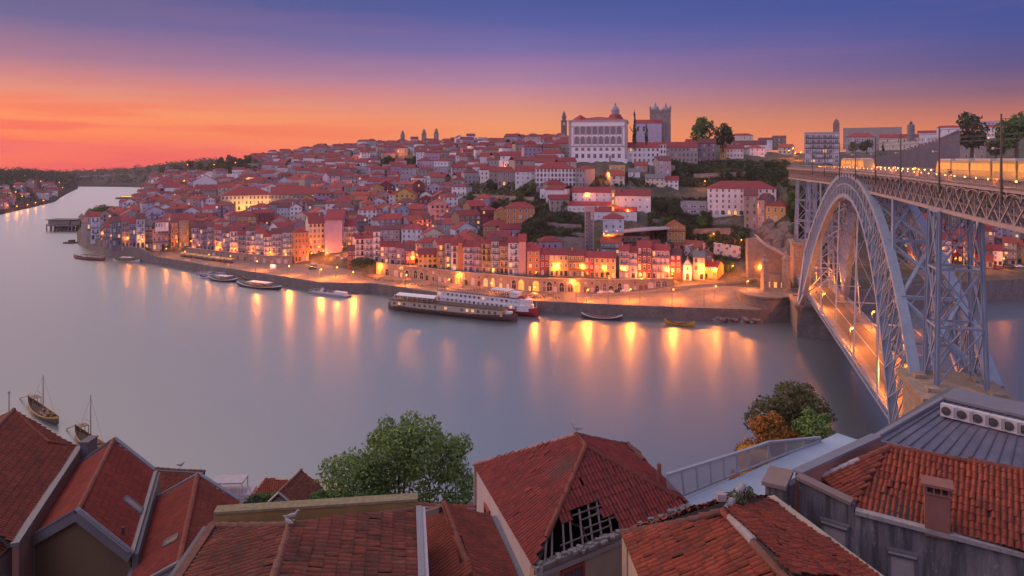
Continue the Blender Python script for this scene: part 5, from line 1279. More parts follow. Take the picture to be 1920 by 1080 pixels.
for t in (TA, TB):
    mb = MB()
    for k in range(150):
        s = 33+k*1.2; mb.bar(B(s,t,ZL+.1), B(s,t,ZL+1.2), .05); mb.bar(B(s,t,ZL-1.7), B(s+1.2,t,ZL-.5), .1); mb.bar(B(s,t,ZL-.5), B(s+1.2,t,ZL-1.7), .1)
        mb.bar(B(s+.4,t,ZL+.1), B(s+.4,t,ZL+1.15), .03); mb.bar(B(s+.8,t,ZL+.1), B(s+.8,t,ZL+1.15), .03)
    mb.bar(B(32,t,ZL+1.2), B(215,t,ZL+1.2), .1); mb.bar(B(32,t,ZL-1.75), B(215,t,ZL-1.75), .45, .3); mb.bar(B(32,t,ZL-.3), B(215,t,ZL-.3), .35, .5)
    bb(mb, 'railing', IRONP, ld)
for s in (60, 88, 116, 144):
    for t in (TA, TB):
        zz = 55.9-.0089*(s-SC)**2; sg = -1 if t < 0 else 1; top = B(s, sg*tz(zz), zz); mb = MB()
        for e in (-.28,.28): mb.bar(B(s+e,t,ZL-2.2), top+SD*e, .16, .5)
        k = int((zz-ZL)/1.6)
        for i in range(k): a = B(s-.28,t,ZL).lerp(top-SD*.28, i/k); b = B(s+.28,t,ZL).lerp(top+SD*.28, (i+1)/k); mb.bar(a, b, .06)
        bb(mb, 'hanger', IRONP)
    mb = MB(); mb.bar(B(s,TA,ZL-1), B(s,TB,ZL-1), .4, .9); zz = 55.9-.0089*(s-SC)**2
    if zz > 35:
        mb.bar(B(s,TA,ZL+9), B(s,TB,ZL+9), .25); mb.bar(B(s,TA,ZL+9), B(s,TB,zz-2), .16); mb.bar(B(s,TB,ZL+9), B(s,TA,zz-2), .16)
    bb(mb, 'sway_frame', IRONP)
# trams, lamps, poles and walkers on the decks
TRAMY = plain('tram_yellow', (.36,.29,.15), .35); TRAMW = plain('tram_roof', (.42,.42,.46), .5); TRAMG = emit('tram_window', (1.0,.52,.14), .30); BLACK = plain('black_rubber', (.03,.03,.03), .6)
def tram(s0, s1, t, label):
    c_ = B((s0+s1)/2, t, zd((s0+s1)/2)+.1); r = empty('tram', c_, BROT, label, 'tram'); L = s1-s0; n = max(2, int(L/9)); ml = L/n
    for i in range(n):
        x0 = -L/2+i*ml+.25; x1 = x0+ml-.5; e0 = 1.1 if i == 0 else 0; e1 = 1.1 if i == n-1 else 0
        mb = MB(); P = [(x0,.35),(x1,.35),(x1-(0 if not e1 else .2),1.4),(x1-e1,3.1),(x0+e0,3.1),(x0+(0 if not e0 else .2),1.4)]
        vs = [(x,-1.3,z) for x,z in P]+[(x,1.3,z) for x,z in P]; k = len(P); mb.add(vs, [tuple(range(k)), tuple(range(2*k-1,k-1,-1))]+[(j,k+j,k+(j+1)%k,(j+1)%k) for j in range(k)]); body = mb.build('body', TRAMY, r)
        mb = MB()
        for sy in (-1,1):
            for q in range(3): w_ = (ml-.5-e0-e1-.6)/3; mb.box((x0+e0+.3+w_*(q+.5),sy*1.305,2.15),(w_-.18,.03,1.1))
        mb.build('window_band', TRAMG, body)
        mb = MB(); mb.box(((x0+x1)/2,0,3.28),(ml*.7,2.0,.34)); mb.build('roof_unit', TRAMW, r)
        mb = MB(); mb.box(((x0+x1)/2,0,.28),(2.4,2.2,.5)); mb.build('bogie', BLACK, r)
    mb = MB()
    for i in range(1,n): mb.box((-L/2+i*ml,0,1.75),(.5,2.3,2.6))
    mb.build('bellows', BLACK, r)
tram(-24, 40, 1.9, 'long yellow tram crossing the upper deck at the right edge')
tram(104, 142, 1.9, 'small distant yellow tram near the far end of the upper deck')
mb = MB(); mb.tube([(0,0,0),(0,0,.75)],[.05,.04],6); DLP = mb.mesh('deck_light_post', POST); mb = MB(); mb.lathe((0,0,.74),[(.07,0),(.11,.08),(.08,.2)],8); DLH = mb.mesh('deck_light_head', emit('deck_glow', (1.0,.42,.08), 14.0))
for i in range(44):
    s = -22+i*4.5
    if s > 160: break
    for t, lb in ((-3.75,'small glowing bollard lamp on the river side of the upper deck'),(3.75,'small glowing bollard lamp on the far side of the upper deck')):
        r = empty('deck_light', B(s,t,zd(s)), 0, lb, 'deck light', 'bollard lamps, river side' if t < 0 else 'bollard lamps, far side'); inst('post', DLP, r); inst('lamp_head', DLH, r)
        if i % 4 == 0:
            l = bpy.data.objects.new('lamp_light', lamp_light(420, .15)); col.objects.link(l); l.parent = r; l.location = (0,.0,1.3)
POLEL = ['nearest overhead wire pole on the upper deck, at the right edge','overhead wire pole right over the iron tower','overhead wire pole third from the right edge','overhead wire pole in front of the town wall','overhead wire pole just right of the arch crown','overhead wire pole just left of the arch crown','overhead wire pole far along the deck','farthest overhead wire pole by the apartment block']
for (s, h), lb in zip(((-6,9.2),(19,8.6),(43,8.2),(65,8),(88,8),(112,8),(140,8),(170,8)), POLEL):
    r = empty('wire_pole', B(s,-4.45,zd(s)-2.2), BROT, lb, 'pole'); mb = MB(); mb.tube([(0,0,0),(0,0,h+2.2)],[.17,.10],8); mb.build('pole', POST, r)
    mb = MB(); mb.bar((0,0,h+1.6),(0,-6.2,h+1.9),.06); mb.bar((0,0,h+.2),(0,-3.0,h+1.7),.05); mb.build('arm', POST, r)
    mb = MB(); mb.bar((0,0,h*.55+2),(-.0,.8,h*.55+2.1),.06); mb.lathe((0,.9,h*.55+1.85),[(.08,0),(.16,.1),(.12,.35)],8); mb.build('lantern', plain('lantern_glass',(.5,.48,.5),.3), r)
mb = MB()
for t in (-1.2,1.2): 
    ps = [B(s,t,zd(s)+6.9-.0*s) for s in (-40,-6,19,43,65,88,112,140,170,230)]; mb.tube(ps, .03, 4)
    ps = [B(s,t,zd(s)+6.2) for s in (-40,-6,19,43,65,88,112,140,170,230)]; mb.tube(ps, .03, 4)
tag(mb.build('overhead_wires', IRON), 'thin black overhead tram wires above the upper deck', 'wires')
for s, t, q, lb in ((58,-4,1,'lamp on the lower deck nearest the viewer, river side'),(84,6,1,'lamp on the lower deck, far side, in front of the pier'),(98,-4,1,'lamp half way along the lower deck, river side'),(122,6,1,'lamp on the far side of the lower deck, under the arch'),(148,-4,1,'lamp near the far end of the lower deck, river side'),(176,6,1.2,'lamp at the far end of the lower deck, far side'),(190,-4,1.5,'brightest lamp where the lower deck meets the far bank')):
    street_lamp(B(s,t,ZL+.1), 13000*q, 1.0, label=lb, group='lamps on the lower deck')
# people: one continuous skinned body each, clothing colours by material slots
SKIN = plain('skin', (.45,.28,.20), .6); CLOTHS = [plain('cloth_dark',(.04,.04,.06)),plain('cloth_red',(.28,.05,.05)),plain('cloth_blue',(.07,.10,.22)),plain('cloth_light',(.45,.42,.40))]
def person_mesh(cl, stride):
    bm = bmesh.new(); J = {'pel':(0,0,.95),'ch':(0,0,1.32),'nk':(0,0,1.50),'hd':(0,-.02,1.62),'tp':(0,-.01,1.74)}
    R_ = {'pel':(.15,.11),'ch':(.17,.11),'nk':(.055,.055),'hd':(.095,.105),'tp':(.06,.07)}; E_ = [('pel','ch'),('ch','nk'),('nk','hd'),('hd','tp')]
    for sx, n in ((-1,'l'),(1,'r')):
        st = stride*sx
        J['hip'+n] = (.09*sx,0,.88); J['kn'+n] = (.1*sx,-st*.6-.02,.48); J['an'+n] = (.1*sx,-st,.08); J['to'+n] = (.11*sx,-st-.15,.04); J['sh'+n] = (.2*sx,0,1.42); J['el'+n] = (.25*sx,st*.4+.03,1.14); J['wr'+n] = (.25*sx,st*.7-.08,.90); J['ha'+n] = (.24*sx,st*.8-.12,.80)
        for a, r in (('hip',.085),('kn',.06),('an',.042),('to',.035),('sh',.06),('el',.045),('wr',.03),('ha',.035)): R_[a+n] = (r,r)
        E_ += [('pel','hip'+n),('hip'+n,'kn'+n),('kn'+n,'an'+n),('an'+n,'to'+n),('ch','sh'+n),('sh'+n,'el'+n),('el'+n,'wr'+n),('wr'+n,'ha'+n)]
    sk = bm.verts.layers.skin.verify(); idx = {k: bm.verts.new(v) for k, v in J.items()}
    for k, v in idx.items(): v[sk].radius = R_[k]; v[sk].use_root = (k == 'pel')
    for a, b in E_: bm.edges.new((idx[a], idx[b]))
    me = bpy.data.meshes.new('body'); bm.to_mesh(me); bm.free(); o = bpy.data.objects.new('person_tmp', me); col.objects.link(o)
    o.modifiers.new('skin','SKIN'); s = o.modifiers.new('sub','SUBSURF'); s.levels = 1; s.render_levels = 1
    dg = bpy.context.evaluated_depsgraph_get(); me2 = bpy.data.meshes.new_from_object(o.evaluated_get(dg)); bpy.data.objects.remove(o)
    me2.materials.clear(); me2.materials.append(SKIN); me2.materials.append(CLOTHS[cl]); me2.materials.append(CLOTHS[0])
    for f in me2.polygons: z = f.center.z; f.material_index = 0 if z > 1.49 or (abs(f.center.x) > .2 and z < .92) else (1 if z > .92 else 2)
    for f in me2.polygons: f.use_smooth = True
    hb = MB(); hb.lathe((0,0,1.62),[(.10,0),(.112,.06),(.09,.12),(.03,.15)],8); return me2, hb.mesh('hair', CLOTHS[0])
PM = [person_mesh(0,.18), person_mesh(1,.0), person_mesh(2,.2), person_mesh(3,.05)]
def person(p, k, rz, label, group=None):
    r = empty('person', p, rz, label, 'person', group); inst('body', PM[k][0], r); inst('hair', PM[k][1], r)
person(B(19,-2.9,zd(19)), 0, 2.4, 'person in dark clothes walking, right one of three on the upper deck')
person(B(21.5,-2.5,zd(21)), 3, 2.5, 'person in a light top beside the dark one on the upper deck')
person(B(27,-3.0,zd(27)), 2, .3, 'person in blue walking apart, left one of three on the upper deck')
for i,(x,y,k,lb) in enumerate(((626,506,0,'person in dark clothes standing left of a pair on the open square'),(629,506,2,'person in blue, right one of the pair on the open square'),(577,517,0,'person near the quay edge under a lamp post at the square'),(603,521,2,'person in blue at the quay edge beside the landing ramp'),(655,520,0,'person in dark clothes at the quay edge left of the umbrella pine'),(975,548,0,'person in dark clothes before the lit archways'),(1047,552,0,'person in dark clothes alone below the square row'),(720,524,1,'person in red on the quay right of the umbrella pine'),(918,545,1,'person in red beside the cafe tables'),(1115,556,2,'person in blue on the lower quay by the moored boat'))):
    p = hit(x, y)
    if p: person(p, k, i*1.1, lb)
# ------------------------------------------------------------------ boats
HULLD = plain('hull_dark', (.045,.04,.045), .5); HULLY = plain('hull_yellow', (.50,.30,.04), .5); HULLB = plain('hull_brown', (.13,.075,.06), .6); HULLR = plain('hull_red', (.42,.03,.04), .45)
BWHITE = plain('boat_white', (.70,.68,.70), .45); WOOD = plain('boat_wood', (.24,.15,.09), .7); WOODD = plain('dark_wood', (.09,.06,.05), .8); BARREL = plain('barrel_oak', (.16,.09,.06), .7); CREAM = plain('boat_cream', (.52,.42,.30), .6)
def hull(L, Bm, D, sheer, mats, parent, full=2.2, stripe=True, bow=1.0):
    """double ended hull: x along, z=0 water line"""
    mb = MB(); n = 16; S = []
    for i in range(n+1):
        u = -1+2*i/n; b = Bm/2*max(.03, (1-abs(u)**full)); z = D+sheer*abs(u)**2.4*(bow if u > 0 else 1); k = -.5+sheer*.55*abs(u)**4
        S.append([(u*L/2,0,k),(u*L/2,b*.62,k+.25*(z-k)),(u*L/2,b*.95,z*.72),(u*L/2,b,z),(u*L/2,b*.86,z),(u*L/2,b*.8,D*.55+sheer*.6*abs(u)**3),(u*L/2,0,D*.5+sheer*.6*abs(u)**3)])
    for sg in (1,-1):
        vs = [(x,y*sg,z) for st in S for x,y,z in st]
        for i in range(n):
            for k in range(6):
                q = (i*7+k, (i+1)*7+k, (i+1)*7+k+1, i*7+k+1); q = q if sg > 0 else q[::-1]
                mb.add([vs[j] for j in q], [(0,1,2,3)], (1 if (k in (2,3) and stripe) else (2 if k > 3 else 0)))
    return mb.build('hull', mats, parent)
def boat_frame(name, a, b, label, cat='boat', group=None):
    """an Empty on the water half way between two points, x towards b"""
    d = b-a; c = (a+b)/2; r = empty(name, (c.x,c.y,.0), math.atan2(d.y,d.x), label, cat, group); return r, math.hypot(d.x,d.y)
def rabelo(a, b, label, mats, mast=None, cargo='barrels', oar=True, seed=0, Bm=3.6, platform=True, aw=None):
    r, L = boat_frame('rabelo_boat', a, b, label); g = random.Random(seed); hull(L, Bm, .9, 1.7, mats, r)
    if mast:
        m_ = MB(); m_.tube([(L*.02,0,.3),(L*.02,0,mast)],[.14,.07],7); m_.build('mast', WOOD, r)
        m_ = MB()
        for e in (-L*.36, L*.42): m_.bar((L*.02,0,mast*.95),(e,0,1.8),.03)
        m_.build('rigging', IRON, r)
    if platform:
        m_ = MB(); 
        for y in (-.9,.9):
            for x in (-L*.30,-L*.18): m_.bar((x,y,.8),(x,y,3.4),.12)
        m_.box((-L*.24,0,3.4),(L*.13,2.0,.12)); m_.bar((-L*.31,-1,4.3),(-L*.17,-1,4.3),.06); m_.bar((-L*.31,1,4.3),(-L*.17,1,4.3),.06); m_.build('steering_platform', WOOD, r)
    if oar: m_ = MB(); m_.tube([(-L*.20,0,4.0),(-L*.5,0,2.2),(-L*.78,0,.2)],[.07,.09,.16],6); m_.build('steering_oar', WOOD, r)
    if cargo == 'barrels':
        for x in range(6):
            for y in (-.75,0,.75):
                if abs(y) > .5 and x == 5: continue
                q = MB(); q.lathe((0,0,0),[(.30,-.5),(.38,-.2),(.39,0),(.38,.2),(.30,.5)],9); q.v = [(c,a_,b_) for a_,b_,c in q.v]; o = q.build('barrel', BARREL, r); o.location = (L*.05+x*1.05, y, 1.0+g.uniform(0,.12))
        for x in range(5):
            q = MB(); q.lathe((0,0,0),[(.30,-.5),(.38,-.2),(.39,0),(.38,.2),(.30,.5)],9); q.v = [(c,a_,b_) for a_,b_,c in q.v]; o = q.build('barrel', BARREL, r); o.location = (L*.07+x*1.05, g.uniform(-.3,.3), 1.65)
    elif cargo == 'awning':
        m_ = MB(); 
        for x in (-L*.18,L*.02,L*.22):
            for y in (-Bm*.36,Bm*.36): m_.bar((x,y,.8),(x,y,2.9),.08)
        m_.build('awning_frame', IRON, r); m_ = MB(); m_.box((L*.02,0,2.98),(L*.46,Bm*.86,.10)); m_.box((L*.02,0,3.06),(L*.44,Bm*.5,.06)); m_.build('awning', aw or BWHITE, r)
        m_ = MB(); m_.box((L*.02,0,1.15),(L*.4,Bm*.6,.5)); m_.build('bench', WOOD, r)
    else:
        m_ = MB(); m_.box((0,0,1.0),(L*.3,Bm*.5,.5)); m_.box((L*.2,0,1.0),(L*.08,Bm*.4,.7)); m_.build('bench', WOODD, r)
    return r
rabelo(atz(52,758,0), atz(110,799,0), 'moored wooden sailing barge loaded with barrels, farther left one of two', [HULLD,HULLY,WOODD], 10.5, seed=1)
rabelo(atz(140,815,0), atz(200,852,0), 'moored wooden sailing barge with barrels, half hidden behind the gabled roof', [HULLB,HULLY,WOODD], 11.5, seed=2)
rabelo(atz(1090,596,0), atz(1167,601,0), 'dark wooden boat with a pale rim moored at the quay wall', [HULLD,BWHITE,WOODD], None, 'plain', False, 3, 3.2, False)
rabelo(atz(1246,608,0), atz(1303,613,0), 'yellow wooden boat with a mast and long steering oar, at the quay', [HULLY,HULLY,WOODD], 8.5, 'plain', True, 4, 3.2, False)
rabelo(atz(138,484,0), atz(198,489,0), 'dark red tour boat with dark awning at the tip of the headland', [HULLB,HULLR,WOODD], None, 'awning', False, 5, 5.0, False, WOODD)
rabelo(atz(212,490,0), atz(262,492,0), 'white and yellow small boat moored below the headland wall', [BWHITE,HULLY,WOODD], None, 'awning', False, 6, 4.2, False)
rabelo(atz(372,521,0), atz(394,523,0), 'small white boat, leftmost of the boats at the long quay', [BWHITE,BWHITE,WOODD], None, 'plain', False, 7, 2.6, False)
rabelo(atz(392,525,0), atz(446,529,0), 'dark tour boat with white roof, left of the bigger one', [HULLD,BWHITE,WOOD], None, 'awning', False, 8, 4.6, False)
rabelo(atz(444,535,0), atz(528,544,0), 'largest dark tour boat with a long white roof at the long quay', [HULLD,BWHITE,WOOD], None, 'awning', False, 9, 5.4, False)
rabelo(atz(455,524,0), atz(500,528,0), 'brown boat lying between the quay and the largest tour boat', [HULLB,HULLY,WOOD], None, 'plain', False, 10, 3.4, False)
# pontoon with a gangway
def pontoon(a, b, label, top, hutmat):
    r, L = boat_frame('pontoon', a, b, label, 'pontoon'); m_ = MB(); m_.box((0,0,.3),(L,3.6,1.2)); m_.build('float', plain('pontoon_grey',(.26,.26,.29)), r)
    m_ = MB()
    for k in range(9):
        x = -L/2+.4+k*(L-.8)/8
        for y in (-1.7,1.7): m_.bar((x,y,.9),(x,y,2.0),.07)
    for y in (-1.7,1.7): m_.bar((-L/2,y,2.0),(L/2,y,2.0),.07)
    m_.build('railing', BWHITE, r); m_ = MB(); m_.box((L*.28,0,1.6),(L*.28,2.2,1.5)); m_.build('hut', hutmat, r)
    loc = Matrix.Translation(r.location) @ Matrix.Rotation(r.rotation_euler.z, 4, 'Z'); t = loc.inverted() @ top
    m_ = MB(); m_.bar((-L*.25,.4,1.0), t, 1.6, .2); 
    for y in (-.7,.7): m_.bar((-L*.25+y,.4,1.9), t+Vector((y,0,1)), .08)
    m_.build('gangway', plain('gangway_grey',(.46,.45,.48)), r)
pontoon(atz(583,549,0), atz(655,558,0), 'grey landing pontoon with white rails and a steep gangway', hit(615,526), BWHITE)
pontoon(atz(372,515,0), atz(430,520,0), 'long pontoon behind the dark tour boat with a pale ramp', hit(436,498), plain('pontoon_grey',(.26,.26,.29)))
pontoon(atz(455,518,0), atz(520,523,0), 'pontoon behind the largest tour boat, ramp up to the lit kiosk', hit(512,506), WOOD)
# slipway running down from the quay
p0, p1 = hit(608,527), atz(690,546,0.2); d = (p1-p0); mb = MB(); mb.bar(p0+Vector((0,-1,-.4)), p1+Vector((0,-1.5,-.5)), 7.5, .8); o = mb.build('slipway', PAVE); tag(o, 'long pale stone slipway sloping from the quay to the water', 'slipway')
p0, p1 = hit(587,522), atz(568,538,0.2); mb = MB(); mb.bar(p0+Vector((0,-1,-.4)), p1+Vector((0,-1,-.5)), 3.5, .8); o = mb.build('slipway', QUAYST); tag(o, 'short grey stone ramp beside the long slipway', 'slipway')
# the restaurant barge and the white ship
def ship(a, b, label, Bm, D, hm, full, cabin):
    r, L = boat_frame('river_ship', a, b, label, 'ship'); hull(L, Bm, D, .9, [hm, hm, WOODD], r, full, False, 1.5); cabin(r, L); return r
PORT = window_mesh('ship_window', BWHITE, 'door'); PORTC = window_mesh('barge_window', CREAM, 'sash', PANE2)
def cab_barge(r, L):
    m_ = MB(); m_.box((-L*.02,0,3.3),(L*.86,5.4,2.6)); c_ = m_.build('cabin', CREAM, r); m_ = MB(); m_.box((-L*.02,0,4.72),(L*.88,6.2,.24)); m_.build('cabin_roof', WOODD, r)
    for k in range(20): inst('window', PORTC, r, (-L*.42+k*L*.041,-2.72,2.6), (1.5,1,1.3))
    m_ = MB()
    for k in range(8):
        for y in (-2.2,2.2): m_.bar((-L*.40+k*L*.04,y,4.8),(-L*.40+k*L*.04,y,7.0),.09)
    for y in (-2.2,2.2): m_.bar((-L*.40,y,7.0),(-L*.40+7*L*.04,y,7.0),.09)
    for k in range(8): m_.bar((-L*.40+k*L*.04,-2.2,7.0),(-L*.40+k*L*.04,2.2,7.0),.09)
    m_.build('awning_frame', BWHITE, r); m_ = MB()
    for k in range(7):
        t0, t1 = -1+2*k/7, -1+2*(k+1)/7; f = lambda t: (t*2.7, 7.5-.7*t*t); y0, z0 = f(t0); y1, z1 = f(t1); m_.add([(-L*.41,y0,z0),(-L*.41,y1,z1),(-L*.10,y1,z1),(-L*.10,y0,z0),(-L*.41,y0,z0-.08),(-L*.41,y1,z1-.08),(-L*.10,y1,z1-.08),(-L*.10,y0,z0-.08)],[(3,2,1,0),(4,5,6,7),(0,1,5,4),(2,3,7,6),(1,2,6,5),(3,0,4,7)])
    m_.build('awning', BWHITE, r); m_ = MB(); m_.bar((-L*.47,0,2.5),(-L*.445,0,6.5),.3); m_.box((L*.44,0,3.0),(2.6,2.4,1.6)); m_.build('deck_gear', BWHITE, r)
    m_ = MB()
    for k in range(30): m_.bar((L*(.0+k*.014),-2.9,4.8),(L*(.0+k*.014),-2.9,5.7),.06)
    m_.bar((0,-2.9,5.7),(L*.41,-2.9,5.7),.08); m_.build('railing', IRON, r)
def cab_white(r, L):
    m_ = MB(); m_.box((-L*.03,0,3.4),(L*.84,7.2,2.6)); m_.box((-L*.05,0,5.9),(L*.80,6.6,2.4)); m_.lathe((L*.38,0,2.1),[(3.5,0),(3.5,2.6),(3.1,2.7),(3.1,4.8)],12); m_.build('superstructure', BWHITE, r)
    for k in range(18):
        for z, y in ((3.0,-3.62),(5.3,-3.32)): inst('window', PORT, r, (-L*.42+k*L*.044,y,z), (1.4,1,1.2))
    m_ = MB(); m_.box((-L*.05,0,7.2),(L*.80,6.8,.16)); m_.build('sun_deck', WOODD, r); m_ = MB(); m_.box((L*.16,0,10.0),(L*.17,5.6,.16))
    for x in (L*.09,L*.16,L*.23):
        for y in (-2.5,2.5): m_.bar((x,y,7.2),(x,y,10),.1)
    m_.build('canopy', BWHITE, r); m_ = MB(); m_.box((L*.29,0,8.3),(L*.07,4,2.0)); m_.box((L*.29,0,9.4),(L*.085,4.6,.2)); m_.build('wheelhouse', BWHITE, r)
    m_ = MB()
    for k in range(34): m_.bar((-L*.43+k*L*.0236,-3.35,7.2),(-L*.43+k*L*.0236,-3.35,8.2),.06)
    m_.bar((-L*.43,-3.35,8.2),(L*.37,-3.35,8.2),.08); m_.build('railing', BWHITE, r)
    m_ = MB(); m_.box((L*.35,0,7.6),(3.2,2.0,.8)); m_.build('life_raft', HULLR, r); m_ = MB(); m_.lathe((L*.445,0,3.4),[(.6,0),(.5,.7),(.2,1.0)],8); m_.bar((L*.48,0,3.2),(L*.48,0,8.0),.08); m_.build('bow_gear', BWHITE, r)
ship(atz(818,570,0), atz(1010,594,0), 'white river cruise ship with a red bow, behind the brown barge', 8.6, 2.4, HULLR, 5, cab_white)
ship(atz(728,578,0), atz(970,603,0), 'long brown restaurant barge with a cream cabin, in front of the white ship', 7.4, 2.0, HULLB, 6, cab_barge)
# ruined jetty in the river and the little floating landing
r = empty('ruined_jetty', (atz(131,432,0)), 0, 'old ruined pier house on piles standing in the river on the left', 'jetty'); mb = MB(); g = random.Random(6)
for k in range(11):
    for y in (-7,0,7): mb.bar((-17+k*3.4,y,-2),(-17+k*3.4,y,4.5+g.uniform(-.4,3)),.7)
mb.build('pile', WOODD, r); mb = MB(); mb.box((-4,0,5.2),(26,15,1.0)); mb.box((-6,0,8.0),(20,13,4.6)); mb.box((9,0,7.6),(8,13,3.8)); mb.box((-4,0,10.5),(28,15,.6)); mb.build('deck_house', plain('weathered_boards',(.20,.17,.15),.9), r)
r = empty('floating_landing', atz(137,456,0), .1, 'small dark floating landing with two thin gangways off the headland', 'landing'); mb = MB(); mb.box((0,0,.4),(13,5,1.2)); mb.box((-1,0,1.8),(4,3,1.8)); mb.build('float', WOODD, r); mb = MB(); mb.bar((3,1,1),(13,8,7),.8,.4); mb.bar((4,-1,1),(14,2,7),.8,.4); mb.build('gangway', WOODD, r)
r = empty('jetty', atz(245,373,0), 0, 'long low lit jetty sticking out into the river bend', 'jetty'); mb = MB(); mb.box((0,0,1.5),(44,14,2.6)); mb.box((-4,3,4.5),(26,6,3)); mb.build('deck', plain('weathered_boards',(.20,.17,.15),.9), r); mb = MB(); mb.box((-4,-.2,4.5),(24,.2,1.2)); mb.build('window_band', emit('jetty_lights',(1,.5,.15),2.0), r)
# ------------------------------------------------------------------ cars, stalls and tables on the quay
CARM = {k: plain('car_paint_'+k, c, .25) for k, c in {'white':(.62,.62,.64),'silver':(.35,.35,.38),'red':(.34,.03,.03),'dark':(.04,.045,.06)}.items()}; CARG = plain('car_glass', (.02,.025,.03), .1)
def car_meshes(k):
    b = MB(); P = [(-2.1,.35),(2.1,.35),(2.15,.7),(1.9,.85),(1.0,.95),(.45,1.42),(-1.1,1.45),(-1.75,.98),(-2.15,.9)]
    for P_, w, mi in ((P,.86,0),): 
        vs = [(x,-w*(1 if z < 1 else .84),z) for x,z in P_]+[(x,w*(1 if z < 1 else .84),z) for x,z in P_]; n = len(P_); b.add(vs,[tuple(range(n-1,-1,-1)),tuple(range(n,2*n))]+[(j,(j+1)%n,n+(j+1)%n,n+j) for j in range(n)])
    g = MB()
    for s in (-1,1): g.add([(.9,s*.83,.98),(.42,s*.745,1.36),(-1.05,s*.745,1.38),(-1.6,s*.83,1.0)],[(0,1,2,3)])
    g.add([(.98,-.7,.99),(.98,.7,.99),(.5,.62,1.40),(.5,-.62,1.40)],[(0,1,2,3)]); g.add([(-1.74,-.7,1.02),(-1.74,.7,1.02),(-1.14,.62,1.42),(-1.14,-.62,1.42)],[(3,2,1,0)])
    return b.mesh('car_body', CARM[k]), g.mesh('car_window', CARG)
CAR = {k: car_meshes(k) for k in CARM}; w_ = MB(); w_.lathe((0,0,-.1),[(.2,0),(.32,.01),(.32,.19),(.2,.2)],12); w_.v = [(a,c,b) for a,b,c in w_.v]; WHEEL = w_.mesh('wheel', BLACK)
def car(p, rz, k, label):
    r = empty('parked_car', p, rz, label, 'car', 'cars parked near the river'); inst('body', CAR[k][0], r); inst('window', CAR[k][1], r)
    for x in (-1.3,1.35):
        for y in (-.8,.8): inst('wheel', WHEEL, r, (x,y,.32))
for x, y, k, rz, lb in ((588,497,'white',.2,'white car in front of the orange corner building'),(635,482,'silver',1.0,'silver car by the mauve wing, left of two'),(646,486,'white',1.0,'white car by the mauve wing, right of two'),(586,505,'dark',.1,'dark car alone on the open square'),(1872,505,'red',.0,'red car on the far bank road behind the bridge'),(1893,504,'dark',.0,'dark car on the far bank road beside the red one'),(1912,502,'white',.0,'white car at the right edge on the far bank road'),(1128,551,'white',.1,'leftmost white car of the short row on the lower quay'),(1136,551,'silver',.1,'silver car in the short row on the lower quay'),(1146,550,'white',.1,'white car in the middle of the short row on the lower quay'),(1160,549,'dark',.1,'dark car near the right end of the lower quay row'),(1171,548,'white',.1,'rightmost white car of the short row on the lower quay')):
    p = hit(x, y)
    if p: car(p+Vector((0,0,.03)), rz, k, lb)
mb = MB(); mb.lathe((0,0,.68),[(.5,0),(.5,.05)],10); mb.tube([(0,0,0),(0,0,.7)],.05,6)
for a in range(4):
    x, y = .95*math.cos(a*1.57+.5), .95*math.sin(a*1.57+.5); mb.box((x,y,.45),(.42,.42,.05)); mb.box((x*1.2,y*1.2,.7),(.1,.4,.5))
TABLE = mb.mesh('cafe_set', plain('cafe_dark',(.07,.055,.05),.6)); mb = MB(); mb.tube([(0,0,0),(0,0,2.7)],.04,5); mb.lathe((0,0,2.1),[(1.5,0),(.8,.35),(.05,.6)],8); PARA = mb.mesh('parasol', plain('parasol_cloth',(.30,.13,.10),.8))
TB_ = random.Random(3)
for i in range(44):
    x = 690+i*8.4+TB_.uniform(-2,2); a, b = prof(x); t = TB_.uniform(.32,.55); Y = a[0]+(a[1]-a[0])*t; p = Vector(((x-960)/FX*Y, Y, 4.52)); r = empty('cafe_table', p, i, 'dark cafe table with chairs standing on the orange lit quay', 'cafe table', 'cafe tables along the quay'); inst('table_set', TABLE, r)
    if i % 4 == 1: inst('parasol', PARA, r)
mb = MB(); AW = plain('stall_awning', (.50,.36,.16), .8)
for x in (-1.9,1.9):
    for y in (-1.2,1.2): mb.bar((x,y,0),(x,y,2.3),.08)
STF = mb.mesh('stall_frame', IRON); mb = MB(); mb.add([(-2.2,-1.7,2.2),(2.2,-1.7,2.2),(2.2,0,3.0),(-2.2,0,3.0),(2.2,1.7,2.2),(-2.2,1.7,2.2)],[(0,1,2,3),(3,2,4,5),(0,3,5),(1,4,2)]); STA = mb.mesh('stall_awning', AW); mb = MB(); mb.box((0,-.3,.5),(3.6,1.2,1.0)); STC = mb.mesh('stall_counter', WOODD)
for i, x in enumerate((345,356,366,377,388,399,410,421,432)):
    a, b = prof(x); Y = a[0]+(a[1]-a[0])*.62; r = empty('market_stall', Vector(((x-960)/FX*Y, Y, 4.52)), -.4, ORD[i] .split()[0]+' market stall with a tan awning, counted from the headland end', 'market stall', 'market stalls on the left quay')
    r['label'] = '%s market stall from the headland end, tan awning over dark counter' % ['first','second','third','fourth','fifth','sixth','seventh','eighth','ninth'][i]
    inst('frame', STF, r); inst('awning', STA, r); inst('counter', STC, r)
r = empty('lit_kiosk', hit(513,503), 0, 'little glowing kiosk at the head of the boat ramp', 'kiosk'); mb = MB(); mb.box((0,0,1.3),(3,2.4,2.6)); mb.build('wall', BWHITE, r); mb = MB(); mb.box((0,0,2.7),(3.8,3.2,.2)); mb.build('roof', IRON, r); mb = MB(); mb.box((0,-1.21,1.5),(2.2,.03,1.1)); mb.build('window', emit('kiosk_glow',(1,.8,.5),3.0), r)
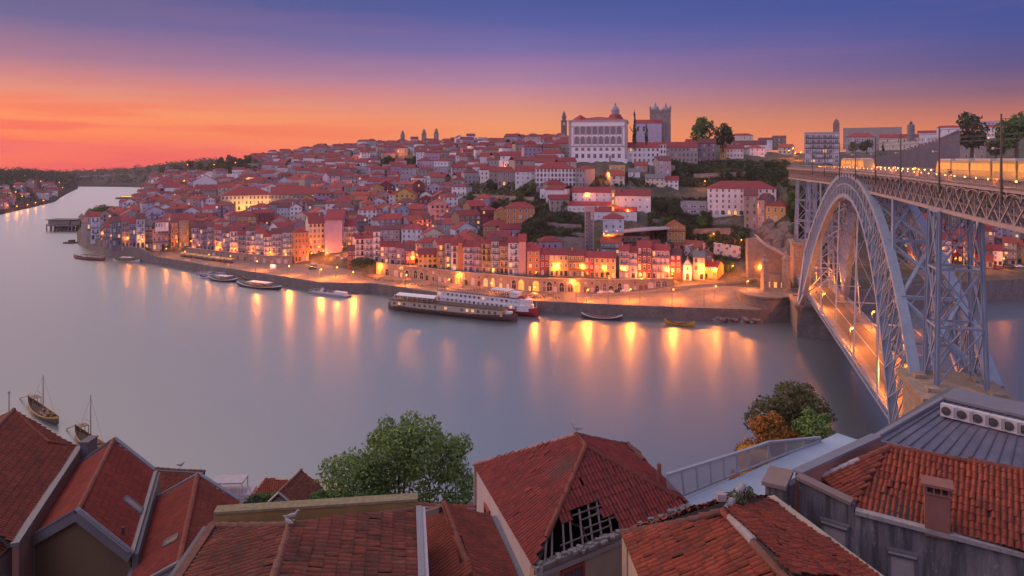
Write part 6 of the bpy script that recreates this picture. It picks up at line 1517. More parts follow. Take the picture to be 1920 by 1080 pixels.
# houses on the left bank down the river
LR = random.Random(14)
for i in range(26):
    x = LR.uniform(-6, 104); t = LR.uniform(0,1); Y = float(np.interp(x,[-10,0,55,103],[830,850,985,1110]))+10+t*120; z = float(np.interp(t,[0,.5,1],[4.5,8,26])); p = Vector(((x-960)/FX*Y, Y, z)); w = LR.uniform(10,18); wc = LR.choice(['white','cream','pink','grey','stone','lilac'])
    o = house_at('riverside_house', p, w, 10, LR.uniform(6,11), face_rot(p)+LR.uniform(-.4,.4), wc, roof=LR.choice(['gable','hip']), rc=LR.choice(['red','brown','orange']), cols=3, ground='win', cat='house', group='houses on the left bank down the river', side=False, lit=.1, rs=LR)
    pxl = x; later(o, 'lb', '%s house on the far left bank' % wc, x, 300+(ZC-z)*FX/Y)
# lamps on quay bollards etc. small mooring posts
for i, x in enumerate((300,360,420,480,540,760,820,900,960,1020,1080,1140,1200,1260,1320)):
    a, b = prof(x); r = empty('flag_post', Vector(((x-960)/FX*(a[0]+2.2), a[0]+2.2, 4.5)), 0, 'tall thin dark post at the very edge of the quay', 'post', 'dark posts along the quay edge'); mb = MB(); mb.tube([(0,0,0),(0,0,7.5)],[.12,.07],6); mb.build('post', POST, r)
# ------------------------------------------------------------------ the near roofs
def tile_mat(key, cols, moss=.4, mosscol=(.045,.05,.025), dark=.5):
    """clay tiles: every tile its own fired tone, dirt in the laps, dirt and painted relief shade in the channels, moss and soot in patches"""
    m = MT(key); t = N(m.n, 'ShaderNodeTexCoord'); sp_ = N(m.n, 'ShaderNodeSeparateXYZ'); m.l.new(t.outputs['UV'], sp_.inputs[0])
    fu, fv = m.math('FLOOR', sp_.outputs[0]), m.math('FLOOR', sp_.outputs[1]); cb = N(m.n, 'ShaderNodeCombineXYZ'); m.l.new(fu, cb.inputs[0]); m.l.new(fv, cb.inputs[1])
    wn_ = N(m.n, 'ShaderNodeTexWhiteNoise', noise_dimensions='2D'); m.l.new(cb.outputs[0], wn_.inputs['Vector'])
    c = m.mix(.30, m.ramp(wn_.outputs['Value'], [(i/(len(cols)-1), q) for i, q in enumerate(cols)]), cols[0])
    fr = m.math('FRACT', sp_.outputs[0]); c = m.mix(m.ramp(fr, [(.0,1),(.16,.7),(.32,0),(.74,0),(.95,.95)]), c, tuple(v*.25 for v in cols[0]))  # channel dirt deepened with painted shade to strengthen the tile relief
    fv2 = m.math('FRACT', sp_.outputs[1]); c = m.mix(m.ramp(fv2, [(.0,.55),(.12,0),(.86,0),(1,.5)]), c, tuple(v*.35 for v in cols[0]))
    n1 = m.noise(m.pos(), .55, 6, .7); n2 = m.noise(m.pos(), 5.5, 5, .7); n3 = m.noise(m.pos(), 22, 3, .6)
    c = m.mix(m.ramp(n1, [(.42,0),(.68,dark)]), c, tuple(v*.32 for v in cols[0]))
    n4 = m.noise(m.pos((1,1,1)), 1.7, 6, .75); c = m.mix(m.ramp(n4, [(.50,0),(.66,dark)]), c, tuple(v*.22 for v in cols[0]))
    c = m.mix(m.ramp(n2, [(.50,0),(.66,moss)]), c, mosscol)
    c = m.mix(m.ramp(n3, [(.60,0),(.78,.35)]), c, (.20,.15,.13))
    m.bump(n3, .5, .01); return m.fin(c, .82)
T_RED = tile_mat('tiles_red', [(0.2373,0.02849,0.01558),(0.3086,0.03989,0.0187),(0.1958,0.02659,0.01558),(0.3323,0.05508,0.02337)], .25, dark=.35)
T_BRN = tile_mat('tiles_brown', [(0.2255,0.03799,0.01714),(0.2789,0.04939,0.02103),(0.178,0.03229,0.01714),(0.2967,0.06458,0.02727)], .35, dark=.45)
T_OLD = tile_mat('tiles_old', [(0.178,0.03419,0.0187),(0.273,0.05698,0.02493),(0.1187,0.03229,0.01947),(0.3086,0.08357,0.03895)], .7, dark=.75)
T_PUR = tile_mat('tiles_purple', [(0.2373,0.02849,0.02337),(0.3086,0.03799,0.02649),(0.1839,0.02849,0.02493),(0.3323,0.05888,0.03739)], .35, dark=.45)
T_ORG = tile_mat('tiles_orange', [(0.3204,0.04748,0.01714),(0.3917,0.06458,0.02337),(0.2136,0.03419,0.0187),(0.4035,0.08547,0.03506)], .6, dark=.65)
BOARD = plain('roof_boards', (.035,.03,.028), .95)
CAPM = plain('ridge_cap_clay', (.20,.058,.036), .85, 0, .9, 3.0); CAPO = plain('ridge_cap_old', (.165,.072,.05), .9, 0, .9, 4.0); MORT = plain('mortar_white', (.33,.30,.30), .9, 0, .7, 6.0)
def inpoly(P, poly):
    x, y = P[:,0], P[:,1]; r = np.zeros(len(P), bool); n = len(poly)
    for i in range(n):
        x1, y1 = poly[i]; x2, y2 = poly[(i+1)%n]
        if y1 == y2: continue
        c = ((y1 > y) != (y2 > y)) & (x < (x2-x1)*(y-y1)/(y2-y1)+x1); r ^= c
    return r
def roof_plane(poly, mat, parent, tw=.21, tl=.40, amp=.062, name='roof_tiles', hole=None, seed=0, rough=1.0, board=True, wob=.03):
    """a tiled roof plane; the first two points are its eave"""
    poly = [Vector(p) for p in poly]; top = sum(poly[2:], Vector((0,0,0)))/(len(poly)-2); nrm = (poly[1]-poly[0]).cross(top-poly[0]).normalized(); poly = [p-nrm*(p-poly[0]).dot(nrm) for p in poly]
    
    if nrm.z < 0: nrm = -nrm
    e = poly[1]-poly[0]; e -= nrm*e.dot(nrm); e.normalize(); up = nrm.cross(e)
    if up.z < 0: up = -up
    o = poly[0]; uv = [((p-o).dot(e), (p-o).dot(up)) for p in poly]
    u0, u1 = min(p[0] for p in uv), max(p[0] for p in uv); v0, v1 = min(p[1] for p in uv), max(p[1] for p in uv)
    nu, nv = int((u1-u0)/tw)+1, int((v1-v0)/tl)+1; K = 6; g = np.random.RandomState(seed)
    jz = g.normal(0, .0035*rough, (nu, nv)); ju = g.normal(0, .006*rough, (nu, nv)); jt = g.normal(0, .0035*rough, (nu, nv))
    ph = g.uniform(0, 6, 4)
    if rough > 1.0:
        slip = g.uniform(0,1,(nu,nv)) < .03*rough; jz = jz+slip*g.uniform(.0,.035,(nu,nv)); ju = ju+slip*g.normal(0,.03,(nu,nv)); jt = jt-slip*g.uniform(0,.012,(nu,nv))
    f = np.arange(K+1)/K; h = amp*(.5-.5*np.cos(2*np.pi*f)); h = np.where(f < .15, h*.6, h)
    I, J = np.meshgrid(np.arange(nu), np.arange(nv), indexing='ij')
    def sag(U, W): return wob*(np.sin(U*.55+ph[0])*np.sin(W*.5+ph[1])+.5*np.sin(U*1.3+ph[2])*np.sin(W*1.1+ph[3]))
    quads, uvs = [], []
    for k in range(K):
        ua = u0+(I+f[k])*tw+ju; ub = u0+(I+f[k+1])*tw+ju; va = v0+J*tl-.03; vb = v0+(J+1)*tl
        za0 = h[k]+.022+jz-jt; zb0 = h[k+1]+.022+jz-jt; za1 = h[k]+jz+jt; zb1 = h[k+1]+jz+jt
        c = np.stack([np.stack([ua,va,za0],-1), np.stack([ub,va,zb0],-1), np.stack([ub,vb,zb1],-1), np.stack([ua,vb,za1],-1)], 2)
        r_ = np.stack([np.stack([ua,va,za0-.05],-1), np.stack([ub,va,zb0-.05],-1), np.stack([ub,va,zb0],-1), np.stack([ua,va,za0],-1)], 2)
        t = np.stack([np.stack([I+f[k]*.98+.01, J+.02],-1), np.stack([I+f[k+1]*.98+.01, J+.02],-1), np.stack([I+f[k+1]*.98+.01, J+.98],-1), np.stack([I+f[k]*.98+.01, J+.98],-1)], 2)
        quads += [c.reshape(-1,4,3), r_.reshape(-1,4,3)]; uvs += [t.reshape(-1,4,2), t.reshape(-1,4,2)]
    Q = np.concatenate(quads); T = np.concatenate(uvs); cen = Q[:,:,:2].mean(1)
    keep = inpoly(cen, uv)
    if hole is not None:
        tile_c = np.floor(T.mean(1)); tc_ = np.stack([u0+(tile_c[:,0]+.5)*tw, v0+(tile_c[:,1]+.5)*tl], -1)
        for hp in hole: hq = [((Vector(p)-o).dot(e), (Vector(p)-o).dot(up)) for p in hp]; keep &= ~inpoly(tc_, hq)
    Q = Q[keep]; T = T[keep]; Q[:,:,2] += sag(Q[:,:,0], Q[:,:,1])
    W = np.array(o)[None,None,:]+Q[:,:,0:1]*np.array(e)+Q[:,:,1:2]*np.array(up)+Q[:,:,2:3]*np.array(nrm)
    ob = bpy.data.objects.new(name, npmesh(name, W.reshape(-1,3), np.arange(len(Q)*4).reshape(-1,4), mat, T.reshape(-1,2))); col.objects.link(ob); ob.parent = parent
    if board and hole is None:
        mb = MB(); mb.add([p-nrm*.06 for p in poly]+[p-nrm*.2 for p in poly], [tuple(range(len(poly))), tuple(range(2*len(poly)-1, len(poly)-1, -1))]+[(i,(i+1)%len(poly),len(poly)+(i+1)%len(poly),len(poly)+i) for i in range(len(poly))]); mb.build('roof_boarding', BOARD, ob)
    return ob, (o, e, up, nrm)
def ridge_caps(pts, parent, r=.13, ln=.42, mat=None, name='ridge_caps', seed=0, lift=.03):
    mb = MB(); g = random.Random(seed); pts = [Vector(p) for p in pts]
    for a, b in zip(pts[:-1], pts[1:]):
        d = b-a; L = d.length; d.normalize(); x = d.cross(Vector((0,0,1))).normalized(); y = x.cross(d); n = max(1, int(L/ln))
        for i in range(n):
            p = a+d*(L*i/n)+y*(lift+g.uniform(-.02,.02)-.05*math.sin(math.pi*i/n)*min(1,L/4))+x*g.uniform(-.02,.02); q = a+d*(L*(i+1)/n+.05)+y*(lift-.02-.05*math.sin(math.pi*min(1,(i+1)/n))*min(1,L/4)); vs = []
            for c_, rr in ((p, r*1.06), (q, r*.9)):
                for k in range(7): t = -.25+math.pi*1.16*k/6; vs.append(c_+x*(rr*math.cos(t))+y*(rr*math.sin(t)))
            mb.add(vs, [(k,k+1,8+k,7+k) for k in range(6)]+[tuple(range(6,-1,-1)), tuple(range(7,14))])
    return mb.build(name, mat or CAPM, parent)
def wall_poly(pts, z0, mat, parent, name='wall', thick=.3):
    """upright wall under a line of top points down to height z0"""
    mb = MB(); pts = [Vector(p) for p in pts]
    for a, b in zip(pts[:-1], pts[1:]):
        d = Vector((b.x-a.x,b.y-a.y,0)).normalized(); n = Vector((-d.y,d.x,0))*thick
        vs = [Vector((a.x,a.y,z0)),Vector((b.x,b.y,z0)),b,a]; vs += [v+n for v in vs]
        mb.add(vs, [(0,1,2,3),(7,6,5,4),(3,2,6,7),(1,5,6,2),(0,3,7,4)])
    return mb.build(name, mat, parent)
def trim(pts, w, h, mat, parent, name, m=0):
    mb = MB(); pts = [Vector(p) for p in pts]
    for a, b in zip(pts[:-1], pts[1:]): mb.bar(a, b, w, h)
    return mb.build(name, mat, parent)
def house_root(label, name='tiled_house', cat='house'): return empty(name, (0,0,0), 0, label, cat)
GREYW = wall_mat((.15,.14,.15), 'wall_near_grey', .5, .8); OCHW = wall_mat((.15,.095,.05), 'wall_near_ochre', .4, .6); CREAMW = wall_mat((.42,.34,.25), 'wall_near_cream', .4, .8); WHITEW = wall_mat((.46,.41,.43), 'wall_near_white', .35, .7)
GUTT = plain('zinc_gutter', (.19,.18,.20), .5, .3); ZINC = plain('zinc_trim', (.23,.225,.255), .5, .2)
def skylight(plane_pts, parent, lit=False):
    """a roof window from four points on the roof: eave left, eave right, top right, top left"""
    P = [Vector(p) for p in plane_pts]; n = (P[1]-P[0]).cross(P[3]-P[0]).normalized(); n = n if n.z > 0 else -n; P = [p+n*.05 for p in P]; mb = MB()
    for i in range(4): mb.bar(P[i], P[(i+1)%4], .14, .14, up=n)
    f = mb.build('skylight', plain('skylight_frame',(.10,.10,.11),.5), parent); mb = MB(); mb.add([p+n*.05 for p in P], [(0,1,2,3)] if (P[1]-P[0]).cross(P[3]-P[0]).z > 0 else [(3,2,1,0)]); mb.build('glass', plain('skylight_glass',(.30,.22,.16) if lit else (.14,.13,.15),.12), f)
def on(p, a, b, c):
    """the ray of a photo pixel met with the plane of three points"""
    o_ = Vector((0,0,ZC)); d = Vector(((p[0]-960)/FX, 1, -(p[1]-HZ)/FX)); n = (b-a).cross(c-a); return o_+d*((a-o_).dot(n)/d.dot(n))
# --- house with the clean gable roof, second from the left
h = house_root('red gabled house with a front gable, grey bargeboard and one long skylight')
Lb, Lf, Rb, Rf, Kb, Kf = atz(144,873,45), atz(59,1010,45), atz(288,884,45), atz(243,1037,45), atz(213,826,47), atz(146,958,47)
roof_plane([Lf,Lb,Kb,Kf], T_RED, h, seed=1, rough=.5, wob=.01); ro, _ = roof_plane([Rb,Rf,Kf,Kb], T_RED, h, seed=2, rough=.5, wob=.01)
ridge_caps([Kb,Kf], h, .14); z0 = 33
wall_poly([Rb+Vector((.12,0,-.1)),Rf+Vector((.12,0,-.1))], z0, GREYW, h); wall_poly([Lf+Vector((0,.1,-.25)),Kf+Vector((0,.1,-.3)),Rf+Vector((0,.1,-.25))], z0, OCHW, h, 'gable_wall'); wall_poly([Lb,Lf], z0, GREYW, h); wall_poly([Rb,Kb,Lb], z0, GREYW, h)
trim([Lf+Vector((-.15,-.12,-.16)),Kf+Vector((0,-.12,-.12)),Rf+Vector((.15,-.12,-.16))], .16, .62, GREYW, h, 'bargeboard'); trim([Lf+Vector((-.1,-.1,.14)),Kf+Vector((0,-.1,.18)),Rf+Vector((.1,-.1,.14))], .3, .07, ZINC, h, 'verge_flashing')
trim([Lb+Vector((0,.1,.1)),Kb+Vector((0,.1,.14)),Rb+Vector((0,.1,.1))], .28, .1, ZINC, h, 'verge_flashing'); trim([Rb+Vector((.12,0,-.02)),Rf+Vector((.12,0,-.02))], .22, .16, GUTT, h, 'gutter')
skylight([on(p,Rb,Rf,Kf) for p in ((262,965),(266,955),(236,932),(230,940))], h, True)
mb = MB(); q = on((231,1005),Rb,Rf,Kf); mb.tube([q,q+Vector((0,0,.5))],.07,8); mb.build('vent_pipe', IRON, h)
# --- leftmost big roof
h = house_root('big brown tiled roof at the left edge, stepping down to the right')
Rb, Rf, Kb = atz(143,837,46), atz(61,954,46), atz(26,769,48.3); Kf = atz(-110,905,48.3); Rf2 = atz(20,1020,46); Mb = atz(91,828,46.9)
roof_plane([Rf2,Rb,Kb,Kf], T_BRN, h, seed=3, rough=.6, wob=.02); ridge_caps([Kb,Kf], h, .14, mat=CAPO); Lk = Kb+(Kb-Rb)*.9; Lk.z = 46.2; Lf_ = Kf+(Kb-Rb)*.9; Lf_.z = 46.2
roof_plane([Lf_,Lk,Kb,Kf], T_BRN, h, seed=33, rough=.6); ridge_caps([Kb,Mb,Rb], h, .10, mat=CAPM, lift=.02)
wall_poly([Rb+Vector((.08,0,-.05)),Rf2+Vector((.08,0,-.05))], 33, wall_mat((.26,.12,.09),'wall_near_red',.4,.8), h); trim([Rb+Vector((.2,0,-.05)),Rf2+Vector((.2,0,-.05))], .4, .2, GUTT, h, 'gutter')
mb = MB(); q = Rb+Vector((.75,.2,-.3)); mb.box(q,(.55,1.1,1.3)); mb.box(q+Vector((0,0,.7)),(.65,1.2,.1)); mb.build('chimney_stack', GREYW, h)
wall_poly([Rb,Kb,Lk], 33, GREYW, h)
# --- mossy corner roof with the white wall
h = house_root('dark mossy roof over a white wall in the lower left corner')
A_, B_, C_, D_ = atz(62,956,45.5), atz(55,992,44.7), atz(-45,1085,44.7), atz(-45,860,46.6)
roof_plane([C_,B_,A_,D_], T_OLD, h, seed=4, rough=1.6); trim([D_+Vector((0,0,.12)),A_+Vector((0,0,.12))], .2, .14, ZINC, h, 'verge_flashing'); wall_poly([C_+Vector((0,.1,-.1)),B_+Vector((0,.1,-.1)),A_+Vector((0,.1,-.2))], 33, WHITEW, h); trim([C_,B_], .16, .14, GUTT, h, 'gutter')
# --- third gabled house
h = house_root('red gabled house with the small dark skylight, third from the left edge')
Lb, Rb, Kb, Kf = atz(293,935,44.1), atz(447,941,44.2), atz(370,893,45.7), atz(335,1058,45.7); Lf = Lb+(Kf-Kb)*1.0; Rf = Rb+(Kf-Kb)
roof_plane([Lf,Lb,Kb,Kf], T_RED, h, seed=5, rough=.6, wob=.015); roof_plane([Rb,Rf,Kf,Kb], T_BRN, h, seed=6, rough=.6, wob=.015); ridge_caps([Kb,Kf], h, .15)
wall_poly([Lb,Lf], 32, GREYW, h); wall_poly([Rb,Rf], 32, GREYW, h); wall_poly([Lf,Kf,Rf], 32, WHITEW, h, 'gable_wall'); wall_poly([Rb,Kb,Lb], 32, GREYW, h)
trim([Lb+Vector((0,.1,.1)),Kb+Vector((0,.1,.14)),Rb+Vector((0,.1,.1))], .26, .1, ZINC, h, 'verge_flashing'); trim([Lf+Vector((0,-.1,.1)),Kf+Vector((0,-.1,.14)),Rf+Vector((0,-.1,.1))], .3, .12, ZINC, h, 'verge_flashing'); trim([Lb+Vector((-.1,0,0)),Lf+Vector((-.1,0,0))], .2, .16, GUTT, h, 'gutter')
skylight([on(p,Lb,Lf,Kf) for p in ((309,1026),(312,1015),(334,1004),(332,1014))], h)
# --- small roofs further down
h = house_root('small brown roof showing between the two red gabled houses')
a, b = atz(284,878,41), atz(384,884,41); roof_plane([b+Vector((0,-3.4,-1.6)),a+Vector((0,-3.4,-1.6)),a,b], T_BRN, h, seed=7); ridge_caps([a,b], h, .12, mat=CAPO); wall_poly([a+Vector((0,-3.4,-1.7)),b+Vector((0,-3.4,-1.7))], 28, GREYW, h); wall_poly([b,a], 28, GREYW, h); wall_poly([b+Vector((0,-3.4,-1.7)),b], 28, GREYW, h)
h = house_root('pale orange hipped roof near the river, behind the green bushes')
a, k1, k2, b = atz(462,945,16.2), atz(500,900,18), atz(588,905,18), atz(618,930,16.4); c = k1+Vector((-2,5,-2)); e_ = k2+Vector((3,5,-2))
roof_plane([a,b,k2,k1], T_ORG, h, .3,.45, seed=8, board=True); roof_plane([a,c,k1], T_ORG, h, .3,.45, seed=9, board=False); ridge_caps([a,k1,k2,b], h, .16); mb = MB(); mb.prism([(a.x,a.y),(b.x,b.y),(e_.x,e_.y),(c.x,c.y)], 4, 16.2); mb.build('wall', CREAMW, h)
h = house_root('little old gable roof peeping over the mossy parapet')
k1, l1, r1 = atz(523,925,37), atz(482,962,35.8), atz(566,962,35.8); back = Vector((.6,4.5,0))
roof_plane([l1,l1+back,k1+back,k1], T_OLD, h, seed=10); roof_plane([r1+back,r1,k1,k1+back], T_OLD, h, seed=11); ridge_caps([k1+back,k1], h, .13, mat=CAPO); trim([l1+Vector((0,-.1,.05)),k1+Vector((0,-.1,.1)),r1+Vector((0,-.1,.05))], .2,.12, ZINC, h, 'verge_flashing'); wall_poly([l1,k1,r1], 25, CREAMW, h); wall_poly([l1+back,l1], 25, CREAMW, h)
kp = atz(437,925,8.5); r = empty('terrace_cafe', kp, .05, 'small pale terrace pavilion with white rails at the near waterline', 'pavilion'); mb = MB(); mb.box((0,0,-1.2),(7,3.4,3.4)); mb.build('base', WHITEW, r); mb = MB(); mb.box((-.6,0,2.4),(5.4,3.2,.25)); mb.build('roof', WHITEW, r); mb = MB()
for k in range(12): mb.bar((-3.4+k*.62,-1.6,.5),(-3.4+k*.62,-1.6,1.5),.06)
mb.bar((-3.5,-1.6,1.5),(3.5,-1.6,1.5),.08)
for x in (-3,2): mb.bar((x,-1.5,.5),(x,-1.5,2.4),.12); mb.bar((x,1.5,.5),(x,1.5,2.4),.12)
mb.build('railing', WHITEW, r)
# --- wide old roof with the ochre parapet
h = house_root('wide old mossy roof behind a long ochre parapet, gulls on its ridge')
R0, R1 = atz(545,985,53.8), atz(512,1090,53.8); L0, L1 = atz(397,986,53.0), atz(328,1090,53.0); Q0, Q1 = atz(779,956,53.1), atz(783,1090,53.1)
roof_plane([L1,L0,R0,R1], T_OLD, h, .22,.42,.070, seed=12, rough=2.2, wob=.10); roof_plane([Q0,Q1,R1,R0], T_OLD, h, .22,.42,.066, seed=13, rough=1.8, wob=.09)
Pl, Pr = Vector((L0.x-.05,L0.y+.25,0)), Vector((Q0.x+.02,Q0.y+.3,0))
roof_plane([Vector((Q0.x,Q0.y,53.0)),Vector((L0.x,L0.y,52.9)),R0], T_OLD, h, seed=14, board=True); ridge_caps([R0,R1], h, .15, .42, CAPO, seed=3); ridge_caps([L0,R0], h, .13, .42, CAPO, seed=4); ridge_caps([R0,Q0], h, .11, .42, CAPO, seed=5)
Pt = [Vector((Pl.x,Pl.y,ZC-663*Pl.y/FX)), Vector((Pr.x,Pr.y,ZC-638*Pr.y/FX))]; MOSSW = wall_mat((.36,.22,.07), 'wall_mossy_ochre', .8, 1.6)
wall_poly(Pt, 44, MOSSW, h, 'parapet', .35); trim([p+Vector((0,.17,.04)) for p in Pt], .5, .09, plain('lichen_coping',(.26,.22,.12),.95,0,.9,5), h, 'coping')
wall_poly([L1,L0], 44, GREYW, h); trim([L1+Vector((.05,0,.06)),L0+Vector((.05,0,.06))], .28, .14, CAPO, h, 'verge_tiles'); wall_poly([Q0+Vector((.05,0,.1)),Q1+Vector((.05,0,.1))], 44, WHITEW, h); trim([Q0+Vector((.12,0,.12)),Q1+Vector((.12,0,.12))], .2, .1, ZINC, h, 'flashing')
# --- roof right of it
h = house_root('plain red gable roof between the ochre parapet and the broken roof')
Kb, Kf = atz(833,946,52), atz(888,1090,52); Lb, Lf, Rb, Rf = atz(782,962,51.1), atz(790,1090,51.1), atz(918,968,51.0), atz(972,1090,51.0)
roof_plane([Lf,Lb,Kb,Kf], T_BRN, h, seed=15, rough=.9); roof_plane([Rb,Rf,Kf,Kb], T_BRN, h, seed=16, rough=.6); ridge_caps([Kb,Kf], h, .13, mat=CAPM, seed=6); ridge_caps([Lb,Kb,Rb], h, .08, mat=CAPO, lift=.0); wall_poly([Rb,Kb,Lb], 40, GREYW, h); wall_poly([Rb,Rf], 40, GREYW, h)
h = house_root('strip of red roof seen over the plain gable, under the green tree')
a, b = atz(781,946,46), atz(892,950,46); roof_plane([b+Vector((.2,-2.6,-1.0)),a+Vector((0,-2.6,-1.0)),a,b], T_PUR, h, seed=17); ridge_caps([a,b], h, .1); wall_poly([b,a], 36, GREYW, h)
# --- the broken hipped roof
h = house_root('hipped red roof with a big hole showing bare rafters, white side wall', 'derelict_house')
ZE = 46.5; A_, B_, C_ = atz(888,872,ZE), atz(1001,1064,ZE), atz(1291,945,ZE); D_ = atz(1200,850,ZE); F0 = atz(1098,836,49.7); K1 = on((1080,815), A_, B_, F0); K2 = on((1176,834), C_, D_, F0)
roof_plane([A_,B_,F0,K1], T_PUR, h, .23,.42,.066, seed=18, rough=1.4, wob=.08)
hole = [[at(p[0],p[1],40) for p in ()]]
GULLK = K1.copy()
def onF(x, y): return on((x,y), B_, C_, F0)
HOLE = [onF(*p) for p in ((1070,958),(1122,940),(1128,962),(1150,966),(1163,996),(1185,990),(1240,960),(1300,930),(1310,960),(1180,1020),(1000,1090),(992,1040),(1012,1010),(1040,972),(1066,974))]
ff, fr_ = roof_plane([B_,C_,F0], T_PUR, h, .25,.46,.045, hole=[HOLE], seed=19, rough=1.6, wob=.04)
roof_plane([C_,D_,K2,K1,F0], T_PUR, h, .23,.42,.066, seed=20, rough=1.8, wob=.05); roof_plane([D_,A_,K1], T_PUR, h, .23,.42,.05, seed=21); mb = MB(); mb.add([D_,K1,K2],[(0,1,2)]); mb.build('back_slope', BOARD, h)
ridge_caps([A_,K1], h, .13, .42, plain('ridge_cap_pale',(.36,.20,.17),.9,0,.9,4), seed=7); ridge_caps([K1,F0,B_.lerp(F0,.22)], h, .14, .42, CAPM, seed=8); ridge_caps([F0,C_.lerp(F0,.12)], h, .13, .42, CAPM, seed=9); ridge_caps([K1,K2,D_], h, .13, .42, CAPO, seed=10); ridge_caps([K2,K2.lerp(C_,.3)], h, .2, .42, CAPO, seed=10)
wall_poly([A_+Vector((.1,0,-.05)),B_+Vector((.1,0,-.05))], 30, WHITEW, h, 'side_wall', .35); wall_poly([B_+Vector((0,.05,-.15)),C_+Vector((0,.05,-.15))], 30, CREAMW, h, 'front_wall', .35); wall_poly([C_,D_,A_], 30, CREAMW, h, 'back_wall', .3)
n_ = (C_-B_).normalized(); mb = MB(); g = random.Random(2)
for k in range(16):
    t = .05+k*.058+g.uniform(-.01,.01); a = B_.lerp(C_,t); ftop = F0.lerp(B_, max(0,(.38-t)/.38)*.93) if t < .38 else F0.lerp(C_, (t-.38)/.62*.93); q = a.lerp(ftop, g.choice([1,1,1,.7,.5])); mb.bar(a-Vector((0,0,.12)), q-Vector((0,0,.12)), .10, .16)
for v in (.1,.17,.26,.33,.42):
    for _ in range(2):
        t0 = g.uniform(.05,.5); t1 = t0+g.uniform(.12,.4); mb.bar(B_.lerp(C_,t0).lerp(F0,v)-Vector((0,0,.03)), B_.lerp(C_,t1).lerp(F0,v+g.uniform(-.03,.03))-Vector((0,0,.03)), .06, .05)
for _ in range(12):
    a = B_.lerp(C_,g.uniform(.08,.7)); q = Vector((a.x+g.uniform(-1,2),a.y+g.uniform(1.5,4.5),a.z+g.uniform(-1.6,.6))); mb.bar(q, q+Vector((g.uniform(-1.6,1.6),g.uniform(-1.5,1.5),g.uniform(-.9,.9))), .09, .09)
mb.build('rafter', plain('bare_rafter',(.15,.12,.11),.9,0,.6,3), h)
mb = MB(); cz = (A_+C_)/2; mb.prism([(A_.x+.4,A_.y-.3),(B_.x+.3,B_.y+.5),(C_.x-.4,C_.y+.1),(D_.x,D_.y-.4)], ZE-3.0, ZE-2.8); mb.build('attic_floor', BOARD, h)
mb = MB()
for k in range(70): q = B_.lerp(C_,g.uniform(.02,.97))+Vector((g.uniform(-.1,.3),g.uniform(-.1,.2),g.uniform(-.05,.06))); mb.box(q,(g.uniform(.15,.4),g.uniform(.15,.35),g.uniform(.08,.18)),0,g.uniform(0,3))
mb.bar(B_+Vector((0,.1,-.12)),C_+Vector((0,.1,-.12)),.4,.2); mb.build('broken_eave', plain('rubble_stone',(.24,.22,.21),.95,0,.6,5), h)
fa = math.atan2(n_.y, n_.x)
for t in (.22,.60):
    q = B_.lerp(C_,t); inst('window', WIN['red'], h, (q.x,q.y+.0,ZE-2.6), (1.5,1,1.9), fa)
q = A_.lerp(B_,.26); fl = math.atan2(B_.y-A_.y, B_.x-A_.x); inst('window', WIN['red'], h, (q.x+.07,q.y,ZE-3.4), (1.1,1,2.2), fl)
trim([B_+Vector((0,-.06,-.5)),C_+Vector((0,-.06,-.5))], .12, .22, TRIMS, h, 'string_course')
q = atz(1236,885,47.8); mb = MB(); mb.tube([q+Vector((0,0,-.8)),q+Vector((0,0,.5))],.13,8); mb.build('flue_pipe', plain('rusty_pipe',(.24,.10,.07),.8), h)
q = atz(1075,1066,ZE-1.6); r = empty('zinc_canopy', q, fa, 'dark sloping canopy in front of the broken house, cut by the picture bottom', 'canopy'); mb = MB(); mb.add([(-2.6,-.9,-.6),(2.7,-.9,-.6),(2.7,.5,.15),(-2.6,.5,.15),(-2.6,-.9,-.75),(2.7,-.9,-.75),(2.7,.5,0),(-2.6,.5,0)],[(0,1,2,3),(7,6,5,4),(0,4,5,1),(1,5,6,2),(2,6,7,3),(3,7,4,0)]); mb.build('canopy_sheet', plain('dark_zinc',(.09,.10,.115),.5), r); trim([(2.7,-.9,-.52),(2.7,.5,.24)], .12,.12, ZINC, r, 'canopy_edge')
# --- orange roof at the bottom
h = house_root('orange tiled roof with a patched white ridge, bottom right of the broken roof')
EL, EF = atz(1166,1001,52.6), atz(1205,1095,52.6); K0, K1, K2 = atz(1393,912,54.1), atz(1357,960,54.1), atz(1482,1095,54.1); ER, ERf = atz(1440,930,52.5), atz(1660,1095,52.4)
roof_plane([EL,EF,K2,K1], T_ORG, h, .215,.40,.072, seed=22, rough=2.0, wob=.09); roof_plane([ERf,ER,K0,K1,K2], T_ORG, h, .215,.40,.068, seed=23, rough=2.6, wob=.06); roof_plane([ER,EL,K1,K0], T_OLD, h, .2,.3,.06, seed=24, rough=5.0, wob=.05)
ridge_caps([EL,K1], h, .13, .4, CAPO, seed=11); ridge_caps([K1,K1.lerp(K2,.12)], h, .15, .4, CAPM, seed=12); mb = MB(); mb.tube([K1.lerp(K2,.12)+Vector((0,0,.06)),K1.lerp(K2,.5)+Vector((0,0,.08))],[.14,.15],9); mb.build('mortar_ridge', MORT, h); ridge_caps([K1.lerp(K2,.5),K2], h, .15, .4, CAPO, seed=13); ridge_caps([K0,K1], h, .12, .4, MORT, seed=14)
wall_poly([EL+Vector((.15,0,-.1)),EF+Vector((.15,0,-.1))], 42, CREAMW, h); wall_poly([ER,ERf], 42, CREAMW, h); wall_poly([ER,EL], 42, CREAMW, h)
mb = MB(); mb.box(on((1352,938),ER,K1,K0)+Vector((0,0,.12)),(.28,.25,.22)); mb.build('loose_stone', MORT, h)
for k, (x, y) in enumerate(((1395,935),(1378,945))):
    V2, F2 = leaf_cloud([(0,0,.15,.4,.35,.25)], 240, .07, 70+k); o = crown_obj('roof_weeds', V2, F2, LEAFG, h); o.location = on((x,y),ER,K1,K0)+Vector((0,0,.05))
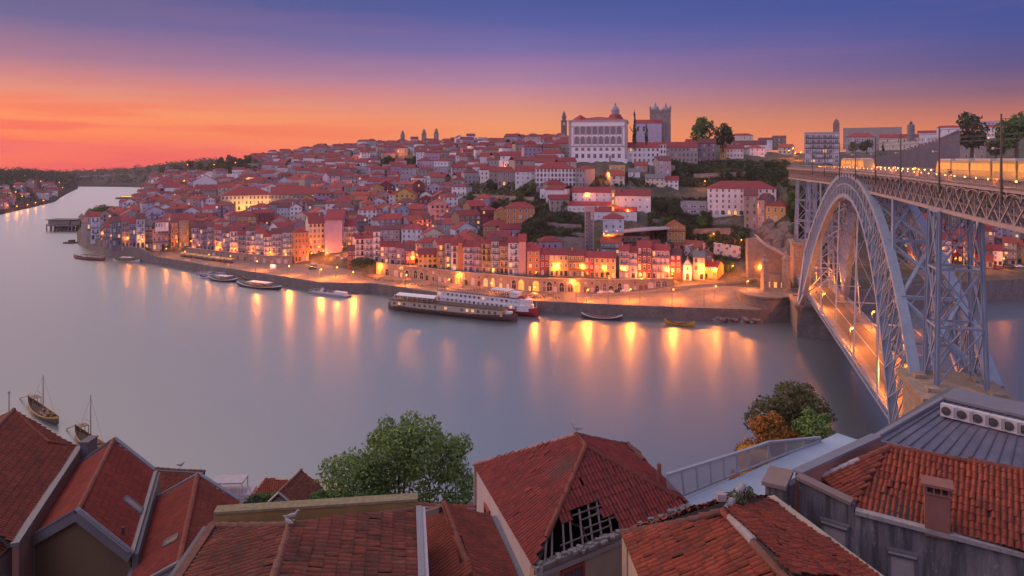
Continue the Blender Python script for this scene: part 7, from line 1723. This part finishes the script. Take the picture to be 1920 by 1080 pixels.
# --- big stained house on the right
h = house_root('stained grey house with an orange mossy roof and brick chimney, lower right')
E0, E1, T0, T1, S0_ = atz(1601,951,52.0), atz(1945,1041,52.0), atz(1668,838,53.4), atz(1945,887,53.4), atz(1540,895,52.2)
roof_plane([E1,E0,T0,T1], T_ORG, h, .20,.40,.062, seed=25, rough=1.6, wob=.08); roof_plane([E0,S0_,T0], T_ORG, h, .20,.40,.062, seed=26, rough=1.3, board=False)
bk = Vector((2.3,2.2,-1.2)); roof_plane([T0+bk*.9,T1+bk*.9,T1,T0], T_ORG, h, seed=27)
ridge_caps([T0,T1], h, .13, .4, CAPM, seed=15); ridge_caps([S0_,T0.lerp(S0_,.45)], h, .15, .4, MORT, seed=16); ridge_caps([T0.lerp(S0_,.45),T0], h, .13, .4, CAPM, seed=16)
m = MT('wall_stained'); n1 = m.noise(m.pos((1,1,.25)), .9, 7, .75); n2 = m.noise(m.pos((1,1,.5)), 3.5, 6, .7); n3 = m.noise(m.pos((1,1,.10)), 2.6, 4, .6)
c = m.mix(m.ramp(n1, [(.36,0),(.62,1)]), (.24,.22,.23), (.09,.085,.095)); c = m.mix(m.ramp(n3, [(.45,0),(.66,.85)]), c, (.045,.045,.05)); c = m.mix(m.ramp(n2, [(.60,0),(.70,.8)]), c, (.36,.34,.35)); m.bump(n2, .35, .03); STAIN = m.fin(c, .9)
W0, W1, WB = atz(1498,897,52.75), atz(1601,947,52.3), atz(1642,822,52.8); Wx = atz(1945,1050,51.75)
wall_poly([W0,W1], 38, STAIN, h, 'front_wall', .35); wall_poly([W1+Vector((.0,0,-.3)),Wx], 38, STAIN, h, 'front_wall', .35)
trim([W0+Vector((0,.15,.05)),W1+Vector((0,.15,.05))], .5, .14, plain('old_coping',(.22,.16,.14),.9), h, 'coping'); trim([W1+Vector((.05,-.02,-.22)),Wx+Vector((0,-.02,.1))], .34, .16, MORT, h, 'mortar_verge')
P0 = atz(1461,907,52.7); mb = MB(); mb.box((P0.x+.15,P0.y+.55,45.4),(.7,1.5,14.4),0,-.55); mb.build('corner_pier', STAIN, h); mb = MB(); mb.box((P0.x+.15,P0.y+.55,52.7),(.95,1.75,.16),0,-.55); mb.build('coping', plain('old_coping',(.22,.16,.14),.9), h)
wall_poly([W0+Vector((.25,.3,0)),WB+Vector((.25,.0,0))], 46, wall_mat((.34,.15,.12),'wall_inner_red',.4,1), h, 'side_parapet', .3); trim([W0+Vector((.1,.4,.08)),WB+Vector((.1,.1,.08))], .45, .12, ZINC, h, 'coping')
fa = math.atan2(Wx.y-W0.y, Wx.x-W0.x); SHUT = plain('roller_shutter', (.36,.32,.32), .6)
for x, yt_, yb_, wpx in ((1566,985,1042,36),(1692,1040,1120,36)):
    t = (x-1498)/(1945-1498); q = W0.lerp(Wx, (t*.86 if t < .3 else t*.88)); pa, pb = (W0, W1) if x < 1600 else (W1, Wx); fa = math.atan2(pb.y-pa.y, pb.x-pa.x); o_ = on((x,yt_), Vector((pa.x,pa.y,40)), Vector((pb.x,pb.y,40)), Vector((pa.x,pa.y,50))); kk = o_.y/FX
    w_ = wpx*kk*1.1; mb = MB(); mb.box((0,-.04,-(yb_-yt_)*kk/2),(w_,.1,(yb_-yt_)*kk)); f_ = MB(); f_.tube([(-w_*.58,-.12,.05),(w_*.58,-.12,.05)],.11,8); f_.box((0,-.05,.16),(w_*1.3,.3,.08))
    for s in (-1,1): f_.box((s*w_*.54,-.04,-(yb_-yt_)*kk/2),(.10,.16,(yb_-yt_)*kk))
    wd = f_.build('window', GUTT, h); wd.location = o_; wd.rotation_euler = (0,0,fa); mb.build('shutter', SHUT, wd)
q = on((1757,992), E0, E1, T1); mb = MB(); mb.box((0,0,.62),(.82,.62,1.62)); 
for s in (-1,1): mb.box((s*.37,0,1.58),(.08,.62,.26)); mb.box((s*.12,-.27,1.58),(.07,.08,.26)); mb.box((s*.12,.27,1.58),(.07,.08,.26))
mb.box((0,0,1.75),(1.05,.85,.10)); mb.box((0,0,1.42),(.9,.7,.06)); o = mb.build('chimney', wall_mat((.26,.11,.085),'chimney_brick',.5,2.0), h); o.location = q; o.rotation_euler = (0,0,fa)
# --- zinc roof with air conditioners
h = house_root('dark standing seam zinc roof with a row of air conditioners, right edge', 'zinc_house')
m = MT('zinc_sheet'); n1 = m.noise(m.pos(), .8, 5, .65); n2 = m.noise(m.pos((6,6,1)), 1.5, 3, .6); c = m.mix(m.ramp(n1, [(.35,0),(.7,1)]), (.13,.125,.17), (.20,.19,.25)); c = m.mix(m.ramp(n2, [(.58,0),(.72,.5)]), c, (.28,.27,.32)); ZR = m.fin(c, .42, .35)
E0, E1, T0, T1 = atz(1640,824,52.3), atz(1945,890,52.3), atz(1768,750,53.25), atz(1945,791,53.25)
mb = MB(); mb.add([E0,E1,T1,T0,E0-Vector((0,0,.3)),E1-Vector((0,0,.3)),T1-Vector((0,0,.3)),T0-Vector((0,0,.3))],[(0,1,2,3),(7,6,5,4),(0,4,5,1),(2,6,7,3),(3,7,4,0)]); rf = mb.build('roof', ZR, h)
mb = MB(); n = 13
for k in range(n): 
    a = E0.lerp(E1,k/n); b = T0.lerp(T1,k/n); mb.bar(a+Vector((0,0,.03)), b+Vector((0,0,.03)), .045, .08)
mb.build('standing_seam', plain('zinc_seam',(.085,.085,.11),.5), rf)
bk = Vector((2.2,2.6,-.25)); mb = MB(); mb.add([T0,T1,T1+bk,T0+bk],[(0,1,2,3)]); mb.add([E0,T0,T0+bk*1.0,E0+bk*.5],[(0,1,2,3)]); mb.build('back_slope', ZR, h)
mb = MB()
for k in range(26): a = T0.lerp(T1,k/26)+Vector((0,.02,.06)); mb.bar(a+bk*.08, a+bk*.9+Vector((.25,0,0)), .16, .05)
mb.bar(T0+Vector((0,0,.12)), T1+Vector((0,0,.12)), .18, .14); mb.bar(E0+Vector((0,0,.1)), T0+Vector((0,0,.1)), .22, .14); mb.bar(E0+Vector((.3,.35,.02)), T0+Vector((.3,.2,.02)), .3, .08)
mb.build('ridge_flashing', ZINC, h); trim([E0+Vector((0,-.1,-.05)),E1+Vector((0,-.1,-.05))], .2, .16, GUTT, h, 'gutter'); wall_poly([E0+Vector((.1,.1,-.2)),E1+Vector((.1,.1,-.2))], 40, plain('dark_render',(.055,.055,.07),.9), h); wall_poly([E0,T0+bk], 40, GREYW, h)
fa = math.atan2(T1.y-T0.y, T1.x-T0.x); ACW = plain('ac_casing', (.55,.52,.52), .5, 0, .15); mb = MB(); mb.box((0,0,.34),(.72,.30,.62)); ACB = mb.mesh('casing', ACW); mb = MB(); mb.lathe((0,0,0),[(.215,0),(.215,.03),(.16,.035),(.05,.05)],16); mb.v = [(a,-c,b) for a,b,c in mb.v]; ACF = mb.mesh('fan_grille', plain('fan_grille_dark',(.06,.06,.065),.5))
ACL = ['leftmost air conditioner of the row on the zinc roof','second air conditioner from the left on the zinc roof','third air conditioner from the left on the zinc roof','fourth air conditioner from the left on the zinc roof','fifth air conditioner from the left on the zinc roof','air conditioner cut by the right picture edge']
for k in range(6):
    q = on((1780+k*29.5, 783+k*7.2), E0, E1, T1); r = empty('air_conditioner', q, fa, ACL[k], 'air conditioner', 'air conditioners on the zinc roof'); inst('casing', ACB, r); inst('fan_grille', ACF, r, (-.10,-.155,.34)); mb = MB(); mb.box((.28,-.155,.34),(.11,.012,.52)); mb.build('side_vent', plain('ac_vent',(.30,.29,.29),.5), r)
# --- pale blue flat roof with its glass rail
h = house_root('flat pale blue metal roof with a long glass panelled railing', 'flat_roof_hall', 'building')
zf = 46.3; P = [atz(1290,935,zf), atz(1466,909,zf), atz(1613,826,zf), atz(1570,812,zf)]; P0 = P[0]+Vector((-1.2,-4.5,0)); Pq = P[1]+Vector((-1,-5,0))
m = MT('pale_blue_sheet'); n1 = m.noise(m.pos(), .5, 5, .6); m.bump(m.noise(m.pos(), 14, 4), .25, .01); PB = m.fin(m.mix(m.ramp(n1, [(.35,0),(.7,1)]), (.34,.42,.52), (.28,.35,.45)), .6)
mb = MB(); mb.prism([(p.x,p.y) for p in (P0,Pq,P[1],P[2],P[3],P[0])], zf-.35, zf); mb.build('roof', PB, h); mb = MB(); mb.prism([(p.x,p.y) for p in (P0,Pq,P[1],P[2],P[3],P[0])], 24, zf-.36); mb.build('wall', GREYW, h)
mb = MB(); gl = MB(); RP = [atz(1256,940,zf), atz(1404,880,zf), atz(1441,865,zf), atz(1538,828,zf)]; RT = [at(x,y,p.y) for (x,y),p in zip(((1250,890),(1404,842),(1441,829),(1538,820)),RP)]
k = 0
for (a, b), (a2, b2), n in zip(zip(RP[:-1], RP[1:]), zip(RT[:-1], RT[1:]), (6,1,3)):
    for i in range(n): 
        p, q = a.lerp(b,i/n), a.lerp(b,(i+1)/n); p2, q2 = a2.lerp(b2,i/n), a2.lerp(b2,(i+1)/n); mb.bar(p, p2, .10); gl.add([p,q,q2,p2],[(0,1,2,3)])
    mb.bar(a2, b2, .20, .12); mb.bar(a+Vector((0,0,.05)), b+Vector((0,0,.05)), .12, .1)
mb.bar(RP[-1], RT[-1], .1); rl = mb.build('railing', plain('rail_grey_blue',(.30,.33,.38),.5), h)
m = MT('frosted_glass'); m.fin((.40,.38,.40), .35); tr = N(m.n,'ShaderNodeBsdfTransparent'); mx = N(m.n,'ShaderNodeMixShader'); mx.inputs[0].default_value = .55; m.l.new(tr.outputs[0], mx.inputs[1]); m.l.new(m.b.outputs[0], mx.inputs[2]); m.l.new(mx.outputs[0], m.out.inputs[0]); gl.build('glass_panels', m.mat, rl)

# ------------------------------------------------------------------ near trees
def near_tree(x, y_top, wpx, Y, mats, label, seed, n=16000, hgt=None, leaf=.20, blobs=None, name='broadleaf_tree'):
    k = Y/FX; top = at(x, y_top, Y); gz_ = ngz(Y); H = top.z-gz_; Wd = wpx*k; base = Vector((top.x, Y, gz_-.3)); r = empty(name, base, 0, label, 'tree'); g = random.Random(seed)
    mb = MB(); mb.tube([(0,0,0),(.1,0,H*.25),(-.1,.1,H*.45)],[.42,.32,.22],8); bl = []
    for (bx, bz, br) in blobs:
        c_ = Vector((bx*Wd, g.uniform(-.25,.25)*Wd*.8, H*bz)); bl.append((c_.x,c_.y,c_.z,br*Wd,br*Wd*1.05,br*Wd*.95))
        mb.tube([(0,0,H*.28),(c_.x*.5,c_.y*.5,(H*.28+c_.z)*.52),(c_.x,c_.y,c_.z)],[.16,.11,.04],6)
        for _ in range(4):
            d = Vector((g.gauss(0,1),g.gauss(0,1),g.gauss(.3,1))).normalized(); s = br*Wd*g.uniform(.40,.6); q = c_+d*br*Wd*g.uniform(.75,1.0); bl.append((q.x,q.y,q.z,s,s,s*.9))
            mb.tube([c_*.9,q],[.05,.015],5)
    mb.build('trunk', BARK, r)
    for i, (mt, fr) in enumerate(mats): V2, F2 = leaf_cloud(bl, int(n*fr), leaf, seed+i*11, .45); crown_obj('crown', V2, F2, mt, r)
    return r
LEAFM = leaf_mat('leaf_fresh', (.085,.17,.045), (.15,.24,.07))
near_tree(748, 782, 275, 72, [(LEAFM,.7),(LEAFL,.3)], 'large leafy green tree standing between the roofs and the river, centre', 40, 30000, leaf=.21,
          blobs=[(0,.86,.17),(.14,.89,.16),(-.12,.78,.17),(.29,.78,.17),(-.33,.72,.17),(-.42,.55,.14),(.38,.62,.15),(-.25,.62,.18),(.36,.48,.16),(.05,.58,.20),(-.2,.45,.2),(.2,.38,.2),(.44,.36,.11),(-.05,.34,.2),(.06,.97,.07)])
near_tree(1490, 712, 150, 92, [(LEAFG,1)], 'dark olive tree behind the autumn tree, left of the iron bridge', 50, 13000, leaf=.24, blobs=[(0,.90,.26),(.26,.82,.25),(-.26,.80,.27),(.1,.66,.32),(-.1,.52,.3)])
near_tree(1445, 765, 130, 84, [(LEAFO,.75),(LEAFG,.25)], 'orange leaved autumn tree behind the glass railing', 60, 13000, leaf=.22, blobs=[(0,.88,.26),(.24,.77,.26),(-.26,.75,.25),(-.42,.60,.17),(.05,.58,.32),(-.1,.42,.3)])
near_tree(1532, 762, 90, 80, [(LEAFM,.6),(LEAFL,.4)], 'light green round tree, right of the autumn tree', 70, 11000, leaf=.20, blobs=[(0,.88,.32),(.26,.76,.3),(-.22,.74,.3),(.08,.58,.36),(-.1,.42,.34)])
for x, y, w, Y, mt, lb in ((500,935,70,62,LEAF,'low green bush left of the little old gable roof'),(575,918,70,64,LEAFM,'leafy green bush right of the little old gable roof'),(600,935,60,60,LEAF,'broad leaved bush under the big tree, beside the ochre parapet'),(480,945,50,58,LEAFD,'dark trailing bush behind the third gabled roof')):
    p = at(x, y, Y); r = empty('bush', Vector((p.x,p.y,p.z-1.6)), 0, lb, 'bush'); k = w*Y/FX; g = random.Random(x); bl = [(g.uniform(-.4,.4)*k,g.uniform(-.3,.3)*k,1.2+g.uniform(-.4,.4),k*.28,k*.28,k*.22) for _ in range(7)]; V2, F2 = leaf_cloud(bl, 2600, .16, x); crown_obj('foliage', V2, F2, mt, r); mb = MB(); mb.tube([(0,0,-4),(0,0,1.0)],[.15,.06],6); mb.build('stem', BARK, r)
p = at(1402, 836, 60); r = empty('lit_bush', Vector((p.x,p.y,p.z-.8)), 0, 'shrub coloured yellow as if lit, behind the glass railing', 'shrub'); V2, F2 = leaf_cloud([(0,0,0,1.0,.8,.9),(1.2,0,-.4,1.1,.8,.8),(.5,0,-1.6,1.1,.8,1)], 2200, .12, 5); crown_obj('foliage', V2, F2, leaf_mat('leaf_lit_yellow',(.45,.27,.02),(.55,.36,.05)), r); mb = MB(); mb.tube([(0,0,-5),(0,0,0)],[.1,.04],5); mb.build('stem', BARK, r)  # yellow light on the plant is painted into its leaf colour
# ------------------------------------------------------------------ gulls
GW, GG, GY = plain('gull_white',(.30,.27,.28),.8), plain('gull_grey',(.26,.26,.29),.7), plain('gull_bill',(.55,.32,.05),.5)
def gull(p, rz, label, s=1.0):
    r = empty('seagull', p, rz, label, 'bird'); n = 9
    prof_ = [(-.30,.015,.20),(-.24,.035,.20),(-.15,.065,.195),(-.05,.085,.19),(.05,.085,.20),(.12,.065,.235),(.15,.045,.285),(.17,.04,.32),(.20,.042,.345),(.235,.03,.35),(.255,.012,.345)]
    mb = MB(); mb.smooth = True; mb.tube([(x*s,0,z*s) for x,_,z in prof_],[q*s for _,q,_ in prof_],n); mb.build('body', GW, r)
    mb = MB()
    for sy in (-1,1): mb.add([(.08*s,sy*.07*s,.245*s),(.06*s,sy*.095*s,.18*s),(-.16*s,sy*.075*s,.17*s),(-.36*s,sy*.02*s,.20*s),(-.14*s,sy*.045*s,.255*s)],[(0,1,2,3,4) if sy < 0 else (4,3,2,1,0)])
    mb.build('wing', GG, r); mb = MB(); mb.tube([(.25*s,0,.345*s),(.30*s,0,.335*s),(.315*s,0,.32*s)],[.014*s,.010*s,.004*s],6)
    for sy in (-1,1): mb.tube([(-.01*s,sy*.03*s,.13*s),(0,sy*.03*s,.0)],.008*s,5); mb.box((.03*s,sy*.03*s,.005*s),(.07*s,.05*s,.01*s))
    mb.build('bill_and_legs', GY, r)
gull(R0+Vector((.0,-.25,.12)), 2.6, 'gull with lowered wings on the ridge of the mossy roof, lower one', .8); gull(R0+Vector((.06,.02,.16)), .4, 'gull facing right on the mossy roof, topmost of the pair', .85)
gull(GULLK+Vector((0,0,.16)), 2.6, 'white gull perched on the peak of the broken roof', 1.3); gull(atz(338,880,41.0)+Vector((0,.1,.12)), 0.2, 'small gull on the brown ridge left of centre', 1.1)
p = atz(17,780,47.5); r = empty('mooring_light', Vector((p.x-3,p.y+20,30)), 0, 'thin pale lamp post behind the leftmost roof', 'post'); mb = MB(); pz_ = ZC-(738-HZ)*(p.y+20)/FX-30; mb.tube([(0,0,0),(0,0,pz_)],[.1,.06],6); mb.lathe((0,0,pz_),[(.08,0),(.14,.15),(.05,.3)],8); mb.build('pole', plain('pale_post',(.5,.42,.38)), r); r.location.x = (17-960)/FX*(p.y+20)
# ------------------------------------------------------------------ evening haze over the river and the town
m = MT('evening_haze'); m.n.remove(m.b); pv = N(m.n, 'ShaderNodeVolumePrincipled'); pv.inputs['Color'].default_value = (.92,.80,.88,1); pv.inputs['Density'].default_value = .00007; pv.inputs['Anisotropy'].default_value = .2
m.l.new(pv.outputs[0], m.out.inputs['Volume'])
mb = MB(); mb.box((0,1450,66),(5200,3400,148)); o = mb.build('haze', m.mat); tag(o, kind='stuff')
name_them()
